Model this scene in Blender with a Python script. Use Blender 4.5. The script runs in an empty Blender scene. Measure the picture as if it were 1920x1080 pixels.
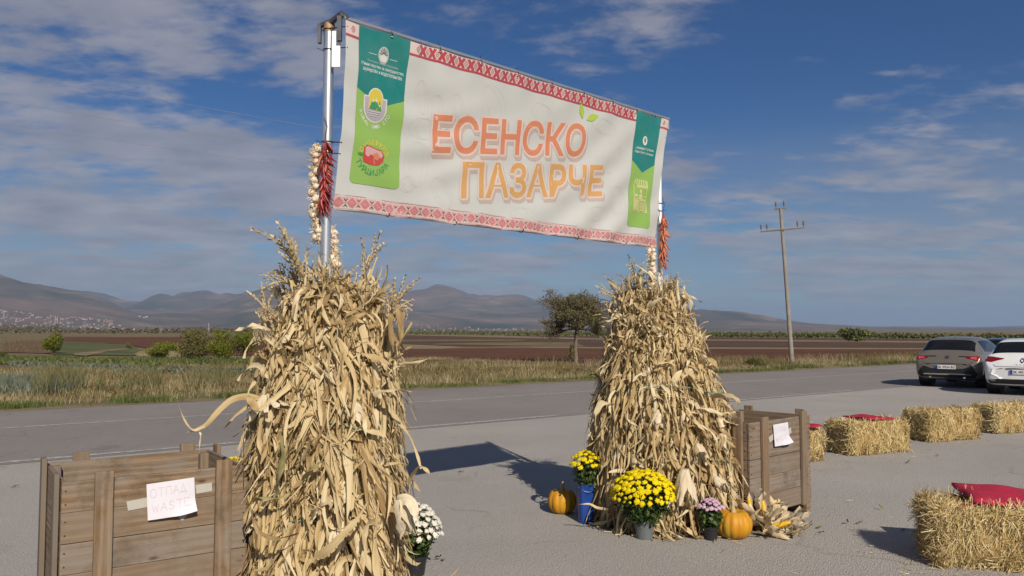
import bpy, bmesh, math, random
import numpy as np
from mathutils import Vector, Matrix, Euler
from mathutils.bvhtree import BVHTree

random.seed(7)
RNG = np.random.default_rng(7)
S = bpy.context.scene
COL = S.collection
PI = math.pi

# ------------------------------------------------------------------ camera, sky, sun, exposure
CAM_H = 1.65
F = 1500.0                      # focal length in photo pixels (1920 wide)
PITCH = math.atan(80 / F)
cam = bpy.data.cameras.new('camera')
cam.sensor_width = 36.0
cam.lens = 36.0 * F / 1920.0
cam.clip_start = 0.1
cam.clip_end = 40000
camo = bpy.data.objects.new('camera', cam)
COL.objects.link(camo)
camo.location = (0, 0, CAM_H)
camo.rotation_euler = (PI / 2 + PITCH, 0, 0)
S.camera = camo

SUN_DIR = Vector((0.271, -0.783, 0.559)).normalized()      # towards the sun
SUN_EL = math.asin(SUN_DIR.z)
SUN_ROT = math.atan2(SUN_DIR.x, SUN_DIR.y)
sun = bpy.data.lights.new('sun', 'SUN')
sun.energy = 4.3
sun.angle = math.radians(0.5)
sun.color = (1.0, 0.90, 0.76)
suno = bpy.data.objects.new('sun', sun)
COL.objects.link(suno)
suno.rotation_euler = SUN_DIR.to_track_quat('Z', 'Y').to_euler()
suno.location = (30, -60, 60)

S.view_settings.view_transform = 'Standard'
S.view_settings.look = 'None'
S.view_settings.gamma = 1.0
S.view_settings.use_curve_mapping = False
S.view_settings.exposure = 0.5
S.render.engine = 'CYCLES'
S.cycles.max_bounces = 6
S.cycles.transparent_max_bounces = 6
S.cycles.volume_bounces = 0
S.cycles.use_denoising = True


class NT:
    """small helper round a node tree"""
    def __init__(self, tree):
        self.t = tree
        self.n = tree.nodes
        self.n.clear()

    def a(self, typ, ins=None, **props):
        nd = self.n.new(typ)
        for k, v in props.items():
            setattr(nd, k, v)
        for k, v in (ins or {}).items():
            s = nd.inputs[k]
            if isinstance(v, bpy.types.NodeSocket):
                self.t.links.new(v, s)
            else:
                s.default_value = v
        return nd

    def link(self, a, b):
        self.t.links.new(a, b)

    def math(self, op, a, b=0.0, c=0.0, clamp=False):
        nd = self.a('ShaderNodeMath', {0: a, 1: b, 2: c}, operation=op, use_clamp=clamp)
        return nd.outputs[0]

    def mix(self, f, a, b, blend='MIX'):
        nd = self.a('ShaderNodeMix', data_type='RGBA', blend_type=blend)
        for i, v in ((0, f), (6, a), (7, b)):
            if isinstance(v, bpy.types.NodeSocket):
                self.t.links.new(v, nd.inputs[i])
            else:
                nd.inputs[i].default_value = v if i == 0 else (tuple(v) + (1,))[:4]
        return nd.outputs[2]

    def noise(self, vec, scale, detail=4.0, rough=0.55, dist=0.0):
        nd = self.a('ShaderNodeTexNoise', {'Scale': scale, 'Detail': detail, 'Roughness': rough, 'Distortion': dist})
        if vec is not None:
            self.t.links.new(vec, nd.inputs['Vector'])
        return nd.outputs[0]

    def ramp(self, f, stops, interp='LINEAR'):
        nd = self.a('ShaderNodeValToRGB', {0: f})
        r = nd.color_ramp
        r.interpolation = interp
        while len(r.elements) < len(stops):
            r.elements.new(0.5)
        for e, (p, c) in zip(r.elements, stops):
            e.position = p
            e.color = (c, c, c, 1) if isinstance(c, (int, float)) else tuple(c) + (1,)
        return nd.outputs[0]

    def smooth(self, x, lo, hi, a=0.0, b=1.0):
        nd = self.a('ShaderNodeMapRange', {0: x, 1: lo, 2: hi, 3: a, 4: b}, interpolation_type='SMOOTHSTEP')
        return nd.outputs[0]

    def scale(self, vec, s):
        nd = self.a('ShaderNodeMapping', {'Vector': vec, 'Scale': s})
        return nd.outputs[0]


W = bpy.data.worlds.new('World')
S.world = W
W.use_nodes = True
w = NT(W.node_tree)
sky = w.a('ShaderNodeTexSky', sky_type='NISHITA', sun_disc=False, sun_elevation=SUN_EL, sun_rotation=SUN_ROT,
          altitude=600.0, air_density=1.0, dust_density=0.6, ozone_density=2.2)
gen = w.a('ShaderNodeTexCoord').outputs['Generated']
sep = w.a('ShaderNodeSeparateXYZ', {0: gen})
X_, Y_, Z_ = sep.outputs
zc = w.math('MAXIMUM', Z_, 0.0)
zd = w.math('ADD', zc, 0.13)
pu = w.math('DIVIDE', X_, zd)
pv = w.math('DIVIDE', Y_, zd)
pl = w.a('ShaderNodeCombineXYZ', {0: pu, 1: pv, 2: 0.37}).outputs[0]
cmap = lambda loc, sc: w.a('ShaderNodeMapping', {'Vector': pl, 'Location': loc, 'Scale': sc, 'Rotation': (0, 0, 0.35)}).outputs[0]
# a broken deck of altocumulus, thicker to the left, and flat veils low down
big = w.noise(cmap((2.2, 0.4, 0), (1, 1, 1)), 0.55, 2.0, 0.5)
mid = w.noise(cmap((3.1, 1.7, 0), (1.0, 1.35, 1)), 1.9, 9.0, 0.60, 0.15)
fine = w.noise(cmap((9.3, 4.2, 0), (1, 1.5, 1)), 6.5, 6.0, 0.58, 0.2)
side = w.smooth(w.math('DIVIDE', X_, w.math('MAXIMUM', w.math('ABSOLUTE', Y_), 0.1)), -0.30, 0.30, 0.072, -0.02)
low = w.smooth(zc, 0.12, 0.30, 0.06, -0.04)
cov = w.math('ADD', w.math('ADD', mid, w.math('MULTIPLY', w.math('SUBTRACT', big, 0.5), 0.5)),
             w.math('ADD', w.math('ADD', side, low), w.math('MULTIPLY', w.math('SUBTRACT', fine, 0.5), 0.38)))
cl = w.smooth(cov, 0.46, 0.68)
veil_n = w.noise(cmap((1.3, 7.7, 0), (0.45, 1.5, 1)), 1.1, 8.0, 0.6, 0.2)
veil = w.math('MULTIPLY', w.smooth(veil_n, 0.34, 0.60), w.smooth(zc, 0.26, 0.14))
veil = w.math('MULTIPLY', veil, 0.75)
shade = w.ramp(w.noise(cmap((3.16, 1.83, 0), (1.0, 1.35, 1)), 3.0, 7.0, 0.58),
               [(0.3, (3.0, 3.1, 3.75)), (0.7, (5.0, 4.9, 5.4))])
skyc = w.mix(1.0, sky.outputs[0], w.mix(w.smooth(zc, 0.02, 0.33), (0.50, 0.66, 0.80), (0.19, 0.44, 0.74)), 'MULTIPLY')
col = w.mix(w.math('MULTIPLY', veil, 0.7), skyc, (3.0, 3.3, 4.2))
col = w.mix(w.math('MULTIPLY', cl, 0.80), col, shade)
bg = w.a('ShaderNodeBackground', {'Color': col, 'Strength': 0.055})
out = w.a('ShaderNodeOutputWorld', {'Surface': bg.outputs[0]})

# ------------------------------------------------------------------ helpers
ZERO = Vector((0, 0, 0))


def sstep(a, b, x):
    t = np.clip((x - a) / (b - a), 0, 1)
    return t * t * (3 - 2 * t)


def vnoise(x, y, seed=0):
    x = np.asarray(x, float); y = np.asarray(y, float)
    xi = np.floor(x).astype(np.int64); yi = np.floor(y).astype(np.int64)
    fx = x - xi; fy = y - yi
    fx = fx * fx * (3 - 2 * fx); fy = fy * fy * (3 - 2 * fy)

    def h(a, b):
        v = (a * 374761393 + b * 668265263 + seed * 1442695041) & 0x7fffffff
        v = ((v ^ (v >> 13)) * 1274126177) & 0x7fffffff
        v = v ^ (v >> 16)
        return (v & 0xffff) / 65535.0
    return ((h(xi, yi) * (1 - fx) + h(xi + 1, yi) * fx) * (1 - fy) + (h(xi, yi + 1) * (1 - fx) + h(xi + 1, yi + 1) * fx) * fy)


def fbm(x, y, seed=0, oct=5, gain=0.5):
    s = 0; a = 1; n = 0
    for o in range(oct):
        s = s + a * vnoise(np.asarray(x) * 2 ** o, np.asarray(y) * 2 ** o, seed + o * 17)
        n += a; a *= gain
    return s / n


RD = np.array([0.792, 0.610])        # along the road
RN = np.array([-0.610, 0.792])       # across the road, away from the camera


def rp(t, s, z=0.0):
    p = RD * t + RN * s
    return (float(p[0]), float(p[1]), z)


def terrain(x, y):
    x = np.asarray(x, float); y = np.asarray(y, float)
    s = x * RN[0] + y * RN[1]
    m = sstep(24, 40, s)
    h = -1.1 * np.exp(-(((x + 24) / 17) ** 2 + ((y - 88) / 30) ** 2))
    h = h + 0.5 * (fbm(x / 90, y / 90, 3, 3) - 0.5) * sstep(50, 110, s) * sstep(900, 400, s) * sstep(2, 22, -x - y * 0.14)
    return h * m


def ray(px, py):
    xc = (px - 960) / F; yc = (540 - py) / F
    c, s = math.cos(PITCH), math.sin(PITCH)
    return np.array([xc, c - s * yc, s + c * yc])


GT = np.geomspace(3.0, 3000.0, 2400)


def G(px, py, z=None):
    """point of the ground (or of the level z) seen at a photo pixel"""
    d = ray(px, py)
    if z is not None:
        t = (z - CAM_H) / d[2]
        return (float(d[0] * t), float(d[1] * t), z)
    t = GT
    k = np.argmax(CAM_H + d[2] * t <= terrain(d[0] * t, d[1] * t))
    t = float(t[k]) if k else 3000.0
    return (float(d[0] * t), float(d[1] * t), float(terrain(d[0] * t, d[1] * t)))


def D(px, py, depth):
    d = ray(px, py); t = depth / d[1]
    return (float(d[0] * t), float(depth), float(CAM_H + d[2] * t))


def pydata(name, verts, faces, mats=None, smooth=False, uvs=None, rnd=None):
    """verts Nx3, faces list or (M,3|4) array; uvs per vertex; rnd per vertex float attribute 'rnd'"""
    me = bpy.data.meshes.new(name)
    v = np.asarray(verts, dtype=np.float32).reshape(-1, 3)
    if isinstance(faces, np.ndarray):
        k = faces.shape[1]
        me.vertices.add(len(v)); me.vertices.foreach_set('co', v.ravel())
        me.loops.add(faces.size); me.loops.foreach_set('vertex_index', faces.astype(np.int32).ravel())
        me.polygons.add(len(faces))
        me.polygons.foreach_set('loop_start', np.arange(0, faces.size, k, dtype=np.int32))
        me.update(calc_edges=True)
        li = faces.ravel()
    else:
        me.from_pydata(v.tolist(), [], faces)
        me.update()
        li = None
    if uvs is not None:
        if li is None:
            li = np.empty(len(me.loops), dtype=np.int32); me.loops.foreach_get('vertex_index', li)
        uv = me.uv_layers.new(name='UVMap')
        uv.data.foreach_set('uv', np.asarray(uvs, dtype=np.float32)[li].ravel())
    if rnd is not None:
        at = me.attributes.new('rnd', 'FLOAT', 'POINT')
        at.data.foreach_set('value', np.asarray(rnd, dtype=np.float32))
    if smooth:
        me.polygons.foreach_set('use_smooth', np.ones(len(me.polygons), dtype=bool))
    for m in (mats if isinstance(mats, (list, tuple)) else [mats]):
        if m:
            me.materials.append(m)
    me.validate()
    return me


def link(name, me, parent=None, loc=None, rot=None, scale=None):
    o = bpy.data.objects.new(name, me)
    COL.objects.link(o)
    if parent:
        o.parent = parent
    if loc is not None:
        o.location = loc
    if rot is not None:
        o.rotation_euler = rot
    if scale is not None:
        o.scale = scale
    return o


def thing(name, label, cat, loc=(0, 0, 0), rot=(0, 0, 0), group=None):
    o = bpy.data.objects.new(name, None)
    o.empty_display_size = 0.1
    COL.objects.link(o)
    o.location = loc
    o.rotation_euler = rot
    return tag(o, label, cat, group)


def tag(o, label=None, cat=None, group=None, kind=None):
    if label: o['label'] = label
    if cat: o['category'] = cat
    if group: o['group'] = group
    if kind: o['kind'] = kind
    return o


class MB:
    """collects simple shapes into one mesh"""
    def __init__(self):
        self.v = []; self.f = []

    def add(self, vs, fs):
        b = len(self.v)
        self.v += [tuple(x) for x in vs]
        self.f += [tuple(i + b for i in q) for q in fs]

    def box(self, c, s, M=None):
        x, y, z = (i / 2 for i in s)
        vs = [Vector((c[0] + a * x, c[1] + b * y, c[2] + d * z)) for a in (-1, 1) for b in (-1, 1) for d in (-1, 1)]
        if M: vs = [M @ p for p in vs]
        self.add(vs, [(0, 1, 3, 2), (4, 6, 7, 5), (0, 4, 5, 1), (2, 3, 7, 6), (0, 2, 6, 4), (1, 5, 7, 3)])

    def tube(self, pts, rad, seg=8, cap=True):
        pts = [Vector(p) for p in pts]
        n = len(pts)
        rad = rad if isinstance(rad, (list, tuple)) else [rad] * n
        up = Vector((0.13, 0.31, 0.94))
        vs = []
        for i, p in enumerate(pts):
            t = (pts[min(i + 1, n - 1)] - pts[max(i - 1, 0)])
            if t.length < 1e-9: t = Vector((0, 0, 1))
            t.normalize()
            a = t.cross(up)
            if a.length < 0.15: a = t.cross(Vector((1, 0.1, 0)))
            a.normalize(); b = t.cross(a)
            for k in range(seg):
                an = 2 * PI * k / seg
                vs.append(p + (a * math.cos(an) + b * math.sin(an)) * rad[i])
        fs = []
        for i in range(n - 1):
            for k in range(seg):
                k2 = (k + 1) % seg
                fs.append((i * seg + k, i * seg + k2, (i + 1) * seg + k2, (i + 1) * seg + k))
        if cap:
            fs.append(tuple(reversed(range(seg)))); fs.append(tuple((n - 1) * seg + k for k in range(seg)))
        self.add(vs, fs)

    def lathe(self, prof, seg=20, c=(0, 0, 0)):
        vs = []; n = len(prof)
        for r, z in prof:
            for k in range(seg):
                a = 2 * PI * k / seg
                vs.append((c[0] + r * math.cos(a), c[1] + r * math.sin(a), c[2] + z))
        fs = []
        for i in range(n - 1):
            for k in range(seg):
                k2 = (k + 1) % seg
                fs.append((i * seg + k, i * seg + k2, (i + 1) * seg + k2, (i + 1) * seg + k))
        fs.append(tuple(reversed(range(seg)))); fs.append(tuple((n - 1) * seg + k for k in range(seg)))
        self.add(vs, fs)

    def mesh(self, name, mat, smooth=False):
        return pydata(name, self.v, self.f, mat, smooth)

    def build(self, name, mat, parent=None, smooth=False, **k):
        return link(name, self.mesh(name, mat, smooth), parent, **k)


def bevel_box(s, b=0.004, jitter=0.0):
    """a box with bevelled edges as MB (local X = long axis)"""
    bm = bmesh.new()
    bmesh.ops.create_cube(bm, size=1.0)
    for v in bm.verts:
        v.co = Vector((v.co.x * s[0], v.co.y * s[1], v.co.z * s[2])) + Vector([random.uniform(-jitter, jitter) for _ in range(3)])
    bmesh.ops.bevel(bm, geom=list(bm.edges), offset=b, segments=1, affect='EDGES')
    m = MB()
    m.v = [tuple(v.co) for v in bm.verts]
    bm.verts.index_update()
    m.f = [tuple(v.index for v in f.verts) for f in bm.faces]
    bm.free()
    return m


def autosmooth(o, ang=40):
    me = o.data
    me.polygons.foreach_set('use_smooth', np.ones(len(me.polygons), dtype=bool))
    me.set_sharp_from_angle(angle=math.radians(ang))
    return o


# ------------------------------------------------------------------ materials
def new_mat(name):
    m = bpy.data.materials.new(name)
    m.use_nodes = True
    return m, NT(m.node_tree)


def finish(n, bsdf):
    n.a('ShaderNodeOutputMaterial', {'Surface': bsdf})


def simple(name, col, rough=0.6, metal=0.0, var=0.12, scale=12.0, bump=0.0, spec=0.4, coat=0.0):
    m, n = new_mat(name)
    tc = n.a('ShaderNodeTexCoord').outputs['Object']
    nz = n.noise(tc, scale, 5.0)
    c = n.mix(n.ramp(nz, [(0.3, 0.0), (0.7, 1.0)]), tuple(x * (1 - var) for x in col), tuple(min(1, x * (1 + var)) for x in col))
    b = n.a('ShaderNodeBsdfPrincipled', {'Base Color': c, 'Roughness': rough, 'Metallic': metal, 'Specular IOR Level': spec, 'Coat Weight': coat, 'Coat Roughness': 0.06})
    if bump:
        bp = n.a('ShaderNodeBump', {'Strength': bump, 'Distance': 0.01, 'Height': nz})
        n.link(bp.outputs[0], b.inputs['Normal'])
    finish(n, b.outputs[0])
    return m


def rnd_mat(name, stops, rough=0.75, trans=0.25, streak=True, spec=0.25):
    """leaves, straw, grass: colour by a per-piece random number (attribute 'rnd' + object random)"""
    m, n = new_mat(name)
    at = n.a('ShaderNodeAttribute', attribute_name='rnd').outputs['Fac']
    ob = n.a('ShaderNodeObjectInfo').outputs['Random']
    r = n.math('FRACT', n.math('ADD', at, ob))
    c = n.ramp(r, stops)
    if streak:
        uv = n.a('ShaderNodeUVMap', uv_map='UVMap').outputs[0]
        sp = n.a('ShaderNodeSeparateXYZ', {0: uv})
        cb = n.a('ShaderNodeCombineXYZ', {0: n.math('MULTIPLY', sp.outputs[0], 9.0), 1: n.math('MULTIPLY', sp.outputs[1], 1.3), 2: n.math('MULTIPLY', r, 57.0)})
        st = n.noise(cb.outputs[0], 1.6, 4.0, 0.6)
        c = n.mix(n.ramp(st, [(0.32, 0.42), (0.60, 0.0)]), c, (0.28, 0.185, 0.085), 'MIX')
        cb2 = n.a('ShaderNodeCombineXYZ', {0: n.math('MULTIPLY', sp.outputs[0], 2.0), 1: n.math('MULTIPLY', sp.outputs[1], 5.0), 2: n.math('MULTIPLY', r, 31.0)})
        c = n.mix(n.ramp(n.noise(cb2.outputs[0], 1.0, 3.0), [(0.42, 0.0), (0.75, 0.45)]), c, (0.64, 0.52, 0.32))
    d = n.a('ShaderNodeBsdfPrincipled', {'Base Color': c, 'Roughness': rough, 'Specular IOR Level': spec})
    if trans:
        t = n.a('ShaderNodeBsdfTranslucent', {'Color': c})
        mx = n.a('ShaderNodeMixShader', {0: trans, 1: d.outputs[0], 2: t.outputs[0]})
        finish(n, mx.outputs[0])
    else:
        finish(n, d.outputs[0])
    return m


M = {}


def asphalt(name, base, light, seams=True):
    m, n = new_mat(name)
    p = n.a('ShaderNodeNewGeometry').outputs['Position']
    patch = n.noise(p, 0.35, 6.0, 0.6)
    grain = n.noise(p, 55.0, 3.0, 0.7)
    vor = n.a('ShaderNodeTexVoronoi', {'Vector': p, 'Scale': 95.0}, feature='F1')
    c = n.mix(n.ramp(patch, [(0.3, 0.0), (0.72, 1.0)]), base, light)
    c = n.mix(n.ramp(grain, [(0.35, 0.5), (0.6, 0.0)]), c, tuple(x * 0.6 for x in base))
    c = n.mix(n.ramp(n.math('MULTIPLY', vor.outputs['Distance'], 1.0), [(0.05, 0.5), (0.35, 0.0)]), c, tuple(min(1, x * 1.45) for x in light))
    # pale chippings and dark stains
    spots = n.a('ShaderNodeTexVoronoi', {'Vector': p, 'Scale': 5.5, 'Randomness': 1.0}, feature='F1').outputs['Distance']
    c = n.mix(n.ramp(spots, [(0.02, 0.5), (0.05, 0.0)]), c, tuple(x * 0.5 for x in base))
    stain = n.noise(p, 1.1, 5.0, 0.65, 0.6)
    c = n.mix(n.ramp(stain, [(0.62, 0.0), (0.74, 0.35)]), c, tuple(x * 0.72 for x in base))
    chips = n.a('ShaderNodeTexVoronoi', {'Vector': p, 'Scale': 26.0, 'Randomness': 1.0}, feature='F1')
    c = n.mix(n.ramp(chips.outputs['Distance'], [(0.10, 0.55), (0.20, 0.0)]), c, n.mix(n.ramp(chips.outputs['Color'], [(0.35, 0.0), (0.65, 1.0)]), tuple(x * 0.45 for x in base), tuple(min(1, x * 1.4) for x in light)))
    wv = n.a('ShaderNodeVectorMath', {0: p, 1: n.a('ShaderNodeTexNoise', {'Vector': p, 'Scale': 1.2, 'Detail': 5.0}).outputs[1]}, operation='ADD').outputs[0]
    crack = n.a('ShaderNodeTexVoronoi', {'Vector': wv, 'Scale': 0.26, 'Randomness': 1.0}, feature='DISTANCE_TO_EDGE').outputs['Distance']
    cm = n.math('MULTIPLY', n.ramp(crack, [(0.0025, 1.0), (0.006, 0.0)]), n.ramp(n.noise(p, 0.5, 3.0), [(0.50, 0.0), (0.62, 0.40)]))
    c = n.mix(cm, c, tuple(x * 0.32 for x in base))
    tone = n.a('ShaderNodeTexVoronoi', {'Vector': wv, 'Scale': 0.16, 'Randomness': 1.0}, feature='F1').outputs['Color']
    c = n.mix(n.math('MULTIPLY', tone, 0.16), c, tuple(x * 0.70 for x in base))
    oil = n.noise(p, 0.75, 3.0, 0.5)
    c = n.mix(n.ramp(oil, [(0.66, 0.0), (0.73, 0.35)]), c, tuple(x * 0.55 for x in base))
    b = n.a('ShaderNodeBsdfPrincipled', {'Base Color': c, 'Roughness': 0.88, 'Specular IOR Level': 0.25})
    bp = n.a('ShaderNodeBump', {'Strength': 0.9, 'Distance': 0.008, 'Height': n.math('ADD', grain, vor.outputs['Distance'])})
    n.link(bp.outputs[0], b.inputs['Normal'])
    finish(n, b.outputs[0])
    return m


M['lot'] = asphalt('lot_asphalt', (0.305, 0.286, 0.268), (0.385, 0.362, 0.338))
M['road'] = asphalt('road_asphalt', (0.205, 0.188, 0.180), (0.262, 0.240, 0.228))


def soil(name, c1, c2, furrow=None, scale=0.6, rot=0.0):
    m, n = new_mat(name)
    p = n.a('ShaderNodeNewGeometry').outputs['Position']
    a = n.noise(p, scale, 6.0, 0.65)
    b_ = n.noise(p, 0.045, 3.0, 0.5)
    g = n.noise(p, 6.0, 4.0, 0.7)
    f = n.math('ADD', n.math('MULTIPLY', a, 0.5), n.math('ADD', n.math('MULTIPLY', b_, 0.3), n.math('MULTIPLY', g, 0.25)))
    c = n.mix(n.ramp(f, [(0.38, 0.0), (0.66, 1.0)]), c1, c2)
    sp = n.a('ShaderNodeMapping', {'Vector': p, 'Rotation': (0, 0, -0.656), 'Scale': (0.022, 0.42, 1.0)}).outputs[0]
    strk = n.noise(sp, 1.0, 6.0, 0.62)
    c = n.mix(n.ramp(strk, [(0.36, 0.55), (0.52, 0.0)]), c, tuple(x * 0.62 for x in c1))
    c = n.mix(n.ramp(strk, [(0.54, 0.0), (0.72, 0.30)]), c, tuple(min(1, x * 1.25) for x in c2))
    bs = n.a('ShaderNodeBsdfPrincipled', {'Base Color': c, 'Roughness': 0.95, 'Specular IOR Level': 0.1})
    h = n.math('ADD', a, g)
    if furrow:
        mp = n.a('ShaderNodeMapping', {'Vector': p, 'Rotation': (0, 0, rot)}).outputs[0]
        wv = n.a('ShaderNodeTexWave', {'Vector': mp, 'Scale': furrow, 'Distortion': 0.6, 'Detail': 2.0}, bands_direction='Y').outputs['Fac']
        h = n.math('ADD', h, wv)
    bp = n.a('ShaderNodeBump', {'Strength': 0.8, 'Distance': 0.12, 'Height': h})
    n.link(bp.outputs[0], bs.inputs['Normal'])
    finish(n, bs.outputs[0])
    return m


M['earth'] = soil('earth', (0.115, 0.085, 0.05), (0.20, 0.165, 0.09))
M['red_soil'] = soil('red_soil', (0.082, 0.038, 0.023), (0.142, 0.069, 0.044), 0.5, rot=0.65)
M['dark_soil'] = soil('dark_soil', (0.070, 0.042, 0.031), (0.120, 0.076, 0.055), 0.4, rot=0.65)
M['stubble'] = soil('stubble', (0.165, 0.125, 0.078), (0.245, 0.195, 0.125))
M['green_crop'] = soil('green_crop', (0.075, 0.088, 0.036), (0.115, 0.125, 0.058))
M['lime_crop'] = soil('lime_crop', (0.075, 0.095, 0.025), (0.14, 0.15, 0.05), scale=2.0)
M['pink_soil'] = soil('pink_soil', (0.13, 0.075, 0.052), (0.185, 0.115, 0.08), 0.35, rot=1.6)
M['verge'] = soil('verge_soil', (0.13, 0.11, 0.055), (0.24, 0.20, 0.115), scale=1.4)

# worn road paint
m, n = new_mat('road_paint')
p = n.a('ShaderNodeNewGeometry').outputs['Position']
wr = n.noise(p, 9.0, 6.0, 0.7)
c = n.mix(n.ramp(wr, [(0.44, 0.0), (0.64, 1.0)]), (0.23, 0.22, 0.21), (0.44, 0.43, 0.41))
b = n.a('ShaderNodeBsdfPrincipled', {'Base Color': c, 'Roughness': 0.8})
finish(n, b.outputs[0])
M['paint'] = m

# hills: autumn scrub, dark woods, pale clearings
m, n = new_mat('hill_cover')
p = n.a('ShaderNodeNewGeometry').outputs['Position']
pw = n.scale(p, (0.001, 0.001, 0.003))
a = n.noise(pw, 1.1, 7.0, 0.62, 0.5)
b2 = n.noise(pw, 3.5, 6.0, 0.6)
c = n.mix(n.ramp(a, [(0.36, 0.0), (0.6, 1.0)]), (0.036, 0.044, 0.024), (0.165, 0.108, 0.078))
c = n.mix(n.ramp(b2, [(0.55, 0.0), (0.72, 0.65)]), c, (0.30, 0.23, 0.15))
c = n.mix(n.ramp(n.noise(pw, 14.0, 4.0), [(0.5, 0.0), (0.7, 0.4)]), c, (0.05, 0.05, 0.032))
b = n.a('ShaderNodeBsdfPrincipled', {'Base Color': c, 'Roughness': 1.0, 'Specular IOR Level': 0.0})
finish(n, b.outputs[0])
M['hill'] = m

LEAF = [(0.0, (0.24, 0.15, 0.062)), (0.12, (0.40, 0.28, 0.125)), (0.4, (0.55, 0.42, 0.215)), (0.7, (0.64, 0.52, 0.305)), (0.93, (0.74, 0.65, 0.45)), (1.0, (0.36, 0.26, 0.12))]
M['leaf'] = rnd_mat('dry_corn_leaf', LEAF, 0.75, 0.30)
M['husk'] = rnd_mat('corn_husk', [(0, (0.58, 0.46, 0.28)), (0.5, (0.70, 0.60, 0.42)), (1, (0.80, 0.73, 0.58))], 0.65, 0.25)
M['tassel'] = rnd_mat('corn_tassel', [(0, (0.36, 0.28, 0.155)), (1, (0.58, 0.47, 0.29))], 0.85, 0.1, streak=False)
M['stalk'] = rnd_mat('corn_stalk', [(0, (0.24, 0.155, 0.068)), (0.6, (0.42, 0.30, 0.135)), (1, (0.52, 0.41, 0.21))], 0.7, 0.0, streak=True)
M['green_leaf'] = rnd_mat('half_green_leaf', [(0, (0.14, 0.15, 0.055)), (1, (0.30, 0.27, 0.11))], 0.7, 0.2)
M['straw'] = rnd_mat('straw', [(0, (0.22, 0.145, 0.05)), (0.35, (0.42, 0.30, 0.115)), (0.75, (0.56, 0.43, 0.20)), (1, (0.72, 0.62, 0.38))], 0.6, 0.12, streak=False, spec=0.4)
M['straw_core'] = simple('straw_core', (0.27, 0.185, 0.07), 0.9, var=0.35, scale=30, bump=0.8)
M['dry_grass'] = rnd_mat('dry_grass', [(0, (0.10, 0.105, 0.04)), (0.25, (0.20, 0.165, 0.08)), (0.55, (0.30, 0.24, 0.13)), (0.85, (0.40, 0.33, 0.20)), (1, (0.13, 0.14, 0.05))], 0.8, 0.2, streak=False)
M['grass'] = rnd_mat('green_grass', [(0, (0.06, 0.085, 0.022)), (0.6, (0.10, 0.13, 0.035)), (1, (0.18, 0.18, 0.07))], 0.8, 0.25, streak=False)
M['leek'] = rnd_mat('leek_leaf', [(0, (0.085, 0.105, 0.07)), (1, (0.16, 0.175, 0.135))], 0.6, 0.1, streak=False)
M['weed'] = rnd_mat('weed', [(0, (0.10, 0.065, 0.03)), (0.5, (0.17, 0.12, 0.05)), (0.8, (0.13, 0.13, 0.045)), (1, (0.25, 0.18, 0.085))], 0.8, 0.2, streak=False)
M['bush'] = rnd_mat('bush_leaf', [(0, (0.07, 0.095, 0.012)), (0.5, (0.13, 0.155, 0.018)), (0.85, (0.20, 0.205, 0.025)), (1, (0.26, 0.22, 0.035))], 0.6, 0.3, streak=False)
M['olive_bush'] = rnd_mat('olive_bush_leaf', [(0, (0.085, 0.085, 0.03)), (0.6, (0.135, 0.13, 0.04)), (1, (0.19, 0.155, 0.055))], 0.7, 0.25, streak=False)
M['tree_leaf'] = rnd_mat('autumn_tree_leaf', [(0, (0.06, 0.05, 0.026)), (0.5, (0.125, 0.112, 0.05)), (0.8, (0.155, 0.15, 0.062)), (1, (0.18, 0.13, 0.055))], 0.7, 0.2, streak=False)
M['orchard'] = rnd_mat('orchard_leaf', [(0, (0.06, 0.08, 0.03)), (0.7, (0.11, 0.13, 0.045)), (1, (0.15, 0.14, 0.04))], 0.7, 0.2, streak=False)
M['far_wood'] = rnd_mat('bare_wood', [(0, (0.10, 0.085, 0.055)), (0.6, (0.15, 0.125, 0.08)), (1, (0.075, 0.085, 0.04))], 0.8, 0.1, streak=False)
M['bark'] = simple('bark', (0.13, 0.10, 0.075), 0.9, var=0.4, scale=14, bump=0.7)
M['metal'] = simple('galvanised_steel', (0.62, 0.63, 0.65), 0.32, 0.85, var=0.06)
M['dark_metal'] = simple('dark_metal', (0.10, 0.10, 0.105), 0.45, 0.6, var=0.3)
M['rust'] = simple('rusty_collar', (0.32, 0.21, 0.11), 0.6, 0.3, var=0.3)
M['black_plastic'] = simple('black_plastic', (0.018, 0.018, 0.02), 0.45)
M['concrete'] = simple('pole_concrete', (0.21, 0.19, 0.165), 0.9, var=0.18, scale=3, bump=0.3)
M['insulator'] = simple('insulator', (0.16, 0.13, 0.12), 0.35)
M['wire'] = simple('wire', (0.22, 0.23, 0.25), 0.6)

# ------------------------------------------------------------------ ground, lot, road
def build_ground():
    azs = np.concatenate([np.radians(np.arange(-180, -50, 10)), np.radians(np.arange(-50, 50.1, 0.8)), np.radians(np.arange(60, 180, 10))])
    rs = np.concatenate([[0.01], np.geomspace(2.0, 20000, 150)])
    A, R_ = np.meshgrid(azs, rs)
    x = R_ * np.sin(A); y = R_ * np.cos(A)
    z = terrain(x, y) - 0.004
    v = np.stack([x, y, z], -1).reshape(-1, 3)
    na = len(azs); nr = len(rs)
    i, j = np.meshgrid(np.arange(nr - 1), np.arange(na), indexing='ij')
    j2 = (j + 1) % na
    f = np.stack([i * na + j, (i + 1) * na + j, (i + 1) * na + j2, i * na + j2], -1).reshape(-1, 4)[:, ::-1]
    tag(link('ground', pydata('ground', v, np.ascontiguousarray(f), M['earth'], True)), kind='structure')


build_ground()


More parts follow.
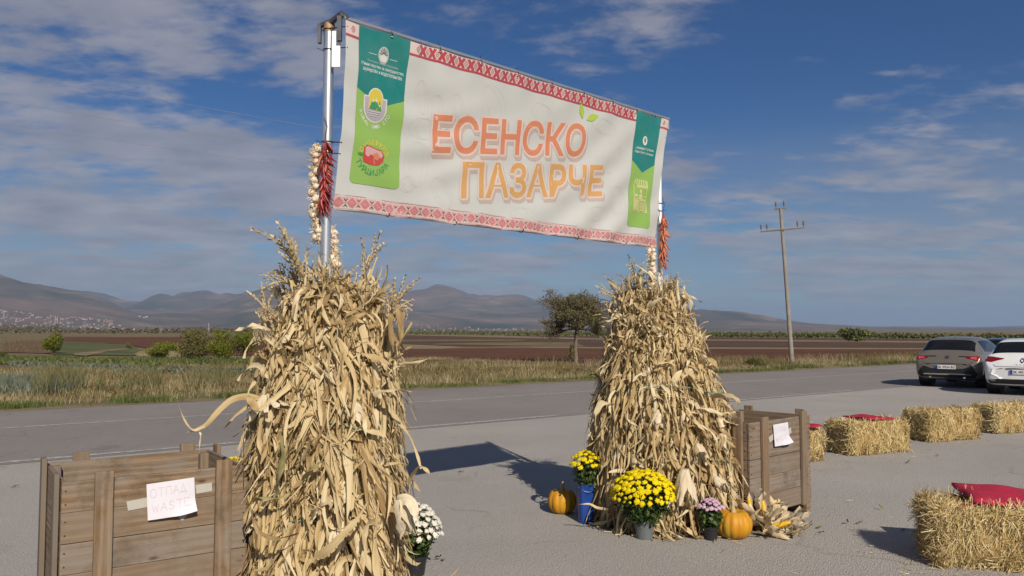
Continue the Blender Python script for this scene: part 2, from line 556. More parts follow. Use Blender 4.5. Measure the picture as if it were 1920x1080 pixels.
def sheet(name, pts, mat, z, kind='structure', step=None):
    """a sheet over the ground: polygon in world XY, cut into pieces that follow the terrain"""
    bm = bmesh.new()
    bm.faces.new([bm.verts.new((p[0], p[1], 0)) for p in pts])
    if step:
        xs = [p[0] for p in pts]; ys = [p[1] for p in pts]
        for ax, lo, hi in ((0, min(xs), max(xs)), (1, min(ys), max(ys))):
            k = lo + step
            while k < hi:
                co = Vector((k, 0, 0)) if ax == 0 else Vector((0, k, 0))
                bmesh.ops.bisect_plane(bm, geom=bm.verts[:] + bm.edges[:] + bm.faces[:], plane_co=co, plane_no=Vector((1, 0, 0)) if ax == 0 else Vector((0, 1, 0)))
                k += step
    bmesh.ops.recalc_face_normals(bm, faces=bm.faces)
    bm.verts.index_update()
    vs = np.array([v.co[:] for v in bm.verts])
    vs[:, 2] = terrain(vs[:, 0], vs[:, 1]) + z
    fs = [tuple(v.index for v in f.verts) for f in bm.faces]
    bm.free()
    me = pydata(name, vs, fs, mat)
    if me.polygons[0].normal.z < 0:
        me.flip_normals()
    return tag(link(name, me), kind=kind)


sheet('parking_lot', [rp(-60, -60), rp(120, -60), rp(120, 11.95), rp(-60, 11.95)], M['lot'], 0.0)
sheet('road', [rp(-60, 11.7), rp(60, 11.7), rp(160, 10.5), rp(160, 18.6), rp(60, 19.0), rp(20, 19.5), rp(-60, 19.7)], M['road'], 0.004)


def ribbon_line(name, t0, t1, s, width, n=24):
    mb = MB()
    rngl = random.Random(int(s * 100) + int(t0))
    L = []
    for i in range(n + 1):
        t = t0 + (t1 - t0) * i / n
        L.append((rp(t, s - width / 2 * rngl.uniform(0.85, 1.1), 0.008), rp(t, s + width / 2 * rngl.uniform(0.85, 1.1), 0.008)))
    vs = [p for q in L for p in q]
    mb.add(vs, [(2 * i, 2 * i + 2, 2 * i + 3, 2 * i + 1) for i in range(n)])
    tag(mb.build(name, M['paint']), kind='structure')


ribbon_line('road_centre_line', -40, 150, 16.05, 0.13, 90)
ribbon_line('road_edge_line', -40, 10.3, 11.9, 0.13, 40)
ribbon_line('road_edge_line', 15.5, 21, 11.85, 0.12, 10)
ribbon_line('road_edge_line', 24, 60, 11.8, 0.11, 20)
# ragged pale edge strip where the road meets the lot, and the gravel edge on the far side
edge = MB()
vs = []
for i in range(161):
    t = -30 + i * 0.6
    o = 0.10 * (float(fbm(t * 0.8, 2.0, 5, 3)) - 0.5)
    vs += [rp(t, 19.25 + o - 0.003 * max(t - 20, 0), 0.007), rp(t, 19.75 + 2 * o, 0.007)]
edge.add(vs, [(2 * i, 2 * i + 2, 2 * i + 3, 2 * i + 1) for i in range(160)])
tag(edge.build('gravel_shoulder', M['stubble']), kind='structure')

sheet('verge', [rp(-60, 19.6), rp(120, 18.9), rp(120, 25.0), rp(-60, 25.5)], M['verge'], 0.004, step=8)

# ------------------------------------------------------------------ fields
gp = lambda L: [G(*q)[:2] for q in L]
sheet('ploughed_field', gp([(470, 694), (760, 700), (1100, 694), (1500, 682), (2150, 670), (2150, 656.5), (1700, 656), (1100, 654.2), (735, 655), (640, 658), (480, 672)]), M['red_soil'], 0.03, step=6)
sheet('stubble_field', gp([(640, 657.5), (735, 654.6), (1100, 653.8), (1700, 655.6), (2150, 656), (2150, 654), (1700, 653.2), (1100, 650.8), (900, 650.5), (760, 646), (640, 645)]), M['stubble'], 0.03, step=30)
sheet('ploughed_field', gp([(640, 644.5), (760, 645.6), (900, 650.1), (1100, 650.3), (1700, 652.8), (2150, 653.6), (2150, 645), (1700, 643), (1150, 638), (950, 633.5), (760, 628.8), (640, 628.5)]), M['dark_soil'], 0.03, step=40)
sheet('stubble_field', gp([(640, 628.2), (760, 628.5), (950, 633.1), (1150, 637.6), (1700, 642.6), (2150, 644.6), (2150, 641), (1700, 639.4), (1150, 635), (950, 630), (760, 627.2), (640, 627.2)]), M['stubble'], 0.03, step=60)
sheet('ploughed_field', gp([(950, 629.8), (1150, 634.7), (1700, 639.1), (2150, 640.7), (2150, 636.8), (1700, 635.4), (1150, 631.2), (950, 628.4)]), M['dark_soil'], 0.03, step=60)
# the left hollow
sheet('ploughed_field', gp([(95, 640), (240, 648), (330, 665), (480, 668), (640, 657), (640, 633), (480, 632.5), (300, 632.2), (95, 632)]), M['red_soil'], 0.06, step=6)
sheet('vineyard_field', gp([(5, 661), (95, 664), (95, 641), (60, 637), (5, 645)]), M['pink_soil'], 0.05, step=6)
sheet('green_field', gp([(98, 666), (250, 668), (270, 660), (240, 646), (140, 641), (98, 641)]), M['green_crop'], 0.06, step=6)
sheet('farm_track', gp([(140, 668), (160, 669), (200, 660.5), (240, 656.5), (240, 654.5), (195, 657.5), (140, 664)]), M['stubble'], 0.09, step=4)
sheet('lime_field', gp([(-100, 672), (20, 668), (140, 670), (300, 676), (480, 678), (480, 690), (300, 687), (140, 683), (-100, 684)]), M['lime_crop'], 0.03, step=8)
sheet('farm_track', gp([(330, 687), (480, 687.5), (480, 692), (380, 690.5)]), M['stubble'], 0.05, step=8)


# ------------------------------------------------------------------ blades and leaf clouds
def blades(px, py, pz, h, wd, lean, rnd, seg=2):
    """grass blades: tapering bent strips; arrays per blade"""
    n = len(px)
    az = RNG.uniform(0, 2 * PI, n)
    fa = RNG.uniform(0, PI, n)
    vs = []; us = []
    for k in range(seg + 1):
        t = k / seg
        bend = lean * t * t * h
        cx = px + np.cos(az) * bend; cy = py + np.sin(az) * bend; cz = pz + h * t * (1 - 0.25 * np.minimum(lean, 1) * t)
        w2 = wd * (1 - t) ** 0.7 * 0.5 + wd * 0.06
        for sgn in (-1, 1):
            vs.append(np.stack([cx + sgn * np.cos(fa) * w2, cy + sgn * np.sin(fa) * w2, cz], -1))
    V = np.stack(vs, 1)                      # n, 2(seg+1), 3
    m = 2 * (seg + 1)
    base = (np.arange(n) * m)[:, None, None]
    q = np.array([[2 * k, 2 * k + 1, 2 * k + 3, 2 * k + 2] for k in range(seg)])[None]
    Fc = (base + q).reshape(-1, 4)
    return V.reshape(-1, 3), Fc, np.repeat(rnd, m)


def grass_object(name, pts, h, wd, lean, mat, label=None, cat=None, parent=None, seg=2, rnd=None):
    n = len(pts)
    pts = np.asarray(pts)
    z = terrain(pts[:, 0], pts[:, 1])
    if rnd is None:
        rnd = np.clip((fbm(pts[:, 0] * 0.45, pts[:, 1] * 0.45, 77, 4) - 0.5) * 2.3 + 0.5 + RNG.normal(0, 0.16, n), 0, 0.999)
    V, Fc, r = blades(pts[:, 0], pts[:, 1], z, h, wd, lean, rnd, seg)
    o = link(name, pydata(name, V, Fc, mat, False, None, r), parent)
    if not parent:
        tag(o, label, cat, kind='stuff')
    return o


def strip_points(n, t0, t1, s0, s1, clump=0.5, seed=1, thr=0.4, cs=1.2):
    """points in a strip along the road, denser near the camera, gathered in clumps"""
    out = []
    tot = 0
    while tot < n:
        k = n
        u = RNG.uniform(0, 1, k)
        t = t0 + (t1 - t0) * u ** 1.35
        s = RNG.uniform(s0, s1, k)
        x = RD[0] * t + RN[0] * s; y = RD[1] * t + RN[1] * s
        d = fbm(x * cs, y * cs, seed, 3)
        keep = (d > thr + clump * RNG.uniform(-0.18, 0.18, k))
        out.append(np.stack([x[keep], y[keep]], -1)); tot += int(keep.sum())
    return np.concatenate(out)[:n]


def lenmod(pts, lo, hi, seed, cs=0.35):
    return lo + (hi - lo) * fbm(pts[:, 0] * cs, pts[:, 1] * cs, seed, 3) * RNG.uniform(0.55, 1.25, len(pts))


P = strip_points(25000, -3, 75, 20.3, 24.6, seed=11, thr=0.50)
grass_object('dry_grass', P, lenmod(P, 0.03, 0.46, 5), RNG.uniform(0.008, 0.02, len(P)), RNG.uniform(0.1, 0.8, len(P)), M['dry_grass'],
             'tall dry straw-coloured grass on the far verge of the road', 'dry grass')
P = strip_points(16000, -3, 75, 19.65, 20.7, seed=12, thr=0.45)
grass_object('green_grass', P, lenmod(P, 0.05, 0.26, 6), RNG.uniform(0.012, 0.025, len(P)), RNG.uniform(0.2, 1.0, len(P)), M['grass'],
             'low green grass edging the far side of the road', 'grass')
P = strip_points(15000, -3, 60, 21.5, 30, seed=13, thr=0.50, cs=0.5)
grass_object('weeds', P, lenmod(P, 0.06, 0.36, 7), RNG.uniform(0.015, 0.035, len(P)), RNG.uniform(0.2, 1.2, len(P)), M['weed'],
             'brown and olive weeds between the verge and the fields', 'weeds')
# left-hand meadow
P = strip_points(24000, -6, 26, 23.5, 42, seed=14, thr=0.5, cs=0.7)
grass_object('meadow_grass', P, lenmod(P, 0.04, 0.34, 8), RNG.uniform(0.012, 0.028, len(P)), RNG.uniform(0.1, 0.9, len(P)), M['dry_grass'],
             'mixed dry meadow grass on the left beyond the road', 'grass')
P = strip_points(16000, -6, 24, 23, 38, seed=15, thr=0.50, cs=0.5)
grass_object('meadow_weeds', P, lenmod(P, 0.08, 0.36, 9), RNG.uniform(0.02, 0.05, len(P)), RNG.uniform(0.3, 1.3, len(P)), M['weed'],
             'reddish brown meadow weeds on the left beyond the road', 'weeds')


def patch_points(poly, n):
    poly = [np.array(G(*q)[:2]) for q in poly]
    a, b, c, d = poly
    u = RNG.uniform(0, 1, n)[:, None]; v = RNG.uniform(0, 1, n)[:, None]
    return (a * (1 - u) + b * u) * (1 - v) + (d * (1 - u) + c * u) * v


P = patch_points([(-60, 752), (140, 742), (160, 722), (-60, 716)], 2600)
grass_object('leek_bed', P, RNG.uniform(0.25, 0.5, len(P)), RNG.uniform(0.02, 0.045, len(P)), RNG.uniform(0.1, 0.7, len(P)), M['leek'],
             'bluish green leek leaves at the road edge on the far left', 'leeks')
P = np.concatenate([patch_points([(60, 748), (160, 741), (150, 722), (75, 726)], 900), patch_points([(182, 742), (194, 741), (194, 735), (182, 736)], 60), patch_points([(225, 738), (300, 734), (300, 724), (225, 728)], 420), patch_points([(340, 733), (440, 728), (440, 718), (340, 722)], 420)])
grass_object('tall_tufts', P, RNG.uniform(0.35, 1.0, len(P)), RNG.uniform(0.008, 0.02, len(P)), RNG.uniform(0.15, 0.6, len(P)), M['dry_grass'],
             'tall pale dry tufts standing above the meadow on the left', 'dry grass', rnd=RNG.uniform(0.55, 0.88, len(P)))
P = np.concatenate([patch_points([(20, 686), (250, 696), (250, 690.5), (20, 683)], 2300), patch_points([(210, 699), (480, 706), (480, 699), (210, 692)], 2000)])
o = grass_object('cabbage_row', P, RNG.uniform(0.08, 0.30, len(P)), RNG.uniform(0.06, 0.14, len(P)), RNG.uniform(0.3, 1.2, len(P)), M['leek'],
                 'band of bluish green cabbages across the left meadow', 'cabbages')
P = patch_points([(-60, 683), (480, 688), (480, 677), (-60, 671)], 5200)
grass_object('lime_crop', P, RNG.uniform(0.12, 0.4, len(P)), RNG.uniform(0.05, 0.12, len(P)), RNG.uniform(0.3, 1.2, len(P)), M['grass'],
             'bright green low crop behind the cabbages on the left', 'crop')
P = patch_points([(720, 700), (1700, 679), (1700, 676), (720, 694)], 3000)
grass_object('field_edge_grass', P, RNG.uniform(0.2, 0.6, len(P)), RNG.uniform(0.01, 0.02, len(P)), RNG.uniform(0.1, 0.7, len(P)), M['dry_grass'],
             'thin line of dry grass at the near edge of the ploughed field', 'dry grass')


def leaf_cloud(blobs, n, size, flat=0.0, shell=0.45):
    """blobs: (cx,cy,cz,rx,ry,rz,weight); leaf-sized quads spread through their volume"""
    B = np.array(blobs, float)
    wts = B[:, 6] / B[:, 6].sum()
    idx = RNG.choice(len(B), n, p=wts)
    d = RNG.normal(size=(n, 3)); d /= np.linalg.norm(d, axis=1)[:, None]
    rr = shell + (1 - shell) * RNG.uniform(0, 1, n) ** 0.6
    rr *= RNG.uniform(0.75, 1.12, n)
    c = B[idx, :3] + d * rr[:, None] * B[idx, 3:6]
    a = RNG.normal(size=(n, 3)); a /= np.linalg.norm(a, axis=1)[:, None]
    b = np.cross(a, d + RNG.normal(size=(n, 3)) * 0.7); b /= np.linalg.norm(b, axis=1)[:, None] + 1e-9
    s = size * RNG.uniform(0.55, 1.35, n)[:, None]
    V = np.stack([c - a * s * 0.5, c + b * s * 0.3 + a * s * 0.05, c + a * s * 0.5, c - b * s * 0.3 - a * s * 0.05], 1).reshape(-1, 3)
    Fc = np.arange(4 * n).reshape(-1, 4)
    r = np.repeat(np.clip(RNG.uniform(0, 0.999, n), 0, .999), 4)
    return V, Fc, r


def bush(label, base, wd, ht, mat, n=1800, leaf=0.10, seed=1, cat='bush', group=None, depth=None, name='bush'):
    rg = random.Random(seed)
    b = thing(name, label, cat, base, (0, 0, rg.uniform(0, 6)), group)
    blobs = []
    for k in range(9):
        a = rg.uniform(0, 2 * PI); q = rg.uniform(0.1, 0.62)
        zc_ = ht * rg.uniform(0.22, 0.78)
        fall = 1.0 - 0.45 * max(0, zc_ / ht - 0.5)
        r = wd * rg.uniform(0.20, 0.32)
        blobs.append((math.cos(a) * q * wd / 2 * fall, math.sin(a) * q * wd / 2 * fall, zc_, r, r, r * rg.uniform(0.8, 1.1) * ht / wd * 1.05, r))
    V, Fc, rn = leaf_cloud(blobs, int(n * 2.2), leaf * 1.05, shell=0.25)
    V[:, 2] = np.maximum(V[:, 2], 0.01)
    tag(link('foliage', pydata('foliage', V, Fc, mat, False, None, rn), b), kind='stuff')
    mb = MB()
    for k in range(7):
        q = blobs[k]
        mb.tube([(q[0] * 0.15, q[1] * 0.15, -0.05), (q[0] * 0.4, q[1] * 0.4, q[2] * 0.45), (q[0] * 0.8, q[1] * 0.8, q[2])], [0.03 * ht / 1.7, 0.02 * ht / 1.7, 0.008], 5)
    mb.build('stem', M['bark'], b, True)
    return b


bush('rounded dark green bush standing alone in the hollow on the far left', G(99, 664), 1.95, 2.0, M['bush'], 2600, 0.11, 3)
bush('low wide yellow green bush at the left end of the thicket', G(302, 675), 2.8, 1.25, M['bush'], 2200, 0.09, 4)
bush('olive bush in the middle of the thicket on the left', G(372, 678), 2.8, 1.9, M['olive_bush'], 2600, 0.09, 5)
bush('tall bright green bush nearest the left corn sheaf', G(436, 678), 3.3, 1.95, M['bush'], 3400, 0.09, 6)
bush('brown scrubby bush at the left edge of the photograph', G(2, 672), 0.95, 0.6, M['olive_bush'], 900, 0.07, 7)
bush('small dark shrub on the pale bank', G(241, 654), 0.8, 0.7, M['olive_bush'], 500, 0.1, 8, name='shrub', cat='shrub')
bush('dark green low shrub left of the utility pole foot', G(1415, 690), 1.5, 0.55, M['olive_bush'], 900, 0.06, 9, name='shrub', cat='shrub')
bush('yellowish sapling clump beside the lone tree trunk', G(1071, 672), 0.55, 1.0, M['olive_bush'], 300, 0.09, 10, name='shrub', cat='shrub')
bush('round green bush standing up out of the orchard row', G(1607, 640.5), 5.0, 2.3, M['orchard'], 900, 0.35, 11)

# pale bank in the hollow
bank = MB()
bx, by, bz = G(258, 668)
vs = []
for i in range(13):
    for j in range(9):
        u = i / 12 * 2 - 1; v = j / 8 * 2 - 1
        r = max(0, 1 - u * u) * max(0, 1 - v * v)
        X = bx + u * 2.4; Y = by + 6 + v * 4.0
        vs.append((X, Y, float(terrain(X, Y)) - 0.25 + 1.15 * r ** 0.7 * (0.5 + 0.9 * float(fbm(u * 3 + 5, v * 3, 9, 3)))))
bank.add(vs, [(i * 9 + j, (i + 1) * 9 + j, (i + 1) * 9 + j + 1, i * 9 + j + 1) for i in range(12) for j in range(8)])
tag(bank.build('earth_bank', M['verge'], smooth=True), kind='structure')

# orchard rows on the right horizon, bare woods far left
V = []; blobs = []
for row in range(3):
    for k in range(280):
        px_ = 700 + k * 4.9 + random.uniform(-2.5, 2.5)
        py_ = 628.6 + (px_ - 760) / 1140 * 9.0 - row * 1.6
        q = G(px_, py_)
        hgt = 0.92 * (q[1] / 170) * random.uniform(0.6, 1.25)
        blobs.append((q[0], q[1], q[2] + hgt * 0.62, 0.42 * hgt * random.uniform(0.8, 1.3), 0.5 * hgt, 0.52 * hgt, hgt ** 0.5))
Vv, Fc, rn = leaf_cloud(blobs, 26000, 0.42, shell=0.2)
tag(link('orchard', pydata('orchard', Vv, Fc, M['orchard'], False, None, rn)), 'rows of small green orchard trees along the right horizon', 'orchard', kind='stuff')
blobs = []
for k in range(330):
    px_ = random.uniform(-120, 480)
    y_ = random.uniform(430, 620)
    x_ = (px_ - 960) / F * y_
    hgt = random.uniform(2.6, 5.0) * (1.25 if px_ < 110 else 0.8)
    blobs.append((x_, y_, float(terrain(x_, y_)) + hgt * 0.5, hgt * 0.32, hgt * 0.35, hgt * 0.55, 1))
Vv, Fc, rn = leaf_cloud(blobs, 15000, 1.1, shell=0.1)
tag(link('distant_woods', pydata('distant_woods', Vv, Fc, M['far_wood'], False, None, rn)), 'grey brown bare woods in front of the distant town', 'woods', kind='stuff')
# vineyard rows: thin posts and vines of the tilled slope on the far left
blobs = []
for k in range(9):
    for j in range(10):
        q = G(12 + k * 9.5, 640 + j * 2.3)
        blobs.append((q[0], q[1], q[2] + 0.2, 0.14, 0.5, 0.2, 1))
Vv, Fc, rn = leaf_cloud(blobs, 1800, 0.09, shell=0.1)
tag(link('vineyard', pydata('vineyard', Vv, Fc, M['olive_bush'], False, None, rn)), 'rows of withered vines on the reddish slope far left', 'vines', kind='stuff')

# ------------------------------------------------------------------ hills
RIDGES = [
    (9000, 3600, [-500, -200, 0, 70, 140, 200, 260, 340, 420, 470, 560, 650, 740, 800, 830, 870, 900, 960, 1020, 1100, 1200, 1300, 1500, 1700, 2500],
     [95, 92, 88, 80, 80, 74, 73, 74, 69, 70, 74, 70, 66, 66, 68, 66, 62, 60, 60, 55, 45, 30, 10, 5, 4]),
    (6200, 2600, [-600, -100, 0, 40, 100, 160, 220, 280, 340, 430], [125, 112, 100, 90, 80, 66, 48, 30, 13, 0]),
    (7000, 2200, [230, 300, 380, 440, 500, 560, 640, 700, 780, 860], [3, 25, 42, 62, 85, 82, 70, 52, 28, 4]),
    (5600, 1700, [250, 330, 400, 470, 560, 700, 800, 900], [0, 14, 28, 40, 48, 36, 16, 0]),
    (8000, 3000, [560, 640, 740, 790, 830, 870, 900, 960, 1020, 1080, 1150, 1250, 1350], [20, 40, 62, 69, 75, 71, 66, 62, 63, 65, 58, 35, 8]),
    (5900, 1900, [640, 740, 800, 900, 1000, 1100, 1200], [34, 44, 36, 20, 16, 10, 0]),
    (6500, 2300, [1050, 1150, 1230, 1290, 1340, 1400, 1450, 1500, 1560, 1650, 1800], [18, 36, 43, 43, 39, 32, 25, 17, 12, 8, 5]),
    (13500, 4000, [1200, 1400, 1700, 1920, 2500], [10, 9, 6, 9, 12]),
]


def hills(az, r):
    pxx = np.tan(az) * F + 960
    H = np.zeros_like(r)
    cosr = r * np.cos(az)
    for k, (rc, wf, xs, vv) in enumerate(RIDGES):
        v = sum(np.interp(pxx + o_, xs, vv) for o_ in (-24, -12, 0, 12, 24)) / 5
        v = np.maximum(v, 0)
        hc = rc * np.cos(az) * v / F
        t = (r - rc) / wf
        g = np.where(t < 0, np.clip(1 + t, 0, 1) ** 1.35, np.clip(1 - t * 1.2, 0, 1))
        x = r * np.sin(az) / 900.0; y = r * np.cos(az) / 900.0
        nz = fbm(x * 1.2 + k * 3, y * 1.2, 20 + k, 5, 0.55) - 0.5
        rdg = np.abs(fbm(x * 0.9, y * 0.55, 40 + k, 4) - 0.5)
        am = np.clip(g * (1.35 - g) * 2.2, 0, 1)
        H = np.maximum(H, hc * g * (1 + (nz * 0.75 - rdg * 1.1 + 0.1) * am) + hc * nz * 0.05 * (g > 0))
    return H


az = np.radians(np.linspace(-46, 46, 520)); rr = np.geomspace(3000, 18000, 150)
A, R_ = np.meshgrid(az, rr)
Hh = hills(A, R_)
Hh = Hh - 6.0 * (Hh < 1.0)
V = np.stack([R_ * np.sin(A), R_ * np.cos(A), Hh], -1).reshape(-1, 3)
na = len(az)
i, j = np.meshgrid(np.arange(len(rr) - 1), np.arange(na - 1), indexing='ij')
Fc = np.stack([i * na + j, i * na + j + 1, (i + 1) * na + j + 1, (i + 1) * na + j], -1).reshape(-1, 4)
tag(link('hills', pydata('hills', V, np.ascontiguousarray(Fc), M['hill'], True)), kind='structure')

# ------------------------------------------------------------------ the town at the foot of the hills
M['house_wall'] = simple('house_wall', (0.30, 0.285, 0.27), 0.9)
M['house_wall2'] = simple('house_wall_cream', (0.24, 0.21, 0.185), 0.9)
M['roof_tile'] = simple('roof_tile', (0.30, 0.145, 0.095), 0.9)
M['shed_roof'] = simple('shed_roof', (0.50, 0.51, 0.53), 0.7)


def house_mesh(wd, dp, ht, rf, wall, roof):
    mb = MB()
    mb.box((0, 0, ht / 2), (wd, dp, ht))
    nw = len(mb.f)
    e = 0.5
    vs = [(-wd / 2 - e, -dp / 2 - e, ht), (wd / 2 + e, -dp / 2 - e, ht), (wd / 2 + e, dp / 2 + e, ht), (-wd / 2 - e, dp / 2 + e, ht), (-wd / 2 - e, 0, ht + rf), (wd / 2 + e, 0, ht + rf)]
    mb.add(vs, [(0, 1, 5, 4), (2, 3, 4, 5), (1, 2, 5), (3, 0, 4)])
    me = pydata('house', mb.v, mb.f, [wall, roof])
    for k, pg in enumerate(me.polygons):
        pg.material_index = 0 if k < nw else 1
    return me


HM = [house_mesh(8, 6, 4, 2.6, M['house_wall'], M['roof_tile']), house_mesh(9, 7, 4.2, 2.8, M['house_wall2'], M['roof_tile']),
      house_mesh(7, 7, 5.5, 2.4, M['house_wall'], M['roof_tile']), house_mesh(9, 6, 4, 2.6, M['house_wall2'], M['roof_tile'])]
SM = house_mesh(17, 8, 3.6, 1.2, M['shed_roof'], M['shed_roof'])
hs = []
rt = random.Random(5)


def put(me, px_, r, label, cat, group, name):
    a = math.atan((px_ - 960) / F)
    h = float(hills(np.array([a]), np.array([float(r)]))[0])
    o = link(name, me, None, (r * math.sin(a), r * math.cos(a), h - 0.6), (0, 0, rt.uniform(0, 3.1)), [rt.uniform(0.7, 1.0)] * 3)
    tag(o, label, cat, group)


for k in range(150):
    q = rt.random() ** 1.2
    put(rt.choice(HM), -10 + 225 * rt.random(), rt.uniform(3900, 4700), 'small pale red-roofed house of the town below the left hills', 'house', 'houses of the town far left', 'house')
for k in range(34):
    put(rt.choice(HM), rt.uniform(215, 360), rt.uniform(3700, 4000), 'small pale house at the sparse edge of the town below the hills', 'house', 'houses along the valley edge', 'house')
for k in range(60):
    put(rt.choice(HM), 780 + 240 * rt.random(), rt.uniform(4000, 4700), 'tiny pale house of the village below the central hill', 'house', 'houses of the central village', 'house')
for k, (px_, r) in enumerate([(157, 4560), (172, 4600), (185, 4580), (186, 3850), (225, 4250), (250, 3800), (312, 3760), (318, 3790), (270, 5200), (275, 5250), (262, 5230), (10, 4600), (3, 4650), (60, 4560), (355, 3800), (205, 3900)]):
    put(SM, px_, r, 'long white industrial shed at the edge of the distant town', 'shed', 'white sheds of the distant town', 'shed')


def minaret(px_, r, ht, label):
    a = math.atan((px_ - 960) / F)
    h = float(hills(np.array([a]), np.array([float(r)]))[0])
    t = thing('minaret', label, 'minaret', (r * math.sin(a), r * math.cos(a), h - 0.5), group='white minarets of the distant town')
    mb = MB(); mb.lathe([(2.0, 0), (1.6, ht * 0.7), (2.4, ht * 0.72), (2.4, ht * 0.75), (1.4, ht * 0.76), (1.4, ht * 0.85)], 8)
    mb.build('tower', M['house_wall'], t)
    mb = MB(); mb.lathe([(1.7, ht * 0.85), (0.1, ht)], 8)
    mb.build('spire', M['shed_roof'], t)


minaret(104, 4100, 42, 'slender white minaret, the taller of a close pair in the distant town')
minaret(108, 4150, 36, 'slender white minaret, the shorter of a close pair in the distant town')
minaret(8, 4300, 40, 'slender white minaret at the far left end of the distant town')
minaret(392, 3700, 34, 'lone white minaret right of the distant town beyond the thicket')

# ------------------------------------------------------------------ haze
hz = MB()
HZ_TOP = float(Hh.max()) + 15.0
hz.box((0, 0, (HZ_TOP - 8.0) / 2), (41000, 41000, HZ_TOP + 8.0))
m, n = new_mat('haze')
pvn = n.a('ShaderNodeVolumePrincipled', {'Color': (0.50, 0.69, 1.0, 1), 'Density': 0.00009, 'Anisotropy': 0.15})
n.a('ShaderNodeOutputMaterial', {'Volume': pvn.outputs[0]})
M['haze'] = m
ho = hz.build('haze', m)
ho['kind'] = 'stuff'

# ------------------------------------------------------------------ lone tree
def lone_tree():
    base = G(1080, 681)
    t = thing('autumn_tree', 'lone small tree with thinning brown autumn leaves beyond the road', 'tree', base)
    rg = random.Random(12)
    tr = MB(); br = MB(); tips = []
    tr.tube([(0.0, 0, -0.1), (0.0, 0, 0.25), (-0.02, 0, 0.9), (0.03, 0, 1.5), (0.08, 0.02, 1.85)], [0.13, 0.108, 0.095, 0.10, 0.085], 10)

    def grow(p, d, L, r, lev):
        pts = [p]; q = p.copy(); dd = d.copy()
        for k in range(4):
            dd = (dd + Vector([rg.uniform(-0.28, 0.28) for _ in range(3)]) + Vector((0, 0, 0.05))).normalized()
            q = q + dd * L / 4
            pts.append(q.copy())
        (tr if lev == 0 else br).tube(pts, [r * (1 - 0.14 * k) for k in range(5)], 6 if lev < 2 else 4, False)
        if lev >= 2: tips.extend([pts[2], pts[3], pts[4]])
        if lev == 3: return
        for k in range(5 if lev < 2 else 4):
            b = pts[rg.choice([2, 3, 4, 4])]
            nd = (dd * 0.7 + Vector((rg.uniform(-1, 1), rg.uniform(-1, 1), rg.uniform(-0.45, 0.7)))).normalized()
            grow(b, nd, L * rg.uniform(0.55, 0.8), r * 0.5, lev + 1)
    for d, L in (((-0.75, -0.1, 0.62), 1.0), ((0.25, 0.2, 1.0), 1.0), ((0.9, 0.0, 0.42), 1.0), ((-0.25, -0.6, 0.8), 0.9), ((0.5, 0.6, 0.6), 0.9), ((-0.9, 0.35, 0.35), 0.8), ((0.6, -0.6, 0.3), 0.85), ((-1.0, 0.1, 0.08), 0.95), ((1.0, 0.2, 0.0), 0.9), ((-0.5, -0.7, 0.05), 0.8), ((0.35, -0.8, 0.1), 0.75), ((-0.2, 0.5, 1.0), 1.05), ((-0.55, 0.2, 0.9), 1.05)):
        grow(Vector((0.06, 0.02, 1.75)), Vector(d).normalized(), L, 0.07, 0)
    tr.build('trunk', M['bark'], t, True)
    cr = br.build('branches', M['bark'], t, True)
    tp = np.array([p[:] for p in tips])
    tp = tp[(tp[:, 2] > 1.35) & (tp[:, 2] < 3.75)]
    blobs = [(p[0], p[1], p[2], 0.21, 0.21, 0.18, 1) for p in tp]
    Vv, Fc, rn = leaf_cloud(blobs, 17000, 0.08, shell=0.0)
    tag(link('crown', pydata('crown', Vv, Fc, M['tree_leaf'], False, None, rn), t), kind='stuff')
    Vv, Fc, rn = leaf_cloud([(1.1, 0, 1.75, 0.35, 0.4, 0.42, 1), (0.85, -0.2, 2.2, 0.4, 0.4, 0.3, 1)], 600, 0.08, shell=0.1)
    tag(link('crown', pydata('crown', Vv, Fc, M['bush'], False, None, rn), t), label='greener leaves low on the right side of the tree', kind='stuff')


lone_tree()

# ------------------------------------------------------------------ utility pole and wires
ub = Vector(G(1486, 683))
up = thing('utility_pole', 'leaning grey concrete utility pole with a crossarm beside the road', 'utility pole', ub)
top = Vector(D(1463.5, 391, ub.y)) - ub
mb = MB(); mb.tube([(0, 0, -0.3), top * 0.5, top], [0.115, 0.095, 0.075], 12)
autosmooth(mb.build('pole', M['concrete'], up))
mid_ = top * 0.862
ax = Vector((1.0, -0.42, 0.05)).normalized()
mb = MB()
mb.tube([mid_ - ax * 1.05, mid_ + Vector((0, -0.09, 0)), mid_ + ax * 1.05], [0.038, 0.06, 0.038], 4)
mb.build('crossarm', M['concrete'], up)
mb = MB()
mb.tube([top - ax * 0.30, top + ax * 0.30], [0.05, 0.05], 4)
mb.build('top_bracket', M['concrete'], up)
ins = MB()
ins.lathe([(0.015, 0), (0.015, 0.1), (0.06, 0.12), (0.03, 0.17), (0.06, 0.19), (0.03, 0.24), (0.055, 0.26), (0.03, 0.33), (0.0, 0.36)], 8)
im = ins.mesh('insulator', M['insulator'], True)
heads = []
for bpt, off in ((top, -0.22), (top, 0.16), (mid_, -1.0), (mid_, -0.72), (mid_, 0.72), (mid_, 1.0)):
    q = bpt + ax * off + Vector((0, 0, 0.05))
    link('insulator', im, up, q)
    heads.append(ub + q + Vector((0, 0, 0.30)))
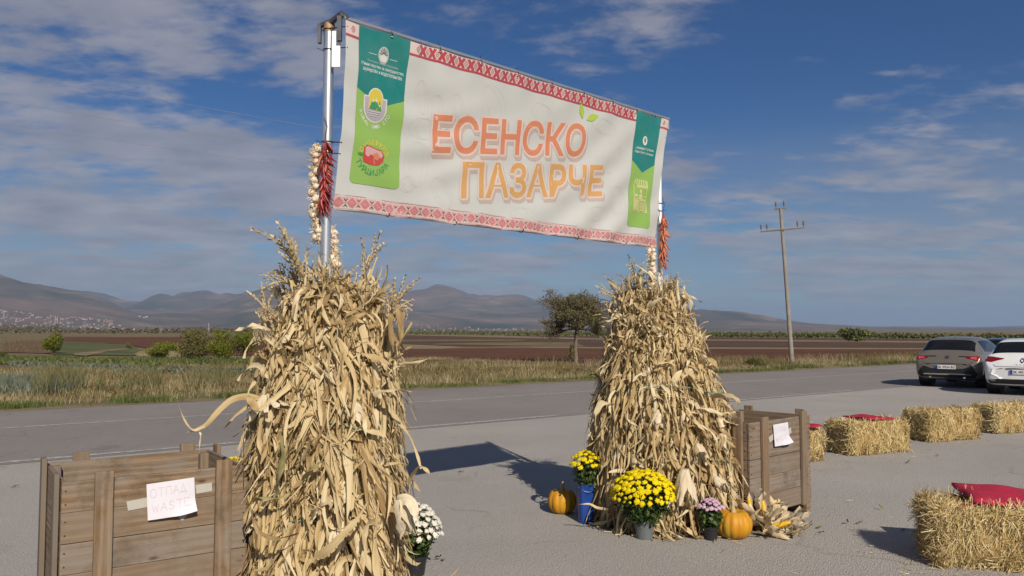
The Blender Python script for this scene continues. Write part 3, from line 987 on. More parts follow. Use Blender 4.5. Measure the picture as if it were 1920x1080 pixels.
for k, (hd, lab) in enumerate(((heads[0], 'thin power line from the top of the utility pole across the sky'),
                               (heads[5], 'thin power line from the right end of the pole crossarm'),
                               (heads[2], 'thin power line from the left end of the pole crossarm'))):
    pts = []
    for e, L in ((-1, 60), (1, 60)):
        seq = []
        for i in range(15):
            s_ = i / 14
            p = hd + Vector((RD[0], RD[1] * (1.12 if e < 0 else 1.0), 0)) * (L * s_ * e)
            p.z += (0.0 if e > 0 else 0.25 * s_) - 0.55 * 4 * s_ * (1 - s_)
            seq.append(p)
        pts = list(reversed(seq)) + pts[1:] if e < 0 else pts + seq[1:]
    mb = MB(); mb.tube(pts, 0.0045, 4, False)
    tag(mb.build('power_line', M['wire']), lab, 'power line', 'power lines on the concrete pole')

# ------------------------------------------------------------------ banner frame and banner
ANG = 0.765
BD = Vector((math.cos(ANG), math.sin(ANG), 0)); BN = Vector((math.sin(ANG), -math.cos(ANG), 0))
B0 = Vector((-1.0908, 4.80, 2.381)); BW = 3.2966
BUP = BN * 0.1387 + Vector((0, 0, 1.1292)); BH = BUP.length; BUPN = BUP.normalized()
BNN = BD.cross(BUPN); BNN = BNN if BNN.dot(BN) > 0 else -BNN

M['white_plastic'] = simple('white_plastic', (0.72, 0.72, 0.73), 0.5)
M['white_paint'] = simple('white_pole_paint', (0.74, 0.74, 0.75), 0.4, var=0.05)
fr = thing('banner_stand', 'steel stand of two posts holding the autumn market banner between the corn sheaves', 'banner stand', (B0.x, B0.y, 0))
o0 = Vector((B0.x, B0.y, 0))
pl = B0 - BD * 0.035; pr = B0 + BD * (BW + 0.045)
mb = MB(); mb.tube([(pl.x - o0.x - 0.012, pl.y - o0.y, 0), (pl.x - o0.x, pl.y - o0.y, 2.4), (pl.x - o0.x + 0.004, pl.y - o0.y, 3.47)], 0.031, 16)
autosmooth(mb.build('post', M['metal'], fr))
mb = MB(); mb.tube([(pl.x - o0.x + 0.004, pl.y - o0.y, 3.462), (pl.x - o0.x + 0.004, pl.y - o0.y, 3.515)], 0.0335, 16)
autosmooth(mb.build('post_collar', M['rust'], fr))
mb = MB(); mb.tube([(pr.x - o0.x, pr.y - o0.y, 0), (pr.x - o0.x, pr.y - o0.y, 3.5)], 0.021, 14)
autosmooth(mb.build('post', M['white_paint'], fr))


def bpt(u, w_, k=0.0):
    """plain point of the banner plane"""
    return B0 + BD * u + BUPN * w_ + BNN * k


mb = MB(); mb.tube([bpt(-0.01, BH + 0.012, -0.012) - o0, bpt(BW + 0.02, BH + 0.012, -0.012) - o0], 0.0125, 10)
autosmooth(mb.build('top_rail', M['metal'], fr))
mb = MB(); mb.tube([bpt(0.0, 0.012, -0.035) - o0, bpt(BW, 0.012, -0.035) - o0], 0.011, 8)
autosmooth(mb.build('bottom_rail', M['metal'], fr))
# clamp at the head of the left post
ph = Vector((pl.x + 0.004, pl.y, 3.50)) - o0
tl = bpt(0, BH, -0.012) - o0
mb = MB()
mb.tube([ph + Vector((-0.065, 0, 0.0)), ph + Vector((0.02, -0.02, 0.02)), tl + Vector((-0.02, 0, 0.04)), tl + Vector((0.02, 0, 0.012))], [0.016, 0.02, 0.02, 0.012], 6)
mb.box(ph + Vector((-0.055, -0.01, -0.05)), (0.018, 0.03, 0.12))
mb.box(tl + Vector((-0.03, -0.005, -0.055)), (0.026, 0.03, 0.15))
mb.build('clamp', M['dark_metal'], fr)
mb = MB(); mb.box(ph + Vector((0.055, -0.05, -0.16)), (0.05, 0.012, 0.22)); mb.build('clamp_plate', M['white_plastic'], fr)
mb = MB(); mb.box(bpt(BW + 0.012, BH - 0.03, -0.02) - o0, (0.03, 0.03, 0.11)); mb.build('clamp', M['dark_metal'], fr)


def cloth(u, w_):
    """out-of-plane shape of the cloth and its in-plane pull"""
    a = u / BW; b = w_ / BH
    f = -0.030 * math.sin(PI * min(max(a, 0), 1)) * math.sin(PI * min(max(b, 0), 1))
    f += 0.010 * math.sin(5.2 * u + 2.0 * w_ + 0.6) * (0.4 + 0.6 * (1 - b))
    f += 0.0085 * math.sin(13.0 * u - 17.0 * w_ + 1.1 + 1.5 * math.sin(2.1 * u)) * math.exp(-((a - 0.75) / 0.28) ** 2) * (0.35 + (1 - b))
    f += 0.0075 * math.sin(9.0 * u + 15.0 * w_) * math.exp(-((a - 0.12) / 0.16) ** 2)
    f += 0.0060 * math.sin(30.0 * w_ - 4.0 * u + 3.0 * math.sin(3.0 * u)) * math.exp(-((b - 0.45) / 0.3) ** 2) * (0.25 + 0.75 * math.exp(-((a - 0.2) / 0.15) ** 2))
    f += 0.0045 * math.sin(22.0 * u + 3.5 * math.sin(4.0 * w_)) * math.exp(-(b / 0.25) ** 2)
    f += 0.004 * math.sin(26.0 * u) * math.exp(-((1 - b) / 0.12) ** 2)
    dw = -0.010 * abs(math.sin(PI * u / 0.36)) * sm1(b, 0.8, 1.0) + 0.011 * abs(math.sin(PI * u / 0.47)) * sm1(b, 0.2, 0.0)
    du = -0.035 * math.sin(PI * min(max(b, 0), 1)) * sm1(a, 0.86, 1.0) + 0.022 * math.sin(PI * min(max(b, 0), 1)) * sm1(a, 0.14, 0.0)
    return f, du, dw


def sm1(x, a, b):
    t = min(max((x - a) / (b - a), 0.0), 1.0)
    return t * t * (3 - 2 * t)


def on_cloth(u, w_, k=0.0):
    f, du, dw = cloth(u, w_)
    return bpt(u + du, w_ + dw, f + k)


ban = thing('banner', 'white market banner with orange and golden lettering, green side panels and red patterned borders', 'banner', B0)


def flat(polys):
    """polygons in banner metres -> bmesh"""
    bm = bmesh.new()
    for P in polys:
        try:
            bm.faces.new([bm.verts.new((p[0], p[1], 0)) for p in P])
        except ValueError:
            pass
    return bm


def lay(name, bm, mat, k, parent=None, step=0.055):
    """cut a flat shape finely and lay it on the cloth"""
    if len(bm.verts) == 0: return None
    for ax in (0, 1):
        lo = min(v.co[ax] for v in bm.verts); hi = max(v.co[ax] for v in bm.verts)
        q = (math.floor(lo / step) + 1) * step
        while q < hi - 1e-6:
            co = Vector((q, 0, 0)) if ax == 0 else Vector((0, q, 0))
            bmesh.ops.bisect_plane(bm, geom=bm.verts[:] + bm.edges[:] + bm.faces[:], plane_co=co, plane_no=Vector((1, 0, 0)) if ax == 0 else Vector((0, 1, 0)), dist=1e-5)
            q += step
    for v in bm.verts:
        v.co = on_cloth(v.co.x, v.co.y, k + random.uniform(0, 0.0004)) - B0
    for f in bm.faces:
        f.normal_update()
        if f.normal.dot(BNN) < 0: f.normal_flip()
        f.smooth = True
    me = bpy.data.meshes.new(name)
    bm.to_mesh(me); bm.free()
    me.materials.append(mat)
    o = link(name, me, parent or ban)
    if name in ('border_pattern', 'background_drawing', 'printed_text', 'lettering_shadow', 'lettering_outline', 'logo', 'emblem', 'pin_emblem', 'stall_drawing', 'leaf_emblem'):
        o['kind'] = 'stuff'
    return o


def rect(x0, y0, x1, y1): return [(x0, y0), (x1, y0), (x1, y1), (x0, y1)]


def ell(cx, cy, rx, ry, n=28, a0=0, a1=2 * PI):
    return [(cx + rx * math.cos(a0 + (a1 - a0) * i / n), cy + ry * math.sin(a0 + (a1 - a0) * i / n)) for i in range(n if abs(a1 - a0 - 2 * PI) < 1e-6 else n + 1)]


def bar(p, q, wd):
    p = Vector(p); q = Vector(q); d = (q - p).normalized(); nn = Vector((-d.y, d.x)) * wd / 2
    return [tuple(p + nn), tuple(q + nn), tuple(q - nn), tuple(p - nn)]


def polyline(pts, wd): return [bar(pts[i], pts[i + 1], wd) for i in range(len(pts) - 1)]


def printed(name, col, rough=0.62):
    m, n = new_mat(name)
    p = n.a('ShaderNodeNewGeometry').outputs['Position']
    nz = n.noise(p, 7.0, 5.0, 0.6)
    weave = n.noise(p, 420.0, 2.0, 0.6)
    c = n.mix(n.ramp(nz, [(0.3, 0.0), (0.75, 0.10)]), col, (0.30, 0.29, 0.27))
    b = n.a('ShaderNodeBsdfPrincipled', {'Base Color': c, 'Roughness': rough, 'Specular IOR Level': 0.3, 'Sheen Weight': 0.05})
    bp = n.a('ShaderNodeBump', {'Strength': 0.25, 'Distance': 0.004, 'Height': n.math('ADD', nz, n.math('MULTIPLY', weave, 0.3))})
    n.link(bp.outputs[0], b.inputs['Normal'])
    finish(n, b.outputs[0])
    return m


M['cloth'] = printed('banner_cloth', (0.415, 0.424, 0.412))
M['p_teal'] = printed('print_teal', (0.000, 0.148, 0.140))
M['p_green'] = printed('print_green', (0.188, 0.336, 0.068))
M['p_red'] = printed('print_red', (0.33, 0.04, 0.055))
M['p_pink'] = printed('print_pink', (0.47, 0.31, 0.30))
M['p_pale'] = printed('print_pale_rose', (0.49, 0.40, 0.385))
M['p_rose'] = printed('print_rose', (0.43, 0.15, 0.16))
M['p_white'] = printed('print_white', (0.496, 0.496, 0.480))
M['p_halo'] = printed('print_halo', (0.480, 0.400, 0.376))
M['p_shadow'] = printed('print_drop_shadow', (0.376, 0.296, 0.264))
M['p_orange'] = printed('print_orange', (0.47, 0.165, 0.085))
M['p_gold'] = printed('print_gold', (0.455, 0.25, 0.085))
M['p_leaf'] = printed('print_leaf_green', (0.288, 0.416, 0.040))
M['p_line'] = printed('print_faint_line', (0.395, 0.385, 0.36))
M['p_lilac'] = printed('print_lilac', (0.320, 0.288, 0.336))
M['p_yellow'] = printed('print_yellow', (0.496, 0.400, 0.040))
M['p_dgreen'] = printed('print_dark_green', (0.028, 0.208, 0.068))
M['p_cream'] = printed('print_cream', (0.416, 0.416, 0.176))
M['p_dark'] = printed('print_dark', (0.048, 0.056, 0.056))
M['p_gray'] = printed('print_grey', (0.336, 0.368, 0.360))
M['p_meat'] = printed('print_pale_pink', (0.496, 0.288, 0.288))
M['p_meatred'] = printed('print_bright_red', (0.416, 0.040, 0.036))

# the cloth itself: a fine grid with a back side
nu, nw_ = 150, 52
vs = []
for j in range(nw_ + 1):
    for i in range(nu + 1):
        vs.append(on_cloth(BW * i / nu, BH * j / nw_) - B0)
fs = [(j * (nu + 1) + i, j * (nu + 1) + i + 1, (j + 1) * (nu + 1) + i + 1, (j + 1) * (nu + 1) + i) for j in range(nw_) for i in range(nu)]
link('cloth', pydata('cloth', vs, fs, M['cloth'], True), ban)

H1 = BH
# panels
LP0, LP1, RP0, RP1 = 0.095, 0.478, 2.852, 3.185


def panel(x0, x1, bot, tipx, tip, sl, sr):
    r = 0.035
    g = [(x0, sl), (tipx, tip), (x1, sr)] + [(x1, bot + r)] + ell(x1 - r, bot + r, r, r, 6, 0, -PI / 2)[1:] + [(x0 + r, bot)] + ell(x0 + r, bot + r, r, r, 6, -PI / 2, -PI)[1:]
    t = [(x0, H1), (x1, H1), (x1, sr), (tipx, tip), (x0, sl)]
    lay('panel', flat([g]), M['p_green'], 0.0024)
    lay('panel', flat([t]), M['p_teal'], 0.0024)


panel(LP0, LP1, 0.155 * H1, 0.285, 0.588 * H1, 0.668 * H1, 0.655 * H1)
panel(RP0, RP1, 0.14 * H1, 3.02, 0.555 * H1, 0.632 * H1, 0.632 * H1)

# borders (cut round the panels)
spans = [(0.0, LP0), (LP1, RP0), (RP1, BW)]
for a_, b_ in spans:
    lay('border', flat([rect(a_, 0.935 * H1, b_, H1)]), M['p_pale'], 0.0012)
    lay('border_stripe', flat([rect(a_, 0.921 * H1, b_, 0.934 * H1)]), M['p_red'], 0.0012)
polys = []; dots = []
cw = 0.0815; hh = 0.064 * H1; yc = H1 - hh / 2 - 0.002
k = 0
x = 0.012
while x < BW:
    ok = any(a_ + 0.002 <= x - 0.03 and x + 0.03 <= b_ - 0.002 for a_, b_ in spans)
    if ok:
        h2 = hh * 0.46
        polys += [bar((x - 0.022, yc - h2), (x + 0.022, yc + h2), 0.017), bar((x - 0.022, yc + h2), (x + 0.022, yc - h2), 0.017)]
        for sx in (-1, 1):
            polys += [bar((x + sx * 0.033, yc + h2), (x + sx * 0.012, yc), 0.006), bar((x + sx * 0.033, yc - h2), (x + sx * 0.012, yc), 0.006)]
        for sy in (-1, 1):
            polys += [bar((x, yc + sy * 0.012), (x + 0.015, yc + sy * h2), 0.006), bar((x, yc + sy * 0.012), (x - 0.015, yc + sy * h2), 0.006)]
    xm = x + cw / 2
    if any(a_ + 0.006 <= xm - 0.01 and xm + 0.01 <= b_ - 0.006 for a_, b_ in spans):
        d1 = [(xm - 0.013, yc), (xm, yc + 0.020), (xm + 0.013, yc), (xm, yc - 0.020)]
        polys += [bar(d1[i], d1[(i + 1) % 4], 0.004) for i in range(4)]
        dots.append([(xm - 0.004, yc), (xm, yc + 0.006), (xm + 0.004, yc), (xm, yc - 0.006)])
    x += cw
lay('border_pattern', flat(polys), M['p_red'], 0.0026, step=0.2)
lay('border_pattern', flat(dots), M['p_dark'], 0.0026, step=0.2)
lay('border', flat([rect(0, 0.004, BW, 0.078 * H1)]), M['p_pink'], 0.0012)
polys = [rect(0, 0.0795 * H1, BW, 0.0825 * H1), rect(0, 0.004, BW, 0.0075)]; darkp = []; whitep = []
cw = 0.098; yc = 0.041 * H1; x = 0.03
while x < BW - 0.02:
    for s_ in (1.0, 0.62):
        d1 = [(x - 0.034 * s_, yc), (x, yc + 0.031 * s_), (x + 0.034 * s_, yc), (x, yc - 0.031 * s_)]
        polys += [bar(d1[i], d1[(i + 1) % 4], 0.0075) for i in range(4)]
    polys += [bar((x - 0.010, yc), (x + 0.010, yc), 0.006), bar((x, yc - 0.010), (x, yc + 0.010), 0.006)]
    xm = x + cw / 2
    if xm < BW - 0.02:
        for sy in (-1, 1):
            darkp += [bar((xm - 0.014, yc + sy * 0.026), (xm, yc + sy * 0.010), 0.004), bar((xm + 0.014, yc + sy * 0.026), (xm, yc + sy * 0.010), 0.004)]
            darkp += [bar((xm, yc + sy * 0.012), (xm, yc + sy * 0.026), 0.003)]
        polys += [bar((xm - 0.008, yc), (xm + 0.008, yc), 0.005)]
    x += cw
x = 0.008
while x < BW - 0.01:
    for yy in (0.0125, 0.076 * H1 - 0.004):
        whitep.append([(x, yy - 0.005), (x + 0.006, yy), (x, yy + 0.005), (x - 0.006, yy)])
    x += 0.019
lay('border_pattern', flat(polys), M['p_rose'], 0.0026, step=0.2)
lay('border_pattern', flat(darkp), M['p_dark'], 0.0034, step=0.2)
lay('border_pattern', flat(whitep), M['p_white'], 0.0026, step=0.2)


# ---- text
def text_bm(body, offset=0.0, shear=0.0, spacing=1.0, res=4):
    cu = bpy.data.curves.new('t', 'FONT')
    cu.body = body; cu.offset = offset; cu.shear = shear; cu.space_character = spacing
    cu.resolution_u = res; cu.fill_mode = 'FRONT'
    ob = bpy.data.objects.new('t', cu); COL.objects.link(ob)
    dg = bpy.context.evaluated_depsgraph_get()
    me = bpy.data.meshes.new_from_object(ob.evaluated_get(dg))
    bpy.data.objects.remove(ob); bpy.data.curves.remove(cu)
    bm = bmesh.new(); bm.from_mesh(me); bpy.data.meshes.remove(me)
    bmesh.ops.remove_doubles(bm, verts=bm.verts, dist=1e-5)
    return bm


def bbox(bm):
    xs = [v.co.x for v in bm.verts]; ys = [v.co.y for v in bm.verts]
    return min(xs), min(ys), max(xs), max(ys)


def fit(bm, ref, x0, y0, x1, y1, rot=0.0, d=(0, 0)):
    """map the reference box of the text onto a target box, then turn about its lower left corner"""
    rx0, ry0, rx1, ry1 = ref
    for v in bm.verts:
        X = (v.co.x - rx0) / (rx1 - rx0) * (x1 - x0); Y = (v.co.y - ry0) / (ry1 - ry0) * (y1 - y0)
        v.co = Vector((x0 + d[0] + X * math.cos(rot) - Y * math.sin(rot), y0 + d[1] + X * math.sin(rot) + Y * math.cos(rot), 0))
    return bm


def islands(bm):
    seen = set(); out = []
    for v in bm.verts:
        if v in seen: continue
        st = [v]; comp = []
        seen.add(v)
        while st:
            a = st.pop(); comp.append(a)
            for e in a.link_edges:
                b = e.other_vert(a)
                if b not in seen: seen.add(b); st.append(b)
        out.append(comp)
    return out


def merge(bms):
    bm = bmesh.new()
    for b in bms:
        mp = {v: bm.verts.new(v.co) for v in b.verts}
        for f in b.faces:
            try: bm.faces.new([mp[v] for v in f.verts])
            except ValueError: pass
        b.free()
    return bm


def fat(body, off, r, n):
    """a heavier letterform: the word laid over itself at small shifts, each a hair above the last"""
    out = []
    for i in range(n):
        b = text_bm(body, off, 0.10, 0.98)
        a = 2 * PI * i / n
        for v in b.verts: v.co.x += r * math.cos(a); v.co.y += r * math.sin(a)
        out.append(b)
    return out


def word(body, box, rot, mat):
    ref = bbox(text_bm(body, 0.02, 0.10, 0.98))
    for nm, off, mt, k, d in (('lettering_shadow', 0.075, M['p_shadow'], 0.0012, (0.016, -0.022)), ('lettering_outline', 0.075, M['p_halo'], 0.0020, (0, 0))):
        lay(nm, merge([fit(q, ref, *box, rot, d) for q in fat(body, 0.02, 0.050, 9)]), mt, k)
    b = fit(text_bm(body, 0.02, 0.10, 0.98), ref, *box, rot)
    for comp in sorted(islands(b), key=lambda c: min(v.co.x for v in c)):
        cs = set(comp)
        nb = bmesh.new(); mp = {v: nb.verts.new(v.co) for v in comp}
        for f in b.faces:
            if f.verts[0] in cs: nb.faces.new([mp[v] for v in f.verts])
        lay('letter', nb, mat, 0.0028)
    b.free()


word('ЕСЕНСКО', (0.735, 0.398 * H1, 2.275, 0.625 * H1), math.radians(7.6), M['p_orange'])
word('ПАЗАРЧЕ', (1.012, 0.158 * H1, 2.53, 0.384 * H1), math.radians(7.2), M['p_gold'])


def leafpoly(cx, cy, L, wd, rot, n=10):
    top = []; bot = []
    for i in range(n + 1):
        t = i / n; y = wd * math.sin(PI * t) ** 0.9 * (1 - 0.25 * t)
        top.append((t * L, y)); bot.append((t * L, -y))
    P = top + bot[-2:0:-1]
    return [(cx + x * math.cos(rot) - y * math.sin(rot), cy + x * math.sin(rot) + y * math.cos(rot)) for x, y in P]


lay('leaf_emblem', flat([leafpoly(2.225, 0.832 * H1, 0.15, 0.032, 0.42), leafpoly(2.185, 0.832 * H1, 0.125, 0.028, 1.95)]), M['p_leaf'], 0.0036)
# faint background drawings of vegetables
L = []
for cx, cy, rx, ry, ro in ((0.62, 0.80, 0.05, 0.11, 0.2), (0.74, 0.74, 0.06, 0.10, -0.1), (0.92, 0.80, 0.05, 0.08, 0.3), (1.25, 0.86, 0.11, 0.16, 0.6), (0.62, 0.36, 0.10, 0.15, 0.0), (0.66, 0.60, 0.13, 0.07, 0.1),
                           (0.85, 0.20, 0.07, 0.12, 0.7), (1.75, 0.90, 0.12, 0.07, -0.3), (2.45, 0.93, 0.16, 0.06, -0.1), (2.62, 0.68, 0.07, 0.13, -0.5), (2.70, 0.36, 0.10, 0.12, 0.3), (2.45, 0.22, 0.14, 0.06, 0.15), (1.6, 0.13, 0.12, 0.05, 0.1), (0.55, 0.22, 0.07, 0.05, 0.4)):
    for s_ in (1.0, 0.55):
        q = [(cx + (x * math.cos(ro) - y * math.sin(ro)), cy * H1 / 1.137 + (x * math.sin(ro) + y * math.cos(ro))) for x, y in ell(0, 0, rx * s_, ry if s_ == 1 else ry * 0.95, 22)]
        L += polyline(q + [q[0]], 0.0028)
lay('background_drawing', flat(L), M['p_line'], 0.0004, step=0.06)

# left panel emblem, text, logos
cx, cy = 0.288, 0.875 * H1
lay('emblem', flat([ell(cx, cy, 0.040, 0.056)]), M['p_gray'], 0.0036)
P = [bar((cx, cy - 0.004), (cx + 0.033 * math.cos(a), cy - 0.004 + 0.050 * math.sin(a)), 0.0045) for a in np.radians([18, 42, 66, 90, 114, 138, 162])]
lay('emblem', flat(P), M['p_dark'], 0.0048)
lay('emblem', flat([[(cx - 0.03, cy - 0.012), (cx, cy + 0.010), (cx + 0.03, cy - 0.012), (cx + 0.02, cy - 0.042), (cx - 0.02, cy - 0.042)]]), M['p_white'], 0.0060)
lay('emblem', flat([rect(0.175, 0.868 * H1, 0.238, 0.871 * H1), rect(0.338, 0.862 * H1, 0.398, 0.865 * H1)]), M['p_white'], 0.0036)


def line(body, cx, y, wd, h, mat, off=0.012, k=0.0036, parent=None):
    b = text_bm(body, off, 0, 1.03, 2)
    r = bbox(b)
    lay('printed_text', fit(b, r, cx - wd / 2, y, cx + wd / 2, y + h), mat, k, step=0.3)


line('Република Северна Македонија', 0.288, 0.818 * H1, 0.245, 0.017, M['p_gray'], 0.0)
line('Министерство за земјоделство,', 0.288, 0.790 * H1, 0.345, 0.026, M['p_white'])
line('шумарство и водостопанство', 0.288, 0.760 * H1, 0.320, 0.026, M['p_white'])


def arc_text(body, cx, cy, rx, ry, a0, a1, h, mat, inward=False, k=0.0036):
    n = len(body); bms = []
    for i, ch in enumerate(body):
        if ch == ' ': continue
        a = a0 + (a1 - a0) * (i + 0.5) / n
        b = text_bm(ch, 0.02, 0, 1, 2)
        x0, y0, x1, y1 = bbox(b)
        s = h / 0.72
        tx = cx + rx * math.cos(a); ty = cy + ry * math.sin(a)
        tang = math.atan2(ry * math.cos(a), -rx * math.sin(a))
        rot = tang - PI if not inward else tang
        for v in b.verts:
            X = (v.co.x - (x0 + x1) / 2) * s; Y = (v.co.y - 0.36) * s
            v.co = Vector((tx + X * math.cos(rot) - Y * math.sin(rot), ty + X * math.sin(rot) + Y * math.cos(rot), 0))
        bms.append(b)
    lay('printed_text', merge(bms), mat, k, step=0.3)


# rural logo
cx, cy = 0.245, 0.585 * H1
sh = [(cx - 0.092, cy + 0.062), (cx - 0.060, cy + 0.062)] + ell(cx, cy + 0.055, 0.060, 0.062, 14, PI, 0) + [(cx + 0.060, cy + 0.062), (cx + 0.092, cy + 0.062)] + ell(cx, cy - 0.005, 0.092, 0.092, 20, 0, -PI)
lay('logo', flat([sh]), M['p_white'], 0.0036)
sh2 = [(cx - 0.084, cy + 0.054), (cx - 0.053, cy + 0.054), (cx - 0.053, cy - 0.02), (cx + 0.053, cy - 0.02), (cx + 0.053, cy + 0.054), (cx + 0.084, cy + 0.054)] + ell(cx, cy - 0.005, 0.083, 0.083, 20, 0, -PI)
lay('logo', flat([sh2]), M['p_lilac'], 0.0048)
lay('logo', flat([[(cx - 0.052, cy - 0.018), (cx + 0.052, cy - 0.018)] + ell(cx, cy + 0.055, 0.052, 0.054, 14, 0, PI)]), M['p_yellow'], 0.0048)
lay('logo', flat([[(cx - 0.048, cy - 0.016), (cx - 0.022, cy + 0.052), (cx - 0.010, cy + 0.028), (cx + 0.002, cy + 0.058), (cx + 0.022, cy + 0.010), (cx + 0.008, cy - 0.016)],
                  [(cx + 0.014, cy - 0.016), (cx + 0.032, cy + 0.045), (cx + 0.050, cy - 0.016)]]), M['p_dgreen'], 0.0060)
lay('logo', flat([bar((cx - 0.05, cy - 0.032 - i * 0.013), (cx + 0.05 - i * 0.01, cy - 0.030 - i * 0.013), 0.004) for i in range(3)] +
    [[(cx - 0.030, cy + 0.031), (cx - 0.022, cy + 0.052), (cx - 0.014, cy + 0.034), (cx - 0.020, cy + 0.026)], [(cx - 0.006, cy + 0.038), (cx + 0.002, cy + 0.058), (cx + 0.011, cy + 0.036), (cx + 0.003, cy + 0.028)], ell(cx + 0.032, cy + 0.012, 0.006, 0.008, 10)]), M['p_white'], 0.0072)
arc_text('·RURAL UMA STO·', cx, cy + 0.008, 0.120, 0.128, math.radians(188), math.radians(352), 0.024, M['p_white'], inward=True)
# pickle logo
cx, cy = 0.262, 0.315 * H1
body = [(cx - 0.082, cy + 0.05), (cx - 0.06, cy + 0.062), (cx, cy + 0.05), (cx + 0.05, cy + 0.045), (cx + 0.080, cy + 0.015), (cx + 0.075, cy - 0.02), (cx + 0.04, cy - 0.048), (cx - 0.02, cy - 0.052), (cx - 0.075, cy - 0.04), (cx - 0.085, cy - 0.005)]
gx = lambda P, s: [((x - cx) * s + cx, (y - cy) * s + cy) for x, y in P]
lay('logo', flat([gx(body, 1.06)]), M['p_red'], 0.0036)
lay('logo', flat([body]), M['p_meatred'], 0.0048)
lay('logo', flat([[(cx - 0.078, cy + 0.048), (cx - 0.058, cy + 0.058), (cx, cy + 0.046), (cx + 0.05, cy + 0.040), (cx + 0.072, cy + 0.016), (cx + 0.055, cy - 0.004), (cx + 0.03, cy + 0.008), (cx, cy + 0.002), (cx - 0.03, cy + 0.010), (cx - 0.05, cy - 0.008), (cx - 0.072, cy + 0.004)]]), M['p_meat'], 0.0060)
lay('logo', flat([[(cx - 0.01, cy + 0.018), (cx + 0.02, cy + 0.028), (cx + 0.046, cy + 0.006), (cx + 0.03, cy - 0.022), (cx - 0.004, cy - 0.014)], bar((cx - 0.004, cy - 0.012), (cx + 0.006, cy - 0.05), 0.008)]), M['p_orange'], 0.0072)
lay('logo', flat([leafpoly(cx - 0.085, cy + 0.0, 0.045, 0.012, PI - 0.1)]), M['p_dgreen'], 0.0048)
arc_text('СУПЕРКИЗ', cx, cy - 0.02, 0.118, 0.105, math.radians(160), math.radians(20), 0.032, M['p_yellow'])
arc_text('ТУРШИЈАРА', cx - 0.005, cy + 0.012, 0.125, 0.112, math.radians(202), math.radians(338), 0.036, M['p_dgreen'], inward=True)
# right panel
cx = 3.015
lay('pin_emblem', flat([ell(cx - 0.01, 0.796 * H1, 0.030, 0.040)]), M['p_white'], 0.0036)
P = ell(cx - 0.01, 0.803 * H1, 0.013, 0.015, 14, -0.5, PI + 0.5) + [(cx - 0.01, 0.796 * H1 - 0.026)]
lay('pin_emblem', flat([P]), M['p_dark'], 0.0048)
lay('pin_emblem', flat([ell(cx - 0.01, 0.803 * H1, 0.005, 0.006, 10)]), M['p_white'], 0.0060)
line('Туршијара Суперкиз,', cx, 0.722 * H1, 0.265, 0.027, M['p_white'])
line('Ново Село, Куманово', cx, 0.690 * H1, 0.265, 0.027, M['p_white'])
# market stall drawing
cy = 0.285 * H1
P = [[(cx - 0.105, cy + 0.19), (cx - 0.085, cy + 0.245), (cx + 0.085, cy + 0.245), (cx + 0.105, cy + 0.19)],
     rect(cx - 0.095, cy + 0.0, cx - 0.085, cy + 0.19), rect(cx + 0.085, cy + 0.0, cx + 0.095, cy + 0.19), rect(cx - 0.10, cy - 0.03, cx + 0.10, cy + 0.085),
     ell(cx, cy + 0.145, 0.016, 0.020, 12), [(cx - 0.03, cy + 0.085), (cx - 0.024, cy + 0.122), (cx + 0.024, cy + 0.122), (cx + 0.03, cy + 0.085)],
     ell(cx - 0.06, cy + 0.095, 0.022, 0.025, 10, 0, PI), ell(cx + 0.062, cy + 0.095, 0.018, 0.02, 10, 0, PI), [(cx + 0.10, cy - 0.03), (cx + 0.125, cy - 0.03), (cx + 0.108, cy + 0.06), (cx + 0.10, cy + 0.06)]]
P += [ell(cx - 0.0875 + 0.035 * i, cy + 0.19, 0.0175, 0.016, 8, PI, 2 * PI) for i in range(6)]
lay('stall_drawing', flat(P), M['p_cream'], 0.0036)
P = [bar((cx - 0.075 + i * 0.034, cy + 0.20), (cx - 0.066 + i * 0.028, cy + 0.238), 0.012) for i in range(5)]
P += polyline(rect(cx - 0.09, cy - 0.02, cx - 0.012, cy + 0.075) + [(cx - 0.09, cy - 0.02)], 0.004) + polyline(rect(cx + 0.004, cy - 0.02, cx + 0.09, cy + 0.06) + [(cx + 0.004, cy - 0.02)], 0.006)
P += polyline([(cx - 0.08, cy + 0.06), (cx - 0.05, cy - 0.01), (cx - 0.02, cy + 0.06)], 0.004) + polyline([(cx + 0.01, cy + 0.0), (cx + 0.085, cy + 0.0)], 0.004) + polyline(ell(cx + 0.047, cy + 0.028, 0.024, 0.014, 12), 0.004)
lay('stall_drawing', flat(P), M['p_green'], 0.0048, step=0.2)

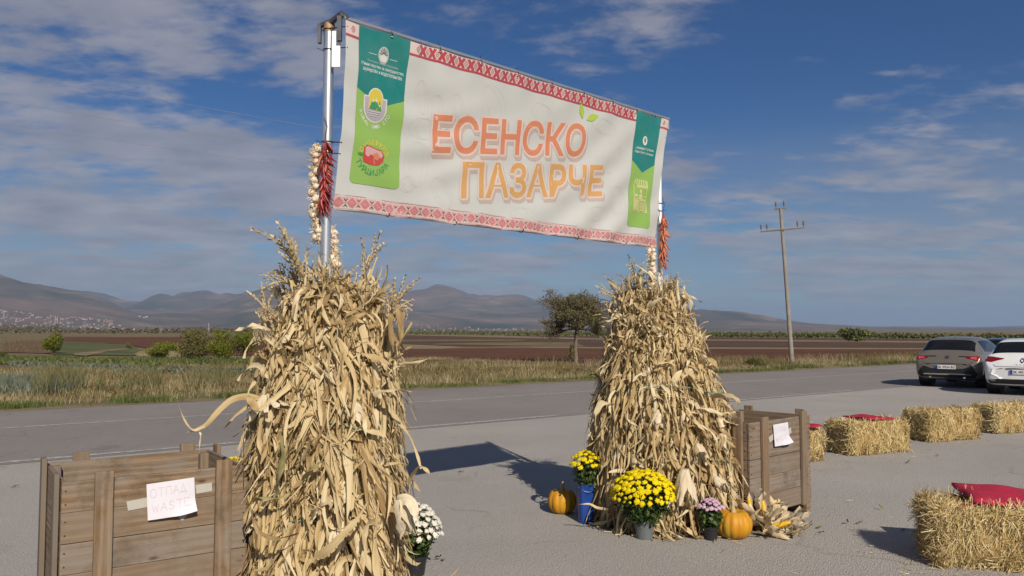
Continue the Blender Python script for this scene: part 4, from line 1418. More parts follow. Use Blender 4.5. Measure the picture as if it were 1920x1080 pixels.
# grommets and black cable ties
tie = MB(); gr = MB()
def tie_at(u, w_, up_):
    p = on_cloth(u, w_, 0.003) - B0
    gr.lathe([(0.009, -0.001), (0.009, 0.002), (0.004, 0.002)], 8, p)
    e = bpt(u, w_ + up_ * (0.045 if up_ > 0 else 0.02), -0.012) - B0
    tie.tube([p + BNN * 0.004, p * 0.5 + e * 0.5 + BNN * 0.014, e, e - BNN * 0.02, p - BNN * 0.02], 0.0028, 4)
    tie.tube([e, e + Vector((random.uniform(-0.01, 0.01), 0, 0.02 * (1 if up_ > 0 else -0.3)))], 0.0022, 4)
for u in (0.33, 0.72, 1.08, 1.44, 1.80, 2.16, 2.52, 2.84, 3.10): tie_at(u, BH - 0.02, 1)
for u in (0.42, 0.98, 1.62, 2.25, 2.85): tie_at(u, 0.018, -1)
for w_ in (0.30, 0.36, 0.86, 0.97): # side ties to the posts
    for u, pp, sg in ((0.012, pl, -1), (BW - 0.012, pr, 1)):
        a = on_cloth(u, w_ * BH, 0.004) - B0
        z = a.z
        c = Vector((pp.x - B0.x, pp.y - B0.y, z))
        rr_ = 0.036 if sg < 0 else 0.027
        tie.tube([a] + [c + Vector((rr_ * math.cos(t), rr_ * math.sin(t), 0)) for t in np.linspace(-2.4, 3.2, 10)] + [a - BNN * 0.01], 0.003, 4)
        tie.tube([c + Vector((sg * rr_, 0, 0)), c + Vector((sg * (rr_ + 0.03), -0.01, 0.01))], 0.002, 4)
tag(tie.build('cable_ties', M['black_plastic'], ban), kind='stuff')
tag(gr.build('grommets', M['metal'], ban), kind='stuff')

# ------------------------------------------------------------------ corn leaves
def leaf_batch(p0, d0, L, Wd, grav, curl, rnd, seg=7, twist=0.5, fold=0.6, wpref=None):
    n = len(p0)
    p = np.array(p0, float); d = np.array(d0, float); d /= np.linalg.norm(d, axis=1)[:, None]
    w = RNG.normal(size=(n, 3)) * 0.35 + (np.array([1.0, 0, 0]) if wpref is None else wpref)
    tw = RNG.normal(0, twist, n)
    cdir = RNG.normal(size=(n, 3)); ds = L / seg
    rows = []; us = []
    ph = RNG.uniform(0, 6.28, n)
    for k in range(seg + 1):
        t = k / seg
        w = w - d * np.sum(w * d, 1)[:, None]; w /= np.linalg.norm(w, axis=1)[:, None] + 1e-9
        nn = np.cross(d, w)
        prof = (0.45 + 0.55 * min(1, t * 5)) * (1 - t ** 6) ** 0.9 * (1 - 0.35 * t) + 0.03
        hw = Wd * 0.5 * prof
        crump = 0.30 * Wd * np.sin(ph + t * 11)
        rows += [p + w * hw[:, None] + nn * (crump)[:, None], p - nn * (fold * hw)[:, None], p - w * hw[:, None] - nn * (crump * 0.7)[:, None]]
        us += [np.array([0, t]), np.array([0.5, t]), np.array([1, t])]
        if k == seg: break
        p = p + d * ds[:, None]
        d = d + np.array([0, 0, -1.0]) * (grav * ds)[:, None] + cdir * (curl * ds)[:, None]
        if k % 3 == 2: cdir = RNG.normal(size=(n, 3))
        d /= np.linalg.norm(d, axis=1)[:, None]
        a = tw[:, None] * 3.0 / seg
        w = w * np.cos(a) + nn * np.sin(a)
    V = np.stack(rows, 1)
    m = 3 * (seg + 1)
    q = []
    for k in range(seg):
        b = 3 * k
        q += [[b, b + 1, b + 4, b + 3], [b + 1, b + 2, b + 5, b + 4]]
    Fc = ((np.arange(n) * m)[:, None, None] + np.array(q)[None]).reshape(-1, 4)
    UV = np.tile(np.array(us), (n, 1))
    return V, Fc, UV, np.repeat(rnd, m)


def leaf_dirs(n, kind, out, tan):
    z = np.array([0, 0, 1.0])
    g = lambda s: RNG.normal(0, s, n)[:, None]
    if kind == 'hang': return tan * g(0.13) + out * (0.04 + g(0.10)) - z
    if kind == 'arch': return tan * g(0.5) + out * (0.55 + g(0.2)) + z * (0.7 + g(0.3))
    if kind == 'side': return tan * np.sign(RNG.normal(size=n))[:, None] * (0.9 + g(0.2)) + out * (0.45 + g(0.2)) + z * (-0.3 + g(0.5))
    return tan * g(0.25) + out * (0.25 + g(0.15)) + z


VAR = {}
for kind, cnt, (l0, l1), gv, cv in (('hang', 24, (0.30, 0.62), 2.0, 1.9), ('arch', 8, (0.22, 0.42), 13.0, 4.0), ('side', 10, (0.18, 0.36), 7.5, 5.0), ('up', 6, (0.14, 0.30), 2.0, 5.0)):
    VAR[kind] = []
    o_ = np.tile([0, 1.0, 0], (cnt, 1)); t_ = np.tile([1.0, 0, 0], (cnt, 1))
    d0 = leaf_dirs(cnt, kind, o_, t_)
    V, Fc, UV, r = leaf_batch(np.zeros((cnt, 3)), d0, RNG.uniform(l0, l1, cnt), RNG.uniform(0.026, 0.054, cnt), np.full(cnt, gv), np.full(cnt, cv), np.zeros(cnt), 8, 0.8, 0.6)
    m_ = V.shape[1]
    for i in range(cnt):
        me = pydata('leaf', V[i], Fc[:16] % m_, M['leaf'], True, UV[:m_])
        VAR[kind].append((me, float(-V[i][:, 2].min())))


def straight_stalk(L, r, seed):
    rg = random.Random(seed)
    pts = []; rad = []
    for i in range(9):
        t = i / 8
        pts.append((0.02 * math.sin(3 * t + seed), 0.02 * math.cos(2.3 * t + seed * 2), L * t))
        rad.append(r * (1 - 0.55 * t) * (1.25 if i % 2 else 1.0))
    mb = MB(); mb.tube(pts, rad, 6)
    n = len(mb.v)
    uv = np.array([[(k % 6) / 6, (k // 6) / 8] for k in range(n)])
    return pydata('stalk', mb.v, mb.f, M['stalk'], True, uv)


STALKS = [straight_stalk(1.0, 0.0115, s) for s in range(6)]


def tassel_mesh(L, nb, droop, seed, bend=0.2):
    """seed head: a rachis with side branches set thickly with spikelets"""
    rg = random.Random(seed)
    V = []; Fq = []; R_ = []
    def spike(p, d, ln, fuzz, gr):
        q = Vector(p); d = Vector(d).normalized(); n_ = max(5, int(ln / 0.028)); prev = None
        for i in range(n_ + 1):
            t = i / n_
            r = 0.0055 * (1 - t * 0.6)
            a = d.cross(Vector((0.2, 0.9, 0.3))).normalized(); b = d.cross(a)
            ring = []
            for k in range(3):
                an = 2.1 * k
                ring.append(len(V)); V.append(q + (a * math.cos(an) + b * math.sin(an)) * r); R_.append(0.3)
            if prev:
                for k in range(3): Fq.append((prev[k], prev[(k + 1) % 3], ring[(k + 1) % 3], ring[k]))
            prev = ring
            if fuzz:
                for s in range(5):
                    an = rg.uniform(0, 6.28); sd = (a * math.cos(an) + b * math.sin(an) + d * 1.3).normalized()
                    wv = sd.cross(d).normalized() * 0.0062
                    l2 = rg.uniform(0.018, 0.034); b0 = len(V)
                    V.extend([q, q + sd * l2 * 0.5 + wv, q + sd * l2, q + sd * l2 * 0.5 - wv]); R_.extend([rg.random()] * 4)
                    Fq.append((b0, b0 + 1, b0 + 2, b0 + 3))
            q = q + d * ln / n_
            d = (d + Vector((rg.uniform(-.06, .06), rg.uniform(-.06, .06), -gr * ln / n_ * 10 / max(ln, .1) * 0.1))).normalized()
        return q
    axis = Vector((bend, 0, 1)).normalized()
    spike((0, 0, 0), axis, L, True, droop * 0.4)
    for k in range(nb):
        t = rg.uniform(0.12, 0.55)
        an = rg.uniform(0, 6.28)
        spike(axis * L * t, Vector((math.cos(an) * 0.30, math.sin(an) * 0.30, 0.8)) + axis * 0.5, L * rg.uniform(0.45, 0.7), True, droop)
    return pydata('tassel', [tuple(v) for v in V], Fq, M['tassel'], False, None, R_)


TASSELS = [tassel_mesh(0.40, 7, 0.9, 1), tassel_mesh(0.34, 9, 2.5, 2, 0.5), tassel_mesh(0.30, 5, 1.2, 3, -0.2), tassel_mesh(0.36, 10, 4.5, 4, 0.3)]


def husk_mesh(L, wd, n, seed, spread=0.5):
    """papery husk: pointed petals folding back from one base; axis is -Z"""
    rg = np.random.default_rng(seed)
    an = np.linspace(0, 2 * PI, n, endpoint=False) + rg.uniform(-0.3, 0.3, n)
    o_ = np.stack([np.cos(an), np.sin(an), np.zeros(n)], -1)
    d0 = o_ * spread + np.array([0, 0, -1.0])
    V, Fc, UV, r = leaf_batch(o_ * 0.006, d0, L * rg.uniform(0.8, 1.1, n), wd * rg.uniform(0.8, 1.2, n), np.full(n, 1.0), np.full(n, 1.5), rg.uniform(0, 0.6, n), 7, 0.2, -0.9,
                              wpref=np.stack([-np.sin(an), np.cos(an), np.zeros(n)], -1))
    return pydata('husk', V.reshape(-1, 3), Fc, M['husk'], True, UV, r)


HUSKS = [husk_mesh(0.22, 0.075, 5, 1, 0.35), husk_mesh(0.26, 0.07, 6, 2, 0.6), husk_mesh(0.20, 0.08, 4, 3, 0.25)]


def corn_sheaf(label, base, topc, prof, seed, cam_dir, nleaf=300, nstuff=2700):
    """base, topc: centre of the foot and of the head; prof: list of (z, radius)"""
    rg = np.random.default_rng(seed); rr_ = random.Random(seed)
    sh = thing('corn_sheaf', label, 'corn sheaf', (base[0], base[1], 0), group='corn sheaves round the banner posts')
    zs = [p[0] for p in prof]; rs = [p[1] for p in prof]
    H = zs[-1]
    cen = lambda z: np.stack([(topc[0] - base[0]) * z / H, (topc[1] - base[1]) * z / H, z], -1)
    lump = lambda th, z: 1 + 0.22 * (fbm(np.cos(th) * 1.6 + 7, np.sin(th) * 1.6 + z * 1.7, seed, 3) - 0.5) * 2

    def surf(th, z, k=1.0):
        r = np.interp(z, zs, rs) * k * lump(th, z)
        c = cen(z)
        return c + np.stack([np.cos(th) * r, np.sin(th) * r, np.zeros_like(r)], -1)
    # stalks
    for k in range(95):
        th = rr_.uniform(0, 2 * PI); q = rr_.uniform(0.25, 0.97) ** 0.6
        a = surf(np.array([th]), np.array([0.0]), q * 0.97)[0]
        zt = rr_.uniform(0.80, 1.06) * H
        b = surf(np.array([th + rr_.uniform(-0.7, 0.7)]), np.array([min(zt, H)]), q * 0.9)[0]; b[2] = zt
        d = Vector(b - a)
        o = link('stalk', STALKS[k % 6], sh, a, d.to_track_quat('Z', 'Y').to_euler(), (1, 1, d.length))
    for k in range(46):     # stalks lying outermost, upright
        th = rr_.uniform(0, 2 * PI); z0 = rr_.uniform(0.0, 0.25) * H
        a = surf(np.array([th]), np.array([z0]), rr_.uniform(0.98, 1.04))[0]; zt = min(H, z0 + rr_.uniform(0.5, 0.85) * H)
        b = surf(np.array([th + rr_.uniform(-0.25, 0.25)]), np.array([zt]), rr_.uniform(0.93, 1.03))[0]
        d = Vector(b - a)
        link('stalk', STALKS[k % 6], sh, a, d.to_track_quat('Z', 'Y').to_euler(), (1, 1, d.length))
    # stuffing leaves (inner, then outer)
    Vs = []; Fs = []; Us = []; Rs = []; off = 0
    nc = 110
    CTH = rg.uniform(0, 2 * PI, nc); CZ = rg.uniform(0.08, 1.0, nc); CK = rg.uniform(0.92, 1.07, nc); CL = rg.normal(0, 0.20, nc); CT = rg.uniform(0.02, 0.95, nc)

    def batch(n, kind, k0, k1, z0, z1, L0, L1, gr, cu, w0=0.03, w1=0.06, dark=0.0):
        nonlocal off
        ci = rg.integers(0, len(CTH), n)
        th = CTH[ci] + rg.normal(0, 0.13, n); z = H * np.clip(CZ[ci] + rg.normal(0, 0.13, n), z0, z1)
        loose = rg.uniform(0, 1, n) < 0.35
        th = np.where(loose, rg.uniform(0, 2 * PI, n), th); z = np.where(loose, H * rg.uniform(z0, z1, n), z)
        out = np.stack([np.cos(th), np.sin(th), np.zeros(n)], -1); tan = np.stack([-np.sin(th), np.cos(th), np.zeros(n)], -1)
        p = surf(th, z, 1.0) ; c = cen(z); p = c + (p - c) * (rg.uniform(k0, k1, n) * np.where(loose, 1.0, CK[ci]))[:, None]
        lean = np.where(loose, 0.0, CL[ci])[:, None] * tan
        L_ = rg.uniform(L0, L1, n)
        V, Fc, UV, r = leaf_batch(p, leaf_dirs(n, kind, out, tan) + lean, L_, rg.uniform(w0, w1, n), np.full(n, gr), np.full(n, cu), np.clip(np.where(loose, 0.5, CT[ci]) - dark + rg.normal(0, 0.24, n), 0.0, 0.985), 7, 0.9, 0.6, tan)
        V = V.reshape(-1, 3)
        if kind != 'up':        # bound in: the leaves hang close to the sheaf
            zz = np.clip(V[:, 2], 0, H); c_ = cen(zz); dv = V[:, :2] - c_[:, :2]; rad = np.linalg.norm(dv, axis=1) + 1e-6
            lim = np.interp(zz, zs, rs) * lump(np.arctan2(dv[:, 1], dv[:, 0]), zz) * 1.05 + 0.025
            f_ = np.where(rad > lim, (lim + (rad - lim) * 0.42) / rad, 1.0)
            V[:, :2] = c_[:, :2] + dv * f_[:, None]
        lowv = V[:, 2] < 0.012
        V[lowv, 2] = 0.004 + rg.uniform(0, 0.02, int(lowv.sum()))
        Vs.append(V); Fs.append(Fc + off); Us.append(UV); Rs.append(r); off += len(V)
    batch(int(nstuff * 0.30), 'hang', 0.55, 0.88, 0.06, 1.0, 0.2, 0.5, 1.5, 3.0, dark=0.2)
    batch(int(nstuff * 0.60), 'hang', 0.86, 1.02, 0.16, 1.0, 0.28, 0.75, 1.6, 1.9, 0.016, 0.054)
    batch(int(nstuff * 0.26), 'side', 0.86, 1.00, 0.08, 1.0, 0.12, 0.30, 12.0, 6.0, 0.010, 0.030)
    batch(int(nstuff * 0.10), 'arch', 0.84, 1.0, 0.20, 0.96, 0.14, 0.28, 14.0, 7.0, 0.014, 0.04)
    batch(int(nstuff * 0.13), 'up', 0.2, 1.0, 0.72, 0.96, 0.16, 0.34, 1.0, 3.5, 0.010, 0.032)
    batch(int(nstuff * 0.45), 'hang', 0.9, 1.03, 0.12, 0.97, 0.25, 0.65, 1.2, 2.4, 0.005, 0.015)
    batch(int(nstuff * 0.08), 'side', 0.86, 1.02, 0.0, 0.10, 0.10, 0.22, 6.0, 4.0)
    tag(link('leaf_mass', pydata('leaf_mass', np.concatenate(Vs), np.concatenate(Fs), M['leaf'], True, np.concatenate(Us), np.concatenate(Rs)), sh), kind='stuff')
    # the large leaves one sees, each its own part
    ca = math.atan2(cam_dir[1], cam_dir[0])
    for k in range(nleaf):
        kind = rr_.choices(['hang', 'arch', 'side', 'up'], [0.82, 0.04, 0.09, 0.05])[0]
        th = ca + rr_.gauss(0, 0.80)
        z = H * rr_.uniform(0.14, 0.97) if kind != 'up' else H * rr_.uniform(0.85, 0.97)
        me, drop = rr_.choice(VAR[kind])
        sc = rr_.uniform(0.65, 1.02)
        if z - drop * sc < 0.01: z = drop * sc + 0.02
        p = surf(np.array([th]), np.array([z]), rr_.uniform(0.95, 1.04))[0]
        link('leaf', me, sh, p, (rr_.gauss(0, 0.08) - 0.04, rr_.gauss(0, 0.13), th - PI / 2), (sc * rr_.choice((-1, 1)), sc, sc))
    # tassels at the head
    for k in range(24):
        th = rr_.uniform(0, 2 * PI)
        p = surf(np.array([th]), np.array([H * rr_.uniform(0.80, 1.0)]), rr_.uniform(0.3, 1.0))[0]
        link('tassel', rr_.choice(TASSELS), sh, p, (rr_.gauss(0, 0.35), rr_.gauss(0, 0.35), th), [rr_.uniform(0.55, 0.9)] * 3)
    # pale husks among the leaves
    for k in range(13):
        th = ca + rr_.gauss(0, 0.7); z = H * rr_.uniform(0.18, 0.72)
        p = surf(np.array([th]), np.array([z]), 1.04)[0]
        link('husk', rr_.choice(HUSKS), sh, p, (rr_.gauss(0, 0.5), rr_.gauss(0, 0.5), th), [rr_.uniform(0.5, 0.8)] * 3)
    # binding twine
    for zt in (0.30, 0.58):
        mb = MB(); pts = []
        for i in range(33):
            th = 2 * PI * i / 32
            pts.append(surf(np.array([th]), np.array([H * (zt + 0.02 * math.sin(3 * th))]), 1.03)[0])
        mb.tube(pts, 0.0045, 4, False)
        mb.build('twine', M['twine'], sh)
    return sh, surf, H


M['twine'] = simple('green_twine', (0.16, 0.27, 0.19), 0.7)
LB = (-1.12, 4.85); LT = (-1.09, 4.86)
sheafL, surfL, HL = corn_sheaf('tall corn sheaf nearest the camera with a long curling leaf and high tassels', LB, LT,
                               [(0, 0.43), (0.35, 0.415), (0.7, 0.405), (1.0, 0.395), (1.4, 0.375), (1.7, 0.325), (1.92, 0.235)], 21, (0.22, -0.97))
RB = (1.41, 7.13); RT = (1.22, 7.10)
sheafR, surfR, HR = corn_sheaf('broad corn sheaf with pumpkins and potted flowers at its foot', RB, RT,
                               [(0, 0.62), (0.3, 0.61), (0.65, 0.58), (1.0, 0.53), (1.3, 0.46), (1.6, 0.38), (1.92, 0.28), (2.0, 0.21)], 22, (-0.18, -0.98), 300, 3000)

# single outstanding tassels and leaves of the near sheaf
lo = Vector((LB[0], LB[1], 0))
for (px_, py_, dp), (qx, qy), me, rz in (((590, 570, 4.75), (527, 420), 0, 2.0), ((580, 560, 4.8), (535, 440), 2, 1.2), ((515, 620, 4.6), (474, 520), 2, 2.6), ((722, 620, 4.65), (748, 515), 0, 0.3), ((560, 560, 4.8), (548, 470), 2, 1.0), ((500, 640, 4.55), (470, 600), 3, 2.8), ((505, 600, 4.6), (480, 560), 3, 2.4), ((735, 600, 4.7), (760, 560), 3, 0.2)):
    a = Vector(D(px_, py_, dp)); b = Vector(D(qx, qy, dp - 0.05)); d = b - a
    link('tassel', TASSELS[me], sheafL, a - lo, d.to_track_quat('Z', 'Y').to_euler(), [d.length / 0.40] * 3)
    if me == 0:
        mb = MB(); mb.tube([a - lo - d * 1.2, a - lo, a - lo + d * 0.2], [0.009, 0.006, 0.004], 6)
        mb.build('stalk', M['stalk'], sheafL, True)


def path_leaf(name, pts, wd, mat, parent, origin, rv=0.3, fold=0.3):
    """a leaf along a given path of points"""
    P = [Vector(p) - origin for p in pts]
    # Catmull-Rom
    Q = []
    for i in range(len(P) - 1):
        p0 = P[max(i - 1, 0)]; p1 = P[i]; p2 = P[i + 1]; p3 = P[min(i + 2, len(P) - 1)]
        for k in range(5):
            t = k / 5
            Q.append(0.5 * ((2 * p1) + (-p0 + p2) * t + (2 * p0 - 5 * p1 + 4 * p2 - p3) * t * t + (-p0 + 3 * p1 - 3 * p2 + p3) * t ** 3))
    Q.append(P[-1])
    vs = []; uv = []; n = len(Q)
    for i, q in enumerate(Q):
        t = i / (n - 1)
        d = (Q[min(i + 1, n - 1)] - Q[max(i - 1, 0)]).normalized()
        a = Vector((0.15, -0.75, 0.65)).rotated(d, 0.0) if False else Vector((0.1, -0.6, 0.8))
        w_ = d.cross(a).normalized()
        ang = 0.9 * math.sin(3.3 * t + rv * 9) + 0.45 * math.sin(13 * t + rv * 5)
        w_ = (w_ * math.cos(ang) + d.cross(w_) * math.sin(ang)).normalized()
        nn = d.cross(w_)
        hw = wd * 0.5 * ((1 - t ** 2.0) ** 0.7 * (0.5 + 0.5 * min(1, t * 5)) + 0.03)
        vs += [q + w_ * hw, q - nn * hw * fold, q - w_ * hw]; uv += [(0, t), (0.5, t), (1, t)]
    fs = []
    for i in range(n - 1):
        b = 3 * i
        fs += [(b, b + 1, b + 4, b + 3), (b + 1, b + 2, b + 5, b + 4)]
    return link(name, pydata(name, [tuple(v) for v in vs], fs, mat, True, uv, [rv] * len(vs)), parent)


path_leaf('leaf', [D(512, 756, 4.55), D(472, 744, 4.47), D(438, 748, 4.44), D(412, 768, 4.40), D(388, 795, 4.36), D(368, 806, 4.33), D(348, 811, 4.32)], 0.036, M['leaf'], sheafL, lo, 0.35)
path_leaf('leaf', [D(384, 800, 4.33), D(362, 806, 4.3), D(345, 785, 4.28), D(332, 750, 4.27)], 0.016, M['leaf'], sheafL, lo, 0.55)
path_leaf('leaf', [D(466, 742, 4.42), D(472, 752, 4.40), D(480, 768, 4.38), D(476, 780, 4.38)], 0.05, M['leaf'], sheafL, lo, 0.6)
path_leaf('leaf', [D(372, 808, 4.33), D(376, 815, 4.33), D(374, 835, 4.33), D(374, 852, 4.33)], 0.012, M['husk'], sheafL, lo, 0.6)
path_leaf('leaf', [D(700, 740, 4.5), D(725, 733, 4.45), D(750, 732, 4.42), D(773, 735, 4.4)], 0.05, M['leaf'], sheafL, lo, 0.25)
path_leaf('leaf', [D(765, 915, 4.5), D(775, 888, 4.45), D(790, 875, 4.4), D(806, 888, 4.38)], 0.05, M['leaf'], sheafL, lo, 0.4)
path_leaf('leaf', [D(735, 560, 4.6), D(748, 585, 4.5), D(752, 620, 4.5), D(748, 660, 4.5)], 0.045, M['leaf'], sheafL, lo, 0.5)
path_leaf('leaf', [D(740, 590, 4.6), D(732, 600, 4.5), D(735, 640, 4.5), D(738, 660, 4.5)], 0.04, M['leaf'], sheafL, lo, 0.62)
for pts, wd in (([D(520, 930, 4.38), D(524, 890, 4.36), D(532, 850, 4.37), D(528, 815, 4.40)], 0.06), ([D(476, 942, 4.38), D(490, 934, 4.36), D(520, 935, 4.36), D(545, 925, 4.37)], 0.05), ([D(568, 905, 4.32), D(585, 880, 4.30), D(600, 868, 4.32), D(610, 870, 4.36)], 0.06)):
    tag(path_leaf('leaf', pts, wd, M['green_leaf'], sheafL, lo, 0.4), 'leaf still greyish green')
path_leaf('leaf', [D(590, 1045, 4.30), D(615, 1030, 4.24), D(640, 1005, 4.22), D(668, 975, 4.24), D(690, 940, 4.28)], 0.046, M['leaf'], sheafL, lo, 0.05)
path_leaf('leaf', [D(560, 1000, 4.30), D(520, 1010, 4.25), D(490, 1000, 4.24), D(475, 975, 4.26), D(470, 950, 4.28)], 0.035, M['leaf'], sheafL, lo, 0.15)
h = link('husk', husk_mesh(0.22, 0.07, 4, 9, 0.25), sheafL, Vector(D(748, 935, 4.44)) - lo, (0.15, -0.35, 0.4))
path_leaf('husk', [D(745, 935, 4.45), D(768, 940, 4.4), D(780, 965, 4.38), D(788, 985, 4.38)], 0.065, M['husk'], sheafL, lo, 0.15)
# outstanding leaves of the far sheaf
ro = Vector((RB[0], RB[1], 0))
path_leaf('leaf', [D(1165, 575, 7.0), D(1150, 598, 6.9), D(1135, 603, 6.85), D(1122, 605, 6.8)], 0.07, M['leaf'], sheafR, ro, 0.6)
path_leaf('leaf', [D(1330, 745, 6.6), D(1360, 740, 6.5), D(1380, 747, 6.45), D(1388, 760, 6.45)], 0.06, M['leaf'], sheafR, ro, 0.5)
path_leaf('leaf', [D(1310, 680, 6.7), D(1330, 672, 6.6), D(1345, 690, 6.55), D(1350, 715, 6.55)], 0.05, M['leaf'], sheafR, ro, 0.2)
path_leaf('leaf', [D(1150, 760, 6.7), D(1130, 755, 6.6), D(1118, 775, 6.55), D(1116, 800, 6.55)], 0.06, M['leaf'], sheafR, ro, 0.2)
path_leaf('leaf', [D(1140, 955, 6.6), D(1120, 952, 6.55), D(1105, 945, 6.55), D(1084, 946, 6.55)], 0.022, M['leaf'], sheafR, ro, 0.4)
path_leaf('stalk', [D(1235, 560, 7.0), D(1222, 520, 6.95), D(1205, 505, 6.95), D(1190, 495, 6.95)], 0.02, M['stalk'], sheafR, ro, 0.2)
link('husk', husk_mesh(0.34, 0.075, 7, 12, 0.28), sheafR, Vector(D(1285, 880, 6.35)) - ro, (0.15, 0.05, 0.4))

# ------------------------------------------------------------------ garlic braids and chilli strings
M['garlic'] = simple('garlic_skin', (0.58, 0.49, 0.39), 0.55, var=0.25, scale=40)
M['garlic_root'] = simple('garlic_stem', (0.42, 0.31, 0.18), 0.8, var=0.25)
M['chilli'] = rnd_mat('dried_chilli', [(0, (0.10, 0.008, 0.010)), (0.5, (0.20, 0.016, 0.016)), (0.9, (0.29, 0.03, 0.022)), (1, (0.30, 0.12, 0.05))], 0.4, 0.0, streak=False, spec=0.5)
M['chilli_pale'] = rnd_mat('dried_chilli_orange', [(0, (0.20, 0.03, 0.015)), (0.5, (0.36, 0.085, 0.035)), (1, (0.46, 0.17, 0.07))], 0.4, 0.0, streak=False, spec=0.5)


def garlic_mesh(seed):
    rg = random.Random(seed)
    prof = [(0.002, -0.024), (0.014, -0.022), (0.022, -0.012), (0.0245, 0.0), (0.020, 0.012), (0.011, 0.022), (0.006, 0.032), (0.005, 0.05), (0.001, 0.055)]
    vs = []; seg = 12
    for r, z in prof:
        for k in range(seg):
            a = 2 * PI * k / seg
            q = r * (1 + 0.10 * math.cos(6 * a)) * rg.uniform(0.97, 1.03)
            vs.append((q * math.cos(a), q * math.sin(a), z))
    fs = [(i * seg + k, i * seg + (k + 1) % seg, (i + 1) * seg + (k + 1) % seg, (i + 1) * seg + k) for i in range(len(prof) - 1) for k in range(seg)]
    fs += [tuple(reversed(range(seg))), tuple((len(prof) - 1) * seg + k for k in range(seg))]
    return pydata('garlic_bulb', vs, fs, M['garlic'], True)


GARLIC = [garlic_mesh(s) for s in range(4)]


def garlic_braid(label, pts, n, width, seed):
    rg = random.Random(seed)
    P = [Vector(p) for p in pts]
    t = thing('garlic_braid', label, 'garlic braid', P[0], group='garlic braids on the banner posts')
    def at_(s):
        s *= len(P) - 1; i = min(int(s), len(P) - 2)
        return P[i].lerp(P[i + 1], s - i)
    for k in range(n):
        s = (k + 0.5) / n
        a = rg.uniform(0, 6.28); r = width * rg.uniform(0.4, 1.0)
        p = at_(s) + Vector((math.cos(a) * r, math.sin(a) * r, rg.uniform(-0.012, 0.012))) - P[0]
        d = Vector((-math.cos(a), -math.sin(a), rg.uniform(0.2, 1.1)))
        link('garlic_bulb', rg.choice(GARLIC), t, p, d.to_track_quat('Z', 'Y').to_euler(), [rg.uniform(0.65, 1.0)] * 3)
    mb = MB()
    for j in range(3):
        mb.tube([at_(i / 16) - P[0] + Vector((0.010 * math.cos(i * 1.1 + 2.1 * j), 0.010 * math.sin(i * 1.1 + 2.1 * j), 0.03 if i == 0 else 0)) for i in range(17)], 0.007, 5)
    mb.build('braid', M['garlic_root'], t, True)
    # loose dry root and stem fringe
    nf = n * 14
    s = RNG.uniform(0, 1, nf); pp = np.array([(at_(x) - P[0])[:] for x in s]); d = RNG.normal(size=(nf, 3)); d /= np.linalg.norm(d, axis=1)[:, None]
    V, Fc, UV, r = leaf_batch(pp + d * width * 0.6, d, RNG.uniform(0.02, 0.055, nf), RNG.uniform(0.003, 0.007, nf), np.full(nf, 3.0), np.full(nf, 8.0), RNG.uniform(0, .99, nf), 3)
    tag(link('dry_skin', pydata('dry_skin', V.reshape(-1, 3), Fc, M['husk'], True, UV, r), t), kind='stuff')


def chilli_mesh(seed):
    rg = random.Random(seed)
    L = rg.uniform(0.05, 0.085); b = rg.uniform(-0.3, 0.3); c = rg.uniform(0.1, 0.5)
    pts = [Vector((0.02 * b * (t * 3) ** 2 * L * 8, 0.02 * c * math.sin(2.5 * t), -L * t)) for t in (0, 0.12, 0.3, 0.5, 0.7, 0.88, 1.0)]
    mb = MB(); mb.tube(pts, [0.0035, 0.0075, 0.0085, 0.0080, 0.0062, 0.0038, 0.001], 6)
    mb.tube([(0, 0, 0.014), (0, 0, 0)], [0.0018, 0.003], 4)
    return mb


def chilli_string(label, pts, n, width, seed, mat):
    rg = random.Random(seed)
    P = [Vector(p) for p in pts]
    t = thing('chilli_string', label, 'chilli string', P[0], group='strings of dried chillies on the banner posts')
    ms = [chilli_mesh(s).mesh('chilli', mat, True) for s in range(7)]
    def at_(s):
        s *= len(P) - 1; i = min(int(s), len(P) - 2)
        return P[i].lerp(P[i + 1], s - i)
    for k in range(n):
        s = (k + 0.5) / n; a = rg.uniform(0, 6.28)
        p = at_(s) - P[0] + Vector((math.cos(a), math.sin(a), 0)) * width * rg.uniform(0.2, 0.7)
        link('chilli', ms[k % 7], t, p, (rg.gauss(0, 0.2) + 0.26 * math.sin(a) * 1.0, -0.26 * math.cos(a) + rg.gauss(0, 0.2), rg.uniform(-0.4, 0.4)))
    mb = MB(); mb.tube([at_(0) - P[0] + Vector((-0.01, -0.01, 0.16)), at_(0) - P[0] + Vector((0.008, 0, 0.09)), at_(0) - P[0] + Vector((-0.004, 0, 0.04))] + [at_(i / 8) - P[0] for i in range(9)], 0.003, 5)
    mb.build('string', M['dark_metal'], t)


garlic_braid('long garlic braid hanging behind the red chillies on the near banner post', [D(593, 278, 4.80), D(590, 330, 4.79), D(589, 380, 4.78), D(594, 425, 4.79), D(597, 450, 4.79)], 42, 0.024, 1)
garlic_braid('short garlic braid hanging just above the head of the near corn sheaf', [D(620, 432, 4.88), D(625, 465, 4.86), D(628, 502, 4.84)], 20, 0.026, 2)
garlic_braid('garlic braid hanging below the banner on the far post', [D(1221, 466, 7.0), D(1222, 510, 6.99), D(1225, 560, 6.96)], 36, 0.026, 3)
chilli_string('glossy dark red chilli string on the near banner post', [D(611, 265, 4.735), D(608, 310, 4.73), D(606, 350, 4.73), D(607, 388, 4.73)], 120, 0.024, 4, M['chilli'])
chilli_string('faded orange red chilli string on the far banner post', [D(1244, 404, 7.02), D(1243, 450, 7.01), D(1244, 492, 7.01)], 85, 0.026, 5, M['chilli_pale'])

